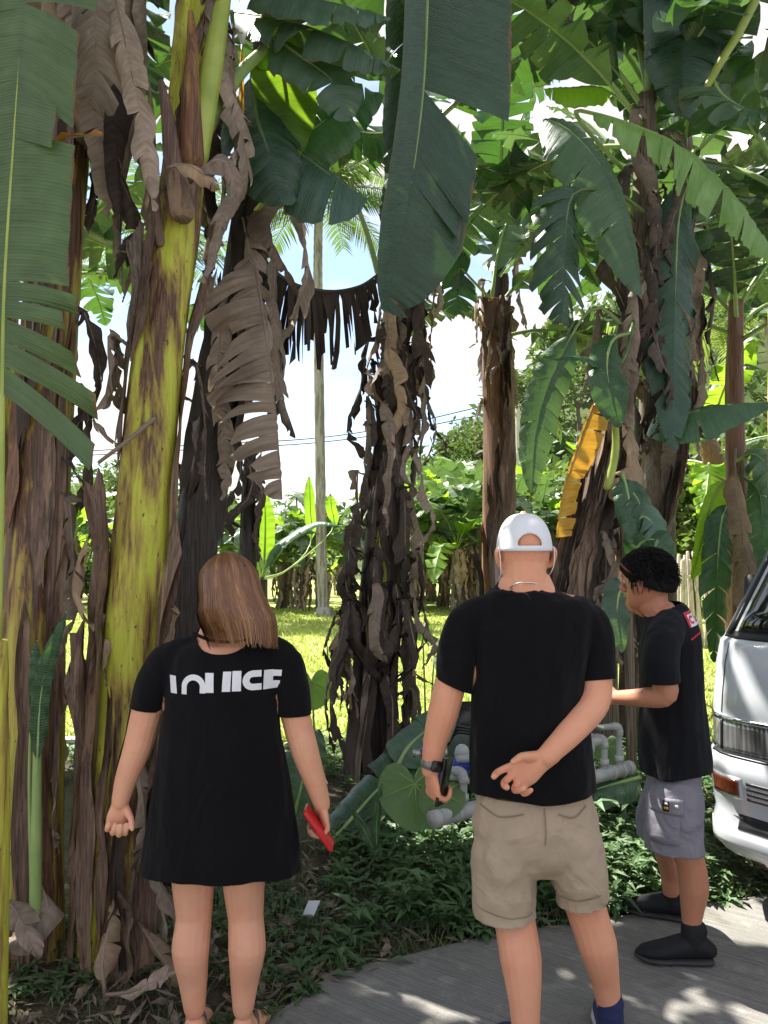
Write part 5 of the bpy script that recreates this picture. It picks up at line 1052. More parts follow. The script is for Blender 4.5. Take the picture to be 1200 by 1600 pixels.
pols = [quad_grid(333, 627, 368, 705, 2, 5, 9), arc_grid(458, 672, 32, 58, 0, 180, 16, 0.98) + quad_grid(401, 672, 426, 705, 2, 3) + quad_grid(489, 672, 515, 697, 2, 3), quad_grid(512, 607, 550, 694, 3, 5, 3), quad_grid(592, 602, 628, 690, 3, 5, -3), quad_grid(633, 600, 672, 689, 3, 5),
        arc_grid(722, 645, 15, 44, 90, 270, 14) + quad_grid(720, 601, 757, 630, 3, 3) + quad_grid(720, 660, 758, 689, 3, 3), quad_grid(768, 603, 806, 690, 3, 5, -4) + quad_grid(806, 605, 846, 634, 3, 3, -3) + quad_grid(800, 655, 836, 690, 3, 3, -4)]
for pol in pols: decal('letter', [[zx(*p) for p in q] for q in pol], lambda x, y: at(x, y, YW - 0.13), bv, V3((0, 1, 0)), 'print', cl)
# hair: shell plus strands
def hair_shell(name, mat, body, f, rows, n=72, groove=0.03, seed=0, H=0.222, strands=0, sm=None):
    """rows: (z, list of (angle, radius xy)) given as functions; f maps head units to world"""
    V, Fc = [], []
    for i, (z, rx, ry, cx, cy) in enumerate(rows):
        for k in range(n):
            a = 2 * pi * k / n; g = 1 + groove * noise.noise(V3((cos(a) * 7, sin(a) * 7, i * 0.15 + seed))) + groove * 0.6 * noise.noise(V3((cos(a) * 19, sin(a) * 19, i * 0.12 + seed)))
            V.append(f(cx + rx * g * cos(a), cy + ry * g * sin(a), z + (0.05 * noise.noise(V3((cos(a) * 6, sin(a) * 6, seed))) if i == 0 else 0)))
    m = len(rows)
    for i in range(m - 1):
        for k in range(n): a = i * n + k; b = i * n + (k + 1) % n; Fc.append((a, b, b + n, a + n))
    Fc.append(tuple((m - 1) * n + k for k in range(n)))
    return V, Fc
rows = [(-.22, .46, .22, .15, -.33), (-.12, .51, .30, .12, -.31), (.02, .515, .35, .08, -.28), (.16, .505, .39, .045, -.24), (.3, .468, .43, .035, -.19), (.45, .46, .47, .015, -.12), (.6, .445, .48, .005, -.07), (.75, .41, .46, 0, -.04), (.87, .335, .39, 0, -.03), (.96, .23, .28, 0, -.03), (1.03, .11, .14, 0, -.03), (1.045, .03, .04, 0, -.03)]
V, Fc = hair_shell('hair', 'hair_brown', wo, hf, rows, 90, 0.045, 4)
V = [v for v in V]; n = 90
uvh = [(0.30 + 0.55 * noise.noise(V3((cos(2 * pi * (i % 90) / 90) * 9, sin(2 * pi * (i % 90) / 90) * 9, (i // 90) * 0.10))), 0) for i in range(len(V))]
hs = mk('hair', V, Fc, M['hair_strand'], wo, uvh)
carve(hs.data, [lambda c: (hR.transposed() @ (c + BASE['person'] - hf(0, 0, 0)))[1] / 0.222 - 0.24 if (hR.transposed() @ (c + BASE['person'] - hf(0, 0, 0)))[2] / 0.222 < 0.8 else -1])
r = random.Random(3); SV, SF, SU = [], [], []
for k in range(1500):
    a = r.uniform(pi * 0.93, 2.07 * pi); pts = []; wob = r.gauss(0, .05); lg = r.uniform(0, 1.0)
    for i in range(len(rows) - 2, -1, -1):
        z, rx, ry, cx, cy = rows[i]; tt = 1 - i / (len(rows) - 1); aa = a + wob * tt; o_ = 1.01 + 0.05 * r.random() * tt * tt
        pts.append(hf(cx + rx * o_ * cos(aa), cy + ry * o_ * sin(aa), z - (0.42 * (lg - .4) if i == 0 else 0) - (0.06 * cos(a) if i == 0 else 0)))
    P = catmull(pts, 14); w0 = r.uniform(0.0006, 0.003); cu_ = 0.38 + 0.42 * noise.noise(V3((a * 4.5, 2.2, 0))) + r.gauss(0, .10)
    for i, p in enumerate(P):
        sdv = V3((-sin(a), cos(a), 0)) * (w0 * (1 - 0.7 * i / 14)); SV += [p - sdv, p + sdv]; SU += [(cu_ + 0.25 * i / 14, 0)] * 2
        if i: b = len(SV); SF.append((b - 4, b - 3, b - 1, b - 2))
mk('strands', SV, SF, M['hair_strand'], hs, SU)
for hx, ax, sg in ((300, 304, -0.12), (384, 380, 0.18)):
    A_ = pw(ax, 1583); d = V3((sg, 1, 0)).normalized(); s_ = d.cross(V3((0, 0, 1))); g_ = lambda x: V3((A_.x, A_.y, 0.016)) + d * x; V, Fc = [], []
    add_tube(V, Fc, [g_(-0.075), g_(-0.03), g_(0.05), g_(0.13), g_(0.2)], [(.03, .007), (.04, .007), (.04, .007), (.05, .007), (.03, .007)], 16, side=s_); so_ = mk('sandal', V, Fc, M['rubber'], wo)
    tube_obj('strap', [g_(-0.03) + s_ * 0.042, g_(-0.062) + V3((0, 0, .055)) + s_ * .024, g_(-0.072) + V3((0, 0, .062)), g_(-0.062) + V3((0, 0, .055)) - s_ * .024, g_(-0.03) - s_ * 0.042], [.004, .004], M['rubber'], so_, n=16, seg=6)
    tube_obj('strap', [g_(0.03) + s_ * 0.043, g_(0.07) + V3((0, 0, .05)) + s_ * .02, g_(0.11) + V3((0, 0, .035)), g_(0.07) + V3((0, 0, .05)) - s_ * .02, g_(0.03) - s_ * 0.043], [.007, .007], M['rubber'], so_, n=16, seg=6)
c1, c2 = pw(476, 1260, -0.015), pw(521, 1325, 0.0); ax = (c2 - c1); ph = thing('phone', 'slim red phone in the right hand of the woman', 'phone', (c1 + c2) / 2)
def slab(name, c, ax, up, L, W, T, mat, parent, rr=0.006):
    ax = V3(ax).normalized(); up = V3(up); up = (up - ax * up.dot(ax)).normalized(); B = ax.cross(up); V, Fc = [], []; ring = []
    for (sx, sy) in ((1, 1), (-1, 1), (-1, -1), (1, -1)):
        for k in range(4):
            a = {(1, 1): 0, (-1, 1): 90, (-1, -1): 180, (1, -1): 270}[(sx, sy)] + k * 30; ring.append((sx * (L / 2 - rr) + rr * cos(R(a)), sy * (W / 2 - rr) + rr * sin(R(a))))
    m = len(ring)
    for z, k in ((-T / 2, .97), (-T / 2 * .6, 1), (T / 2 * .6, 1), (T / 2, .97)):
        for x, y in ring: V.append(V3(c) + ax * x * k + B * y * k + up * z)
    for i in range(3):
        for k in range(m): a = i * m + k; b = i * m + (k + 1) % m; Fc.append((a, b, b + m, a + m))
    Fc.append(tuple(range(m))[::-1]); Fc.append(tuple(3 * m + k for k in range(m))); return mk(name, V, Fc, M[mat], parent)
slab('case', (c1 + c2) / 2, ax, V3((0.83, -0.10, 0.55)), 0.155, 0.068, 0.012, 'plastic_red', ph); slab('screen', (c1 + c2) / 2 + V3((-0.83, 0.10, -0.55)).normalized() * 0.0066, ax, V3((0.83, -0.10, 0.55)), 0.147, 0.066, 0.0015, 'plastic_black', ph)

# ---------------------------------------------------------------- the man in the white cap
YM = 2.45; pm = lambda x, y, dy=0.0: at(x, y, YM + dy)
ma = thing('person', 'man in white cap, black t-shirt and khaki shorts with one arm behind his back', 'person', (pm(850, 1600).x, YM, 0.0))
Hm = 0.232; ht, hf, hR = head_tubes(pm(820, 917, 0.015), Hm, R(4), R(-3))
tb = list(ht); tb.append(([pm(822, 945, -0.02), pm(822, 915, -0.012), pm(821, 880, 0.0)], [(.072, .072), (.066, .068), (.064, .07)], X1))
tb.append(rings(YM, [(922, 775, 868, .075), (940, 748, 898, .092), (965, 735, 920, .105), (1000, 745, 915, .112), (1080, 748, 908, .118), (1180, 748, 915, .118), (1250, 766, 900, .10), (1310, 768, 902, .10)]))
tb.append(([pm(742, 962), pm(722, 985), pm(708, 1050, -0.01), pm(692, 1115, -0.01), pm(680, 1160, 0.0), pm(673, 1202, 0.01)], [.044, .047, .051, .049, .038, .030], X1))
tb.append(([pm(908, 964), pm(926, 992, -0.01), pm(931, 1050, -0.03), pm(927, 1097, -0.06), pm(895, 1140, -0.13), pm(853, 1183, -0.185)], [.044, .046, .050, .050, .041, .030], X1))
tb += hand_tubes(pm(673, 1202, 0.01), pm(680, 1262, 0.02) - pm(672, 1202, 0.01), V3((0.85, 0.45, 0)), V3((-0.3, 1, 0)), 1.0, (55, 62, 40), (0.5, 0.7))
tb += hand_tubes(pm(850, 1186, -0.186), pm(800, 1219, -0.205) - pm(850, 1186, -0.186), V3((0.1, -1, 0.05)), V3((-0.6, -0.1, 1)), 1.12, None, (0.55, 0.55), 0.22, [(15, 28, 15), (28, 40, 20), (42, 55, 28), (50, 58, 30)])
tb.append(([pm(798, 1290), pm(792, 1350), pm(803, 1430, -0.01), pm(814, 1500, -0.055), pm(820, 1570, -0.08), pm(822, 1640, -0.10)], [.08, .088, .064, .0635, .047, .037], X1))
tb.append(([pm(876, 1290), pm(894, 1350), pm(914, 1415, 0.02), pm(933, 1475, 0.015), pm(945, 1530, 0.04), pm(953, 1580, 0.05)], [.075, .086, .063, .0615, .045, .036], X1))
mb_ = mesh_obj('body', solidify_tubes(tb, 0.0033, 5, 0.38), M['skin_b'], ma); face_parts(mb_, hf, hR, Hm)
ts = [rings(YM, [(905, 788, 856, .07, -0.01), (918, 772, 872, .085), (930, 752, 892, .098), (945, 735, 912, .11), (970, 724, 934, .122), (1000, 730, 928, .13), (1060, 738, 916, .135), (1120, 738, 919, .135), (1180, 735, 926, .138), (1240, 734, 931, .142), (1285, 733, 932, .143)]),
      ([pm(762, 953), pm(737, 968, -.005), pm(719, 1005, -.008), pm(712, 1032, -.01)], [.056, .061, .060, .05], X1), ([pm(888, 953), pm(916, 968), pm(929, 1005, -.01), pm(930, 1032, -.02)], [.056, .061, .059, .05], X1)]
slv = [(([pm(760, 958), pm(731, 972, -.005), pm(717, 1010, -.008), pm(707, 1078, -.01), pm(704, 1100, -.01)], [.05, .061, .063, .060, .059], X1), pm(708, 1070), pm(684, 1130) - pm(712, 1066)), (([pm(890, 958), pm(921, 972), pm(930, 1010, -.01), pm(931, 1080, -.035), pm(931, 1100, -.045)], [.05, .060, .061, .060, .060], X1), pm(932, 1062, -.03), V3((0.08, -0.15, -1)))]
tz = pm(830, 1257, -.14).z; nkz = pm(822, 913).z
cl = clothing('tshirt', ts, 0.0065, 'black_cloth', ma, [lambda c: tz + 0.006 * sin(c.x * 22) - c.z, lambda c: c.z - nkz - 0.010 * ((c.x - pm(822, 900).x) / 0.07) ** 2 + (0.03 if c.y > YM + 0.02 else 0) if abs(c.x - pm(822, 900).x) < 0.085 else -1], wr=[(0.009, (8, 8, 3.5), 5), (0.005, (16, 16, 9), 2)])
tuck(mb_, LASTB[0], lambda c: c.z > pm(0, 1048).z and c.z < pm(0, 930).z and abs(c.x - pm(826, 0).x) < .19)
sleeves(cl, 'black_cloth', slv, ma, mb_)
tube_obj('collar', [pm(822 + 34 * sin(2 * pi * i / 16), 917 + 5 * cos(2 * pi * i / 16), -.066 * cos(2 * pi * i / 16)) for i in range(17)], [.0075, .0075], M['black_cloth'], cl, n=32, seg=8)

sh = [rings(YM, [(1205, 756, 910, .108), (1232, 748, 920, .118), (1262, 742, 928, .130), (1285, 738, 934, .140), (1305, 744, 932, .132)]), ([pm(795, 1290), pm(788, 1350), pm(789, 1440), pm(789, 1480)], [(.100, .120), (.099, .116), (.100, .106), (.100, .104)], X1), ([pm(886, 1290), pm(901, 1350), pm(913, 1420), pm(918, 1470)], [(.100, .120), (.090, .110), (.084, .096), (.084, .094)], X1)]
zl, zr, wz = pm(790, 1450, -.10).z, pm(908, 1426, -.09).z, pm(840, 1236).z; xm = pm(852, 1400).x
clothing('shorts', sh, 0.0065, 'khaki', ma, [lambda c: (zl + 0.02 * (c.x - pm(792, 1450).x) if c.x < xm else zr + 0.18 * (c.x - pm(908, 1424).x)) - c.z, lambda c: c.z - wz], mask=lambda c: max(0.0, min(1.0, (pm(0, 1246).z - c.z) / 0.08)), wr=[(0.008, (7, 7, 9), 8), (0.008, (15, 15, 17), 4), (0.004, (34, 34, 22), 1)], smooth=5)
tuck(mb_, LASTB[0], lambda c: c.z < pm(0, 1270).z and c.z > pm(0, 1445).z and c.y > YM - .16)
bvs = LASTB[0][0]
def seam(name, pts, wd_, mat, parent, tree, Y, off=0.004):
    P = catmull([V3((x, 0, y)) for x, y in pts], 8 * (len(pts) - 1)); T = tangents(P); qs = []
    L_ = [((p + V3((-t.z, 0, t.x)) * wd_), (p - V3((-t.z, 0, t.x)) * wd_)) for p, t in zip(P, T)]
    for (a, b), (c, d_) in zip(L_, L_[1:]): qs.append([(a.x, a.z), (c.x, c.z), (d_.x, d_.z), (b.x, b.z)])
    return decal(name, qs, lambda x, y: at(x, y, Y), tree, V3((0, 1, 0)), mat, parent, off)
M['khaki_seam'] = cloth_mat('khaki_seam', (0.25, 0.185, 0.125), (0.29, 0.22, 0.15))
so_ = [o for o in ma.children if o.name.startswith('shorts')][0]
seam('seam', [(850, 1262), (851, 1290), (850, 1318)], 1.0, 'khaki_seam', so_, bvs, YM - .12); seam('pocket_edge', [(872, 1272), (898, 1279), (922, 1266)], 1.3, 'khaki_seam', so_, bvs, YM - .12); seam('pocket_edge', [(752, 1268), (782, 1280), (818, 1272)], 1.3, 'khaki_seam', so_, bvs, YM - .12)
seam('hem_stitch', [(748, 1432), (790, 1438), (838, 1440)], 0.7, 'khaki_seam', so_, bvs, YM - .12); seam('hem_stitch', [(880, 1420), (912, 1411), (942, 1402)], 0.7, 'khaki_seam', so_, bvs, YM - .12)
# cap
cx_, cz_ = hf(0, -.015, 0), hf(0, 0, .56).z; cap_c = V3((hf(0, -.01, .56).x, hf(0, -.01, .56).y, pm(820, 861).z)); ch = pm(820, 803).z - cap_c.z
nT, nP = 72, 22; V, Fc = [], []
for j in range(nP + 1):
    ph_ = (j / nP) * pi / 2
    for k in range(nT):
        a = 2 * pi * k / nT; e = cos(ph_) ** 0.72; seam = 1 + (0.006 if min(abs(((a / (pi / 3)) % 1) - 0.5), 1) > 0.47 else 0)
        V.append(cap_c + V3((0.086 * e * cos(a) * seam, 0.108 * e * sin(a) * seam, ch * sin(ph_))))
for j in range(nP):
    for k in range(nT):
        a = j * nT + k; b = j * nT + (k + 1) % nT; c = (V[a] + V[b + nT]) / 2 - cap_c
        if c.y < -0.03 and c.z > 0.020: 
            if (c.x / 0.038) ** 2 + (max(0, c.z - 0.016) / 0.038) ** 2 < 1: continue
        Fc.append((a, b, b + nT, a + nT))
o = mk('cap', V, Fc, M['white_cloth'], ma); me = o.data; bm = bmesh.new(); bm.from_mesh(me); bmesh.ops.remove_doubles(bm, verts=bm.verts, dist=0.0004)
for v in bm.verts:
    q = v.co + BASE[o.name] - cap_c
    if v.is_boundary and q.y < -0.02 and q.z > 0.012:
        s_ = math.hypot(q.x / 0.038, max(0.0, q.z - 0.016) / 0.038)
        if q.z > 0.022 and s_ > 0.3: v.co.x += q.x / s_ - q.x; v.co.z += (q.z - 0.016) / s_ - (q.z - 0.016)
bmesh.ops.solidify(bm, geom=bm.faces[:], thickness=-0.0022); bm.to_mesh(me); bm.free(); me.shade_smooth(); cap_o = o
V, Fc = [], []
for j in range(9):
    for k in range(17):
        a = R(-70 + 140 * k / 16) + pi / 2; rr_ = 1 + 0.55 * (j / 8) * max(0, cos(a - pi / 2)) ** 0.6; V.append(cap_c + V3((0.087 * cos(a) * (1 + .02 * j / 8), 0.109 * sin(a) * rr_, 0.004 - 0.03 * (j / 8) * (0.4 + 0.6 * abs(cos(a))))))
for j in range(8):
    for k in range(16): a = j * 17 + k; Fc.append((a, a + 1, a + 18, a + 17))
for k in range(6):
    a = 2 * pi * (k + .5) / 6 if k not in (4,) else 3.6652; pts = []
    for j in range(3, nP):
        e = cos(j / nP * pi / 2) ** 0.72; q = V3((0.0865 * e * cos(a), 0.1085 * e * sin(a), ch * sin(j / nP * pi / 2)))
        if q.y < -.03 and (q.x / 0.042) ** 2 + (max(0, q.z - 0.016) / 0.042) ** 2 < 1: continue
        pts.append(cap_c + q)
    if len(pts) > 4: tube_obj('panel_seam', pts, [.0011, .0011], M['white_cloth'], cap_o, n=24, seg=5)
vz = mk('visor', V, Fc, M['white_cloth'], cap_o)
V, Fc = [], []; add_tube(V, Fc, [cap_c + V3((0, 0, ch)), cap_c + V3((0, 0, ch + 0.004))], [0.008, 0.006], 10); mk('button', V, Fc, M['white_cloth'], cap_o)
# mask with ear loops, necklace, watch
mk_ = [hf(-.26, .30, .33), hf(0, .55, .38), hf(.26, .30, .33), hf(.24, .30, .10), hf(0, .47, .02), hf(-.24, .30, .10)]
V, Fc = [], []
for j in range(7):
    for k in range(11): 
        u = k / 10 * 2 - 1; z = 0.42 - 0.40 * j / 6; V.append(hf(.33 * u, .30 + (.27 - .08 * abs(j / 6 - .35)) * cos(u * 1.25), z))
for j in range(6):
    for k in range(10): a = j * 11 + k; Fc.append((a, a + 1, a + 12, a + 11))
mo = mk('mask', V, Fc, M['white_cloth'], ma)
for s_ in (-1, 1): tube_obj('ear_loop', [hf(s_ * .33, .28, .40), hf(s_ * .375, .0, .53), hf(s_ * .385, -.125, .54), hf(s_ * .375, -.175, .42), hf(s_ * .37, -.16, .30), hf(s_ * .345, -.06, .18), hf(s_ * .33, .2, .08)], [.0019, .0019], M['white_cloth'], mo, n=24, seg=6)
tube_obj('necklace', [pm(793, 921, -.045), pm(806, 912, -.075), pm(822, 910, -.085), pm(838, 912, -.075), pm(851, 921, -.045)], [.0022, .0022], M['silver'], ma, n=16, seg=6)
wt = pm(675, 1193, 0.008); axw = (pm(671, 1210) - pm(679, 1175)).normalized(); V, Fc = [], []; add_tube(V, Fc, [wt - axw * .014, wt + axw * .014], [(.0355, .0355)] * 2, 22, round_ends=False, side=X1); wo_ = mk('watch', V, Fc, M['watch'], ma); slab('watch_face', wt + V3((0.012, -0.036, 0)), axw, V3((0.35, -1, 0)), .034, .034, .008, 'plastic_black', wo_); 
ph = thing('phone', 'black phone with a blue edge held low by the man in the white cap', 'phone', pm(692, 1222, 0.0)); slab('case', pm(694, 1221, 0.015), pm(688, 1262) - pm(702, 1182), V3((0.85, -0.42, 0.1)), .15, .070, .010, 'plastic_black', ph); slab('edge_trim', pm(688, 1216, 0.0), pm(683, 1256) - pm(694, 1182), V3((0.5, -0.8, 0)), .13, .012, .008, 'plastic_blue', ph, .004)
# socks and shoes
for ax_, dy, d, w_ in ((pm(822, 1645, -.10), 0, V3((-.15, 1, 0)), 0), (pm(953, 1580, .05), 0, V3((.22, 1, 0)), 1)):
    V, Fc = [], []; zt = 0.155 if w_ else 0.15; add_tube(V, Fc, [V3((ax_.x, ax_.y, 0.07)), V3((ax_.x, ax_.y, zt - .012)), V3((ax_.x, ax_.y, zt))], [(.043, .048), (.041, .045), (.044, .048)], 18, side=X1); sk = mk('sock', V, Fc, M['navy'], ma)
    sh_ = shoe(ma, ax_, d, 0.29, 'navy', 'sole_white'); dn = V3(d).normalized(); V, Fc = [], []; b_ = V3((ax_.x, ax_.y, 0)) - dn * 0.112; slab('heel_tab', b_ + V3((0, 0, .088)) + dn * .006, V3((1, 0, 0)), -dn + V3((0, 0, .2)), .026, .009, .006, 'print', sh_, .003)

# ---------------------------------------------------------------- the man at right, in profile
YR = 3.08; pr = lambda x, y, dy=0.0: at(x, y, YR + dy); fd = V3((-0.93, 0.37, 0)); sd2 = V3((0.37, 0.93, 0)); yr = math.atan2(-fd.x, fd.y)
mr = thing('person', 'dark-haired man in profile with black t-shirt, grey cargo shorts and black shoes', 'person', (pr(1065, 1450).x, YR, 0.0))
Hr = 0.225; ht, hf, hR = head_tubes(pr(1014, 950, 0.0), Hr, yr - R(26), R(-4)); tb = list(ht)
tb.append(([pr(1030, 985), pr(1022, 955), pr(1018, 925)], [(.062, .062), (.057, .06), (.06, .062)], X1))
def prg(lst, Y=YR):
    pts, rad = [], []
    for py, a, b, wd_ in lst: pts.append(at((a + b) / 2, py, Y)); rad.append(((b - a) / 2 * Y / F, wd_))
    return (pts, rad, V3((1, -0.12, 0)))
tb.append(prg([(965, 1005, 1062, .10), (985, 1003, 1078, .155), (1020, 1003, 1086, .17), (1080, 1006, 1090, .16), (1140, 1010, 1092, .14), (1185, 1022, 1082, .10), (1215, 1024, 1080, .09)]))
tb.append(([pr(1040, 982, -.15), pr(1036, 1005, -.19), pr(1033, 1045, -.222), pr(1040, 1084, -.23), pr(1005, 1090, -.18), pr(966, 1090, -.08)], [.038, .044, .047, .043, .036, .027], V3((0, 1, 0))))
tb.append(([pr(1040, 982, .15), pr(1034, 1005, .18), pr(1030, 1050, .18), pr(1028, 1085, .15), pr(990, 1090, .10), pr(958, 1088, .04)], [.038, .044, .047, .043, .036, .027], V3((0, 1, 0))))
tb += hand_tubes(pr(966, 1090, -.08), V3((-.9, .5, .03)), V3((0.3, 0.9, -0.2)), V3((0, 0, 1)), 0.95, (25, 45, 30)); tb += hand_tubes(pr(958, 1088, .04), V3((-.95, .1, .03)), V3((0.1, -0.5, 0.9)), V3((-.3, -1, 0)), 0.95, (30, 45, 30))
tb.append(([pr(1056, 1255, -.07), pr(1060, 1290, -.08), pr(1078, 1345, -.09), pr(1084, 1385, -.08), pr(1082, 1420, -.07), pr(1080, 1445, -.07)], [.075, .075, .055, .056, .043, .034], X1))
tb.append(([pr(1050, 1255, .08), pr(1042, 1290, .12), pr(1044, 1330, .20), pr(1051, 1360, .26), pr(1050, 1385, .27), pr(1048, 1398, .28)], [.075, .075, .055, .055, .043, .034], X1))
rb = mesh_obj('body', solidify_tubes(tb, 0.0036, 5, 0.4), M['skin_c'], mr); face_parts(rb, hf, hR, Hr)
ts = [prg([(942, 1022, 1056, .07), (953, 1012, 1074, .10), (965, 1005, 1084, .135), (985, 1001, 1090, .160), (1020, 999, 1094, .170), (1080, 1001, 1098, .166), (1150, 1003, 1102, .165), (1210, 1003, 1107, .17), (1250, 1003, 1110, .172)]),
      ([pr(1044, 976, -.10), pr(1038, 994, -.165), pr(1033, 1022, -.205), pr(1033, 1035, -.21)], [.060, .065, .062, .055], V3((0, 1, 0))), ([pr(1044, 976, .10), pr(1037, 994, .155), pr(1031, 1022, .18)], [.060, .063, .058], V3((0, 1, 0)))]
slv = [(([pr(1044, 978, -.10), pr(1036, 1000, -.18), pr(1032, 1035, -.215), pr(1034, 1078, -.225), pr(1034, 1092, -.225)], [.05, .066, .070, .069, .068], V3((0, 1, 0))), pr(1034, 1066, -.225), V3((0.05, 0, -1))), (([pr(1044, 978, .10), pr(1036, 1000, .17), pr(1030, 1040, .19), pr(1028, 1095, .19)], [.05, .064, .066, .066], V3((0, 1, 0))), pr(1029, 1064, .19), V3((0, 0, -1)))]
rz = pr(1055, 1220, -.16).z; rnz = pr(1030, 952).z
cl = clothing('tshirt', ts, 0.0068, 'dark_cloth', mr, [lambda c: rz + 0.012 * sin(c.x * 16 + 1) - c.z, lambda c: c.z - rnz - 0.35 * (c.x - pr(1030, 950).x) if (V3((c.x, c.y, 0)) - V3((pr(1031, 950).x, YR, 0))).length < 0.085 else -1], wr=[(0.012, (8, 8, 4.5), 7), (0.007, (15, 15, 9), 3)])
tuck(rb, LASTB[0], lambda c: abs(c.y - YR) < .17 and (c.z > pr(0, 1062).z and c.z < pr(0, 953).z or (pr(0, 1110).z > c.z > pr(0, 1215).z)))
sleeves(cl, 'dark_cloth', slv, mr, rb)
bv = BVHTree.FromPolygons([v.co + BASE[cl.name] for v in cl.data.vertices], [tuple(p.vertices) for p in cl.data.polygons])
dirl = V3((0.0, 1, 0))
def lp(cx, cy, a):   # a local frame on the shoulder blade, in photo pixels turned by a degrees
    return lambda x, y: at(cx + x * cos(R(a)) - y * sin(R(a)), cy + x * sin(R(a)) + y * cos(R(a)), YR - 0.05)
fl = lp(1073, 964, -12)
lo = decal('badge', quad_grid(-13, -11, 13, 11, 5, 5), fl, bv, dirl, 'print', cl, 0.003)
decal('badge_print', quad_grid(-13, -11, -9, 11, 2, 4) + quad_grid(-9, -11, 13, -7, 4, 2) + arc_grid(-3, 1, 2.6, 5.2, 40, 320, 12, 1.2) + quad_grid(4, -5, 6, 6, 1, 3) + quad_grid(4, 4.5, 9, 6.5, 2, 1) + quad_grid(9, -5, 11, 6, 1, 3), fl, bv, dirl, 'red_print', lo, 0.0045)
fl2 = lp(1074, 989, -24); decal('print_line', [q for i in range(6) for q in quad_grid(-13 + i * 4.4, -1.6, -9.6 + i * 4.4, 1.4, 2, 2)], fl2, bv, dirl, 'red_print', cl, 0.003)
sh = [prg([(1165, 1018, 1086, .115), (1195, 1016, 1088, .13), (1222, 1013, 1092, .148), (1250, 1011, 1096, .165)]), ([pr(1056, 1250, -.075), pr(1054, 1290, -.09), pr(1056, 1360, -.09)], [(.108, .105), (.110, .105), (.110, .105)], X1), ([pr(1048, 1250, .08), pr(1038, 1280, .12), pr(1036, 1340, .17)], [(.106, .105), (.104, .10), (.104, .1)], X1)]
zs = pr(1056, 1334).z - 0.0; zs2 = pr(1036, 1306, .15).z
cl = clothing('shorts', sh, 0.0068, 'grey_cloth', mr, [lambda c: ((at(1056, 1335, YR - .15).z) if c.y < YR + 0.02 + (c.x - pr(1050, 1300).x) * 0.3 else zs2) - c.z, lambda c: c.z - pr(1050, 1180).z], wr=[(0.012, (9, 9, 9), 2), (0.006, (18, 18, 18), 6)], smooth=5)
bv = BVHTree.FromPolygons([v.co + BASE[cl.name] for v in cl.data.vertices], [tuple(p.vertices) for p in cl.data.polygons])
def patch(name, x0, y0, x1, y1, mat, parent, off, nx=6, ny=5, th=0.006):
    V, Fc = [], []
    for lay in (0, 1):
        for j in range(ny + 1):
            for i in range(nx + 1):
                c = at(x0 + (x1 - x0) * i / nx, y0 + (y1 - y0) * j / ny, YR - 0.1); h = bv.ray_cast(V3((c.x * .7, c.y - 0.6, c.z)), (c - V3((c.x * .7, c.y - 0.6, c.z))).normalized(), 2.0); p = h[0] if h[0] else c
                V.append(p + V3((0, -1, 0)) * (off if lay else -0.004))
    m = (nx + 1) * (ny + 1)
    for j in range(ny):
        for i in range(nx): a = m + j * (nx + 1) + i; Fc.append((a, a + 1, a + nx + 2, a + nx + 1))
    ed = [i for i in range(nx + 1)] + [j * (nx + 1) + nx for j in range(1, ny + 1)] + [ny * (nx + 1) + i for i in range(nx - 1, -1, -1)] + [j * (nx + 1) for j in range(ny - 1, 0, -1)]
    for a, b in zip(ed, ed[1:] + ed[:1]): Fc.append((a, b, b + m, a + m))
    return mk(name, V, Fc, M[mat], parent)
pk = patch('cargo_pocket', 1017, 1258, 1068, 1308, 'grey_cloth', cl, 0.007); fp = patch('pocket_flap', 1015, 1240, 1072, 1262, 'grey_cloth', cl, 0.013); pt = patch('pocket_patch', 1036, 1243, 1047, 1258, 'shoe_black', cl, 0.0165, 3, 3)
patch('patch_mark', 1038.5, 1245.5, 1044.5, 1248.5, 'print', pt, 0.018, 2, 2); patch('patch_mark', 1038, 1251.5, 1045.5, 1255, 'yellow_print', pt, 0.018, 2, 2); patch('snap', 1058, 1247, 1063, 1251, 'print', cl, 0.016, 2, 2)
# hair: cap of curls over the skull
rows = [(.16, .30, .12, 0, -.24), (.28, .37, .26, 0, -.22), (.40, .405, .36, 0, -.17), (.55, .425, .44, 0, -.08), (.70, .43, .49, 0, -.02), (.85, .37, .45, 0, -.02), (.97, .27, .34, 0, -.02), (1.06, .15, .2, 0, -.02), (1.09, .04, .05, 0, -.02)]
V, Fc = hair_shell('hair', 'hair_black', mr, hf, rows, 80, 0.06, 2); hm = mk('hair', V, Fc, M['hair_black'], mr)
iv = hR.transposed(); o0 = hf(0, 0, 0)
def hl(c): return iv @ (c + BASE[mr.name] - o0) / Hr
carve(hm.data, [lambda c: min(hl(c)[1] - 0.36 + max(0, .62 - hl(c)[2]) * 2.2, 0.78 - hl(c)[2]), lambda c: 0.08 - abs(hl(c)[1] - 0.0) if hl(c)[2] < 0.5 and hl(c)[1] > -.09 else -1])
r = random.Random(8); SV, SF = [], []
for k in range(3400):
    d = V3((r.gauss(0, 1), r.gauss(0, 1), r.gauss(0.35, 0.8))).normalized()
    if d.y > 0.35 and d.z < 0.45: continue
    if d.z < -0.45: continue
    p = hf(d.x * .42, -.05 + d.y * .45, .60 + d.z * .46); tv = (d.cross(V3((r.gauss(0, 1), r.gauss(0, 1), r.gauss(0, 1))))).normalized(); pts = [p, hf(d.x * .445, -.05 + d.y * .475, .60 + d.z * .485) + tv * .010, hf(d.x * .45, -.05 + d.y * .48, .60 + d.z * .49) + tv * .026 - V3((0, 0, .012))]
    add_tube(SV, SF, pts, [.0022, .0018, .0006], 4, round_ends=False)
mk('curls', SV, SF, M['hair_black'], hm)
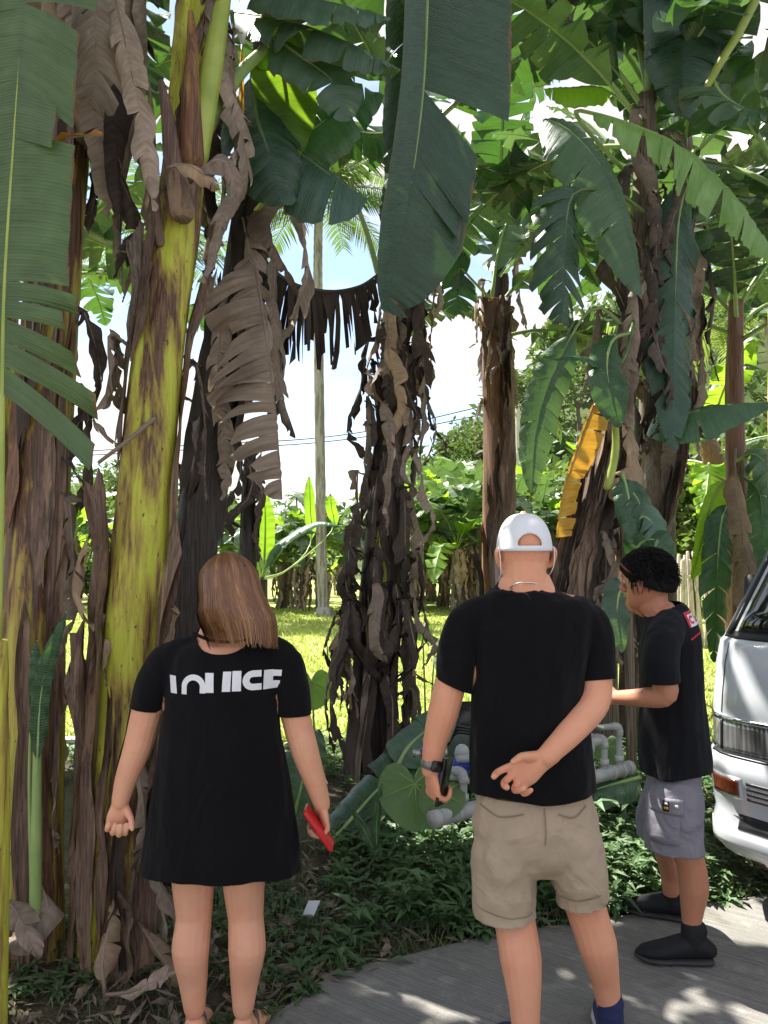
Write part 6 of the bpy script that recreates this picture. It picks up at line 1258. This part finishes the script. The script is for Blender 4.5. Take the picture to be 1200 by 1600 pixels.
tube_obj('glasses_band', [hf(-.30, .30, .80), hf(-.39, .20, .74), hf(-.44, .08, .66), hf(-.43, .0, .60)], [.004, .004], M['amber_band'], mr, n=12, seg=8)
for (ax_, d) in ((pr(1081, 1440, -.07), V3((-.97, .10, 0))), (pr(1050, 1392, .28), V3((-.9, .40, 0)))):
    V, Fc = [], []; add_tube(V, Fc, [V3((ax_.x, ax_.y, 0.07)), V3((ax_.x, ax_.y, 0.15))], [(.042, .042), (.04, .04)], 16, side=X1); mk('sock', V, Fc, M['shoe_black'], mr); shoe(mr, ax_, d, 0.268)
# ================================================================ PIPES, VAN, WEEDS, LITTER
M['pvc'] = plain('grey_pvc', (0.36, 0.375, 0.38), 0.45, 0.4, 0.2, 12)
M['pvc_pale'] = plain('pale_pvc_joint', (0.42, 0.43, 0.42), 0.45, 0.4, 0.15, 20)
M['meter_blue'] = plain('blue_meter', (0.02, 0.05, 0.42), 0.35, 0.5, 0.15, 20)
M['brass'] = plain('dull_metal', (0.42, 0.41, 0.38), 0.35, 0.5, 0.2, 40, metal=0.7)
M['rubber_black'] = plain('black_hose', (0.015, 0.015, 0.016), 0.4, 0.5, 0.2)
pa, pb = at(676, 1281, 3.5), at(986, 1199, 4.34); ax = (pb - pa).normalized(); Lp = (pb - pa).length
t = thing('water_pipe', 'grey plastic water pipe with risers and blue meters behind the man in the white cap', 'water pipe', (pa + pb) / 2 * V3((1, 1, 0)) if False else ((pa.x + pb.x) / 2, (pa.y + pb.y) / 2, 0))
tube_obj('main_pipe', [pa, pb], [.036, .036], M['pvc'], t, n=8, seg=20, round_ends=False)
def ringx(f, r0, ln, mat='pvc_pale', name='coupling'):
    c = pa + ax * (Lp * f); return tube_obj(name, [c - ax * ln, c + ax * ln], [r0, r0], M[mat], t, n=2, seg=20, round_ends=False)
for f, ln in ((0.012, .022), (0.10, .010), (0.30, .02), (0.46, .012), (0.62, .02), (0.88, .010), (0.94, .010), (0.985, .016)): ringx(f, .0395, ln)
def riser(f, h, turn, ln, nm='riser'):
    c = pa + ax * (Lp * f) + V3((0, 0, .03)); up = V3((0, 0, 1)); tn = V3(turn).normalized()
    o = tube_obj(nm, [c, c + up * (h * .5), c + up * (h - .03), c + up * (h - .008) + tn * .010, c + up * h + tn * .034, c + up * h + tn * ln], [.017, .017], M['pvc'], t, n=30, seg=14)
    for q, rr_ in ((c + up * .02, .024), (c + up * (h - .05), .022)): tube_obj('collar', [q, q + up * .03], [rr_, rr_], M['pvc_pale'], o, n=2, seg=14, round_ends=False)
    tube_obj('elbow', [c + up * (h - .035), c + up * (h - .006) + tn * .008, c + up * h + tn * .035], [.0225, .0225], M['pvc'], o, n=8, seg=14)
    return c + up * h + tn * ln
fr = V3((-ax.y, ax.x, 0)) * 1.0
e1 = riser(0.20, 0.20, (-1, -.2, 0), .10); e2 = riser(0.13, 0.15, (-.9, .6, 0), .06)
def meter(c, d, nm='meter'):
    d = V3(d).normalized(); o = tube_obj(nm, [c - d * .05, c - d * .03, c + d * .03, c + d * .05], [.018, .036, .036, .018], M['meter_blue'], t, n=12, seg=16)
    tube_obj('register', [c + V3((0, 0, .02)), c + V3((0, 0, .055))], [.034, .034], M['pvc_pale'], o, n=2, seg=18, round_ends=False); tube_obj('lid', [c + V3((0, 0, .055)), c + V3((0, 0, .066))], [.037, .035], M['pvc'], o, n=2, seg=18)
    for s_ in (-1, 1): tube_obj('union_nut', [c + d * (.05 * s_), c + d * (.085 * s_)], [.022, .022], M['brass'], o, n=2, seg=6, round_ends=False)
    return o
meter(at(722, 1196, 3.72), (1, .35, 0)); meter(at(672, 1176, 3.85), (1, .3, 0))
tube_obj('feed_pipe', [at(748, 1198, 3.78), at(775, 1185, 3.9), at(800, 1150, 4.0)], [.017, .017], M['pvc'], t, n=10, seg=12); tube_obj('valve', [at(697, 1196, 3.70), at(705, 1196, 3.71)], [.016, .016], M['brass'], t, n=2, seg=10); tube_obj('valve_lever', [at(700, 1190, 3.69), at(690, 1180, 3.68)], [.004, .005], M['brass'], t, n=3, seg=6)
tube_obj('feed_pipe', [at(704, 1213, 3.66), at(716, 1214, 3.66), at(728, 1220, 3.66)], [.019, .019], M['pvc'], t, n=8, seg=12)
for f, h in ((0.80, .17), (0.91, .15)):
    pass
riser(0.93, 0.21, (-1, -.3, 0), .11); riser(0.84, 0.16, (-.8, .6, 0), .08); riser(0.76, 0.16, (1, .1, 0), .05)
tube_obj('tap', [at(942, 1137, 4.2), at(932, 1134, 4.2), at(928, 1128, 4.2)], [.016, .011], M['brass'], t, n=6, seg=10); tube_obj('tap_handle', [at(926, 1126, 4.2), at(938, 1127, 4.2)], [.006, .006], M['brass'], t, n=3, seg=6)
for f in (.55, .95):
    c = pa + ax * (Lp * f); tube_obj('support_post', [V3((c.x, c.y, -.02)), V3((c.x, c.y, c.z - .03))], [.014, .014], M['pvc'], t, n=3, seg=10)
# dark box with hoses behind the pipes
b = at(722, 1112, 4.9); t = thing('meter_box', 'dark plastic box with black hoses beside the man in the white cap', 'box', (b.x, b.y, 0)); V, Fc = [], []
zt, zb = at(720, 1100, 4.9).z, at(720, 1135, 4.9).z
slab('lid', V3((b.x + .04, b.y, (zt + zb) / 2)), V3((1, 0.15, 0)), V3((0.15, -0.8, 0.6)), .30, .17, .05, 'plastic_black', t, .02)
M['box_grey'] = plain('grey_green_plastic', (0.10, 0.14, 0.125), 0.45, 0.4, 0.15, 8); slab('body', V3((b.x + .06, b.y + .05, zb * .5)), V3((1, 0.15, 0)), V3((0, 0, 1)), .34, .24, zb, 'box_grey', t, .03)
for k in range(3): tube_obj('hose', [at(700, 1150 + 6 * k, 4.72), at(712, 1135 + 5 * k, 4.68), at(735, 1138 + 4 * k, 4.7), at(765, 1142 + 6 * k, 4.75)], [.012, .012], M['rubber_black'], t, n=16, seg=8)

# ---- the white van (its front corner shows)
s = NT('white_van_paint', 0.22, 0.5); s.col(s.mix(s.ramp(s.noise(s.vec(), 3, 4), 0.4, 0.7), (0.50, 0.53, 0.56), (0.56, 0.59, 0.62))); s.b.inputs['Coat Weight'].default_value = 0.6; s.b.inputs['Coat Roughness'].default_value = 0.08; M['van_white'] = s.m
M['van_black'] = plain('black_trim', (0.015, 0.015, 0.016), 0.4, 0.5, 0.2)
M['van_chrome'] = plain('chrome', (0.75, 0.76, 0.78), 0.12, 0.5, 0.03, metal=1.0)
M['amber'] = plain('orange_lens', (0.15, 0.030, 0.012), 0.15, 0.6, 0.25, 60)
s = NT('windscreen_glass', 0.03, 0.6); s.col((0.02, 0.025, 0.03)); s.b.inputs['Transmission Weight'].default_value = 0.5; s.b.inputs['Coat Weight'].default_value = 1; M['van_glass'] = s.m
s = NT('headlight_glass', 0.08, 0.6); v = s.vec(); s.col(s.ramp(s.noise(s.n('Mapping', {'Vector': v, 'Scale': (40, 40, 1)}).outputs[0], 1, 2), 0.4, 0.6, (0.16, 0.165, 0.17), (0.42, 0.43, 0.44))); s.b.inputs['Metallic'].default_value = 0.6; s.b.inputs['Coat Weight'].default_value = 1.0; s.bump(s.n('TexWave', {'Vector': v, 'Scale': 28.0}).outputs['Fac'], 0.3, 0.004); M['lamp_glass'] = s.m
corner = V3((1.395, 3.50, 0)); uA = V3((0.62, -0.785, 0)).normalized(); nF = V3((-uA.y * -1, 0, 0)); nF = V3((-0.785, -0.62, 0)).normalized()
vw = 1.66
def vp(u, dpt, z): return corner + uA * u + nF * dpt + V3((0, 0, z))     # u along the front from the corner, dpt forward of the front plane
van = thing('van', 'white van parked at the right edge with its front corner showing', 'van', corner + uA * (vw / 2) - nF * 1.8)
PROF = [(0.26, -0.02), (0.32, 0.05), (0.38, 0.05), (0.44, 0.02), (0.50, 0.045), (0.62, 0.065), (0.69, 0.06), (0.705, 0.03), (0.85, 0.025), (0.87, 0.03), (0.95, 0.02), (1.08, -0.01), (1.17, -0.05), (1.185, -0.085), (1.45, -0.31), (1.72, -0.54), (1.82, -0.64), (1.90, -0.85), (1.92, -1.4)]
def plan(u, z):
    k = min(u, vw - u); rc = 0.20; base = -(rc - math.sqrt(max(0, rc * rc - (rc - min(k, rc)) ** 2))) if k < rc else 0.0
    return base - 0.05 * (abs(u - vw / 2) / (vw / 2)) ** 2
us = [0, .002, .008, .02, .04, .07, .11, .16, .22, .3, .4, .55, .7, .83]; us = us + [vw - u for u in us[-2::-1]]
def zprof(z):
    for (a, b), (c, d) in zip(PROF, PROF[1:]):
        if a <= z <= c: return b + (d - b) * (z - a) / (c - a)
    return PROF[-1][1]
def vface(u, z, off=0.0):
    nar = 0.0 if z < 1.18 else (z - 1.18) * 0.14
    uu = nar + u * (1 - 2 * nar / vw); return vp(uu, zprof(z) + plan(u, z) + off, z)
zs_ = []
for (a, b), (c, d) in zip(PROF, PROF[1:]):
    m_ = max(1, int((c - a) / 0.04)); zs_ += [a + (c - a) * i / m_ for i in range(m_)]
zs_.append(PROF[-1][0]); zs_ = [z for z in zs_ if z <= 1.90] + [1.92]
LB = 3.9; V, Fc = [], []; nU = len(us)
for z in zs_:
    row = [vface(u, z) for u in us]; nar = 0.0 if z < 1.18 else (z - 1.18) * 0.14
    if z >= 1.915: row = [vp(nar + u * (1 - 2 * nar / vw), -1.4, 1.92) for u in us]
    back = [vp(vw - nar, -LB * f, z) for f in (.45, .7, .98)] + [vp(vw - nar - .1, -LB, z), vp(nar + .1, -LB, z)] + [vp(nar, -LB * f, z) for f in (.98, .7, .45)]
    V += row + back
m_ = nU + 8
for i in range(len(zs_) - 1):
    for k in range(m_): a = i * m_ + k; b = i * m_ + (k + 1) % m_; Fc.append((a, b, b + m_, a + m_))
Fc.append(tuple((len(zs_) - 1) * m_ + k for k in range(m_)))
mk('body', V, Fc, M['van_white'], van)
def vpanel(name, u0, u1, z0, z1, off, mat, parent=van, nu=10, nz_=6, th=0.02, sk=0.0):
    V, Fc = [], []
    for lay in (0, 1):
        for j in range(nz_ + 1):
            for i in range(nu + 1):
                z = z0 + (z1 - z0) * j / nz_; u = u0 + (u1 - u0) * i / nu + sk * j / nz_; V.append(vface(max(0.0005, u), z, off if lay else off - th))
    m = (nu + 1) * (nz_ + 1)
    for j in range(nz_):
        for i in range(nu): a = m + j * (nu + 1) + i; Fc.append((a, a + 1, a + nu + 2, a + nu + 1))
    ed = [i for i in range(nu + 1)] + [j * (nu + 1) + nu for j in range(1, nz_ + 1)] + [nz_ * (nu + 1) + i for i in range(nu - 1, -1, -1)] + [j * (nu + 1) for j in range(nz_ - 1, 0, -1)]
    for a, b in zip(ed, ed[1:] + ed[:1]): Fc.append((a, b, b + m, a + m))
    return mk(name, V, Fc, M[mat], parent)
ws = vpanel('windscreen', 0.085, vw - 0.085, 1.215, 1.76, 0.004, 'van_glass', nu=18); vpanel('windscreen_seal', 0.05, vw - 0.05, 1.185, 1.215, 0.008, 'van_black', ws, nu=18, nz_=2)
for a, b in ((0.045, 0.088), (vw - 0.088, vw - 0.045)): vpanel('pillar_seal', a, b, 1.20, 1.78, 0.007, 'van_black', ws, nu=3, nz_=10)
for s_ in (0, 1):
    f = (lambda a: a) if s_ == 0 else (lambda a: vw - a)
    h = vpanel('headlight', min(f(.022), f(.43)), max(f(.022), f(.43)), 0.712, 0.842, 0.012, 'lamp_glass'); vpanel('chrome_strip', min(f(.02), f(.43)), max(f(.02), f(.43)), 0.842, 0.858, 0.016, 'van_chrome', h, nz_=2)
    vpanel('lens_divider', min(f(.115), f(.125)), max(f(.115), f(.125)), 0.713, 0.841, 0.015, 'van_black', h, nu=1)
    c = vface(f(.28), .777, -.0); q = tube_obj('reflector', [c + nF * -.03, c + nF * .004], [.03, .05], M['van_chrome'], h, n=2, seg=20, round_ends=False)
    i_ = vpanel('turn_signal', min(f(.075), f(.215)), max(f(.075), f(.215)), 0.535, 0.605, 0.006, 'amber'); vpanel('signal_surround', min(f(.06), f(.23)), max(f(.06), f(.23)), 0.522, 0.618, 0.001, 'van_white', i_, th=0.03)
    for k in range(4): vpanel('bumper_slot', min(f(.25), f(.55)), max(f(.25), f(.55)), 0.527 + k * .022, 0.539 + k * .022, 0.003, 'van_black', nz_=2)
    vpanel('lower_opening', min(f(.20), f(.80)), max(f(.20), f(.80)), 0.395, 0.455, 0.004, 'van_black', nz_=3)
    vpanel('panel_seam', min(f(.115), f(.119)), max(f(.115), f(.119)), 0.87, 1.17, 0.0015, 'van_black', nu=1, nz_=8)
vpanel('bumper_seam', 0.004, vw - 0.004, 0.695, 0.703, 0.004, 'van_black', nu=30, nz_=1)
vpanel('lower_lip', 0.012, vw - 0.012, 0.315, 0.385, 0.012, 'van_white', nu=34, nz_=3)
for u, dd in ((0.12, -0.75), (vw - 0.12, -0.75), (0.12, -3.1), (vw - 0.12, -3.1)):
    c = vp(u, dd, 0.30); o = tube_obj('wheel', [c - uA * .09, c + uA * .09], [.30, .30], M['rubber_black'], van, n=2, seg=28, round_ends=False); tube_obj('rim', [c - uA * .095, c + uA * .095], [.18, .18], M['van_chrome'], o, n=2, seg=20, round_ends=False)
c = at(1184, 925, 3.78); mo = slab('mirror', c, V3((0.05, 0, 1)), nF, .17, .11, .06, 'van_black', van, .02); tube_obj('mirror_arm', [c - V3((0, 0, .05)), vp(.04, -.42, 1.25)], [.012, .01], M['van_black'], mo, n=3, seg=8)
se = slab('seat_headrest', vp(0.35, -1.15, 1.36), uA, nF, .26, .30, .10, 'van_black', van, .04); slab('dashboard', vp(vw / 2, -0.50, 1.14), uA, V3((0, 0, 1)), vw - .16, .4, .05, 'van_black', van, .03)

# ---- weeds, grass, litter on the verge
r = random.Random(77)
def weed_leaf(V, Fc, p, d, ln, wd, up=0.0):
    d = d.normalized(); s_ = d.cross(V3((0, 0, 1))); s_ = s_.normalized() if s_.length > .05 else V3((1, 0, 0)); n_ = s_.cross(d)
    i = len(V); m1 = p + d * ln * .4; V.extend([p, m1 - s_ * wd + n_ * wd * .5, m1 + n_ * .0, m1 + s_ * wd + n_ * wd * .5, p + d * ln - n_ * ln * .18]); Fc.extend([(i, i + 1, i + 2), (i, i + 2, i + 3), (i + 1, i + 4, i + 2), (i + 2, i + 4, i + 3)])
def weeds(n, fn, hmax, lf, seed, name, label, mat):
    r = random.Random(seed); V, Fc = [], []
    for _ in range(n):
        x, y, k = fn(r); b = V3((x, y, bank_h(x, y))); h = hmax * k * r.uniform(0.35, 1.0); d = V3((r.gauss(0, .35), r.gauss(0, .35) - .1, 1)).normalized(); q = V3((0.0015, 0, 0)); i = len(V)
        V.extend([b - q, b + q, b + d * h]); Fc.append((i, i + 1, i + 2))
        for j in range(r.randint(7, 12)):
            f = r.uniform(0.25, 1.0); a = j * 2.4 + r.uniform(-.5, .5); el = r.uniform(-.25, .7); weed_leaf(V, Fc, b + d * (h * f), V3((cos(a), sin(a), el)), lf * r.uniform(.6, 1.3), lf * r.uniform(.13, .22))
    tag(mk(name, V, Fc, M[mat], smooth=False), label, 'weeds', kind='stuff')
def patch_fn(r):
    while True:
        x = r.uniform(-0.30, 1.55); e = edge_y(x); y = e + r.uniform(-0.05, 1.7); 
        edge = min(1, (y - e + .05) / .25) * min(1, (x + .32) / .45)
        if nz(x, y, 2.3) + .5 * nz(x, y, 6) > -.16 - .25 * edge and r.random() < .25 + .75 * edge: return x, y, (0.3 + 0.7 * edge) * (0.7 + .6 * r.random())
weeds(1350, patch_fn, 0.24, 0.074, 1, 'weeds', 'low leafy green weeds covering the verge between the two front people', 'weed')
weeds(150, patch_fn, 0.26, 0.105, 11, 'weeds', 'taller broad-leaved weeds scattered through the low green ones', 'weed')
def left_fn(r):
    while True:
        x = r.uniform(-1.6, -0.25); e = edge_y(x); y = e + r.uniform(-0.06, 1.3)
        if nz(x, y, 2.1) > -0.1: return x, y, 0.5
weeds(330, left_fn, 0.14, 0.05, 2, 'weeds', 'sparse small weeds at the feet of the left-hand stems', 'weed')
def right_fn(r): x = r.uniform(1.3, 3.2); return x, edge_y(x) + r.uniform(-.02, 1.4), 0.6
weeds(320, right_fn, 0.16, 0.055, 3, 'weeds', 'short weeds under the front of the van', 'weed')
def far_fn(r): return r.uniform(-2.6, 2.6), r.uniform(4.9, 6.2), 0.8
weeds(800, far_fn, 0.26, 0.07, 4, 'weeds', 'rank weeds along the near edge of the grass field', 'weed')
V, Fc = [], []
for _ in range(5200):
    x = r.uniform(-1.9, 1.7); e = edge_y(x); y = e + r.uniform(-0.05, 1.5) * (1 if x < -.3 else .5)
    if nz(x, y, 1.4) < -.25: continue
    b = V3((x, y, bank_h(x, y))); h = r.uniform(.03, .13); a = r.uniform(0, 6.28); wv = V3((cos(a), sin(a), 0)) * .0022; ln = V3((r.gauss(0, .6), r.gauss(0, .6), 1)).normalized() * h; i = len(V); V += [b - wv, b + wv, b + ln * .6 + wv * .8, b + ln * .6 - wv * .8, b + ln + V3((ln.x, ln.y, -h * .15)) * .5]; Fc += [(i, i + 1, i + 2, i + 3), (i + 3, i + 2, i + 4)]
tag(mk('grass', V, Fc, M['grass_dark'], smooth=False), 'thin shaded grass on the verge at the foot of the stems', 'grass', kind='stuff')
V, Fc = [], []
for _ in range(3600):
    x = r.uniform(-2.2, 2.2); e = edge_y(x); y = e + abs(r.gauss(0, 1)) * (0.75 if x < 0 else 1.1) - .05
    if y > 6 or (x > -.2 and nz(x, y, 1.7) > .1 and y < e + 1.0): continue
    c = V3((x, y, bank_h(x, y) + r.uniform(.004, .03))); a = r.uniform(0, 6.28); ln = r.uniform(.015, .07); d = V3((cos(a), sin(a), r.gauss(0, .25))) * ln; s_ = V3((-sin(a), cos(a), r.gauss(0, .4))) * r.uniform(.003, .016); i = len(V); V += [c - d, c - s_, c + d, c + s_ + V3((0, 0, .006))]; Fc.append((i, i + 1, i + 2, i + 3))
tag(mk('leaf_litter', V, Fc, M['litter'], smooth=False), 'dry brown leaf litter strewn at the foot of the banana stems', 'litter', kind='stuff')
# larger dry fallen leaves, counted one by one
fl = [([(165, 1560), (160, 1500), (172, 1440), (178, 1400)], 2.78, .05, 'dead_tan', 'pale curled strip of dry leaf standing on edge at the foot of the yellow stem'), ([(165, 1555), (210, 1548), (250, 1530), (285, 1518)], 2.75, .045, 'dead', 'grey dry leaf lying left of the feet of the woman'), ([(215, 1440), (240, 1475), (262, 1510), (282, 1545)], 2.85, .05, 'dead_tan', 'tan dry leaf sloping from the yellow stem to the feet of the woman'),
      ([(60, 1380), (75, 1420), (40, 1460), (0, 1480)], 2.75, .08, 'dead', 'long grey dry leaf at the foot of the left edge stem'), ([(240, 1360), (250, 1420), (262, 1470)], 2.95, .035, 'dead', 'narrow dry leaf hanging to the ground beside the knee of the woman'), ([(0, 1400), (30, 1430), (60, 1500)], 2.7, .07, 'dead', 'broad dry leaf lying in the lower left corner')]
for k, (pl, Y, W, mt, lb) in enumerate(fl):
    pts = [at(x, y, Y - 0.0008 * (y - 1440)) for x, y in pl]; pts = [V3((p.x, p.y, max(p.z, bank_h(p.x, p.y) + .012))) for p in pts]
    o = dead_leaf(None, pts, W, mat=mt, face=(0, -.5, .8), tears=2, jit=14, curl=50, seed=300 + k, NS=22, name='fallen_leaf'); tag(o, lb, 'dry leaf')
# fallen green leaves and broad-leaved plants
o = pleaf(None, [(505, 1330, 4.0), (545, 1285, 4.1), (600, 1225, 4.25), (660, 1180, 4.4), (690, 1165, 4.5)], 0.20, wl=1.0, wr=1.0, mat='leaf', rib='rib', face=(-.35, -.75, .5), s0=0.05, tears=2, jit=5, seed=310, name='fallen_leaf', grav=.4); tag(o, 'large dark green banana leaf lying behind the red phone', 'banana leaf')
o = pleaf(None, [(455, 1290, 4.1), (470, 1230, 4.1), (480, 1180, 4.15), (500, 1140, 4.2)], 0.15, mat='leaf_grey', rib='rib', face=(.3, -.8, .5), s0=0.05, tears=3, jit=12, seed=311, name='fallen_leaf', grav=.6); tag(o, 'bluish grey banana leaf drooping behind the right arm of the woman', 'banana leaf')
o = pleaf(None, [(620, 1200, 4.3), (640, 1165, 4.35), (680, 1130, 4.45), (715, 1105, 4.5)], 0.15, mat='leaf_grey', rib='rib', face=(-.2, -.8, .6), s0=0.02, tears=2, jit=8, seed=312, name='fallen_leaf', grav=.4); tag(o, 'grey green leaf lying over the pipes beside the wrist watch', 'banana leaf')
o = pleaf(None, [(1000, 1215, 4.3), (960, 1225, 4.25), (930, 1235, 4.2), (900, 1250, 4.2)], 0.12, mat='leaf', rib='rib', face=(0, -.7, .7), s0=0.02, tears=1, jit=8, seed=313, name='fallen_leaf'); tag(o, 'dark green leaf under the right end of the water pipe', 'banana leaf')
M['taro'] = leaf_mat('taro_leaf', (0.10, 0.22, 0.06), (0.15, 0.29, 0.09), (0.28, 0.50, 0.06), tf=0.4, edge=2.0)
def taro(label, stems, base, seed):
    b = base; t = thing('taro_plant', label, 'plant', (b.x, b.y, 0)); 
    for k, (px, py, Y, sz, tilt, yaw) in enumerate(stems):
        c = at(px, py, Y); tube_obj('leaf_stalk', [V3((b.x, b.y, -.01)), V3((b.x, b.y, 0)).lerp(c, .6) + V3((0, 0, .05)), c], [.009, .005], M['rib'], t, n=10, seg=7)
        n_ = V3((sin(yaw) * sin(tilt), -cos(yaw) * sin(tilt), cos(tilt))); u = V3((cos(yaw), sin(yaw), 0)); v = n_.cross(u); V, Fc, UV = [c], [], [(0, 0)]; N_ = 40
        for j in (1, 2, 3):
            for i in range(N_):
                a = 2 * pi * i / N_; rr_ = sz * (0.62 + 0.38 * abs(sin(a / 2 + pi / 4 * 0)) ** 0.7 - 0.5 * max(0, cos(a)) ** 14 + .10 * max(0, -cos(a)) ** 5) * j / 3
                V.append(c - v * (rr_ * cos(a)) * -1 + u * (rr_ * sin(a) * 1.0) + n_ * (sz * (.05 * sin(a * 5 + seed) - .12 * (j / 3) ** 2) * j / 3)); UV.append((a * .35, .3 * j))
        for i in range(N_): Fc.append((0, 1 + i, 1 + (i + 1) % N_))
        for j in (0, 1):
            for i in range(N_): a = 1 + j * N_ + i; b2 = 1 + j * N_ + (i + 1) % N_; Fc.append((a, a + N_, b2 + N_, b2))
        lf = mk('leaf', V, Fc, M['taro'], t, UV); RV, RF = [], []
        for a in (0.9, 1.9, 2.6, pi, -2.6, -1.9, -0.9):
            rr_ = sz * .85; e_ = c + v * (rr_ * cos(a)) + u * (rr_ * sin(a)) - n_ * (sz * .10); add_tube(RV, RF, catmull([c + n_ * .003, c.lerp(e_, .5) + n_ * (.003 + sz * .02), e_], 6), lerp_list([.004, .0012], 6), 5, round_ends=False)
        mk('leaf_vein', RV, RF, M['rib'], lf)
    return t
taro('broad light green heart-shaped leaf plant in front of the water pipe', [(648, 1225, 3.72, .19, 0.95, .1), (690, 1240, 3.6, .12, .8, -.3)], V3((.22, 3.95, 0)), 1)
taro('small lime heart-shaped leaf plant beside the sleeve of the woman', [(487, 1068, 5.6, .17, 1.2, .2)], V3((-.50, 5.7, 0)), 2)
taro('upright small-leaved sapling between the central stem and the man in the white cap', [(660, 982, 5.4, .085, 1.2, .3), (694, 1030, 5.4, .09, 1.0, -.4), (680, 1000, 5.5, .06, .5, 0)], V3((.30, 5.4, 0)), 3)
taro('dark green climbing plant behind the right risers of the pipe', [(948, 1165, 4.5, .10, 1.0, 0), (945, 1215, 4.4, .11, .9, .4), (975, 1225, 4.4, .10, .9, -.3)], V3((1.3, 4.6, 0)), 4)
t = thing('banana_shoot', 'young banana shoot with two upright blades among the weeds', 'plant', (at(585, 1330, 3.7).x, 3.7, 0))
pleaf(t, [(590, 1345, 3.7), (588, 1300, 3.7), (592, 1255, 3.7), (598, 1222, 3.7)], .022, mat='leaf', face=(.3, -1, .2), s0=.05, tears=0, seed=320, rr=.004); pleaf(t, [(590, 1345, 3.7), (578, 1315, 3.68), (562, 1285, 3.66), (548, 1262, 3.64)], .024, mat='leaf_grey', face=(-.2, -1, .3), s0=.05, tears=0, seed=321, rr=.004)
t = thing('banana_shoot', 'young banana shoot clinging to the left edge stem', 'plant', (at(60, 1440, 2.75).x, 2.75, 0))
pleaf(t, [(55, 1400, 2.76), (58, 1200, 2.76), (68, 1060, 2.74), (104, 955, 2.72)], .032, mat='leaf', face=(.3, -1, .1), s0=.35, tears=0, seed=322, rr=.008); pleaf(t, [(50, 1400, 2.77), (46, 1200, 2.77), (54, 1050, 2.76), (58, 1000, 2.76)], .018, mat='leaf', face=(.3, -1, .1), s0=.5, tears=0, seed=323, rr=.008); tube_obj('stem', px_pts([(55, 1440, 2.77), (58, 1200, 2.77), (60, 1080, 2.76)]), [.022, .009], M['rib'], t)
# litter
M['paper'] = plain('white_paper', (0.62, 0.64, 0.68), 0.7, 0.3, 0.06)
c = at(487, 1428, 3.25); t = mk('paper_scrap', [c + V3(v) for v in ((-.04, 0, -.01), (.01, -.02, .0), (.035, .01, .05), (-.015, .02, .045), (-.06, -.01, .0), (.0, -.03, .012))], [(0, 1, 2, 3), (4, 5, 1, 0)], M['paper'], smooth=False); tag(t, 'crumpled scrap of white paper lying in the weeds', 'litter')
c = at(117, 1163, 6.1); V, Fc = [], []; add_box(V, Fc, (c.x, c.y, max(c.z, .06)), .5, .12, .10); tag(mk('plank', V, Fc, M['pvc_pale'], smooth=False), 'pale plank lying on the grass between the left-hand stems', 'plank')
for k, (px, py, Y, ln, lb) in enumerate([(540, 1515, 2.9, .07, 'small pale green leaf fallen on the concrete edge'), (632, 1480, 3.0, .06, 'grey green leaf fallen on the concrete edge below the weeds')]):
    c = at(px, py, Y); c.z = .022; V, Fc = [], []; weed_leaf(V, Fc, c - V3((ln, 0, 0)), V3((1, .1, .05)), ln * 1.6, ln * .3); tag(mk('fallen_leaf', V, Fc, M['leaf_grey'], smooth=True), lb, 'leaf')
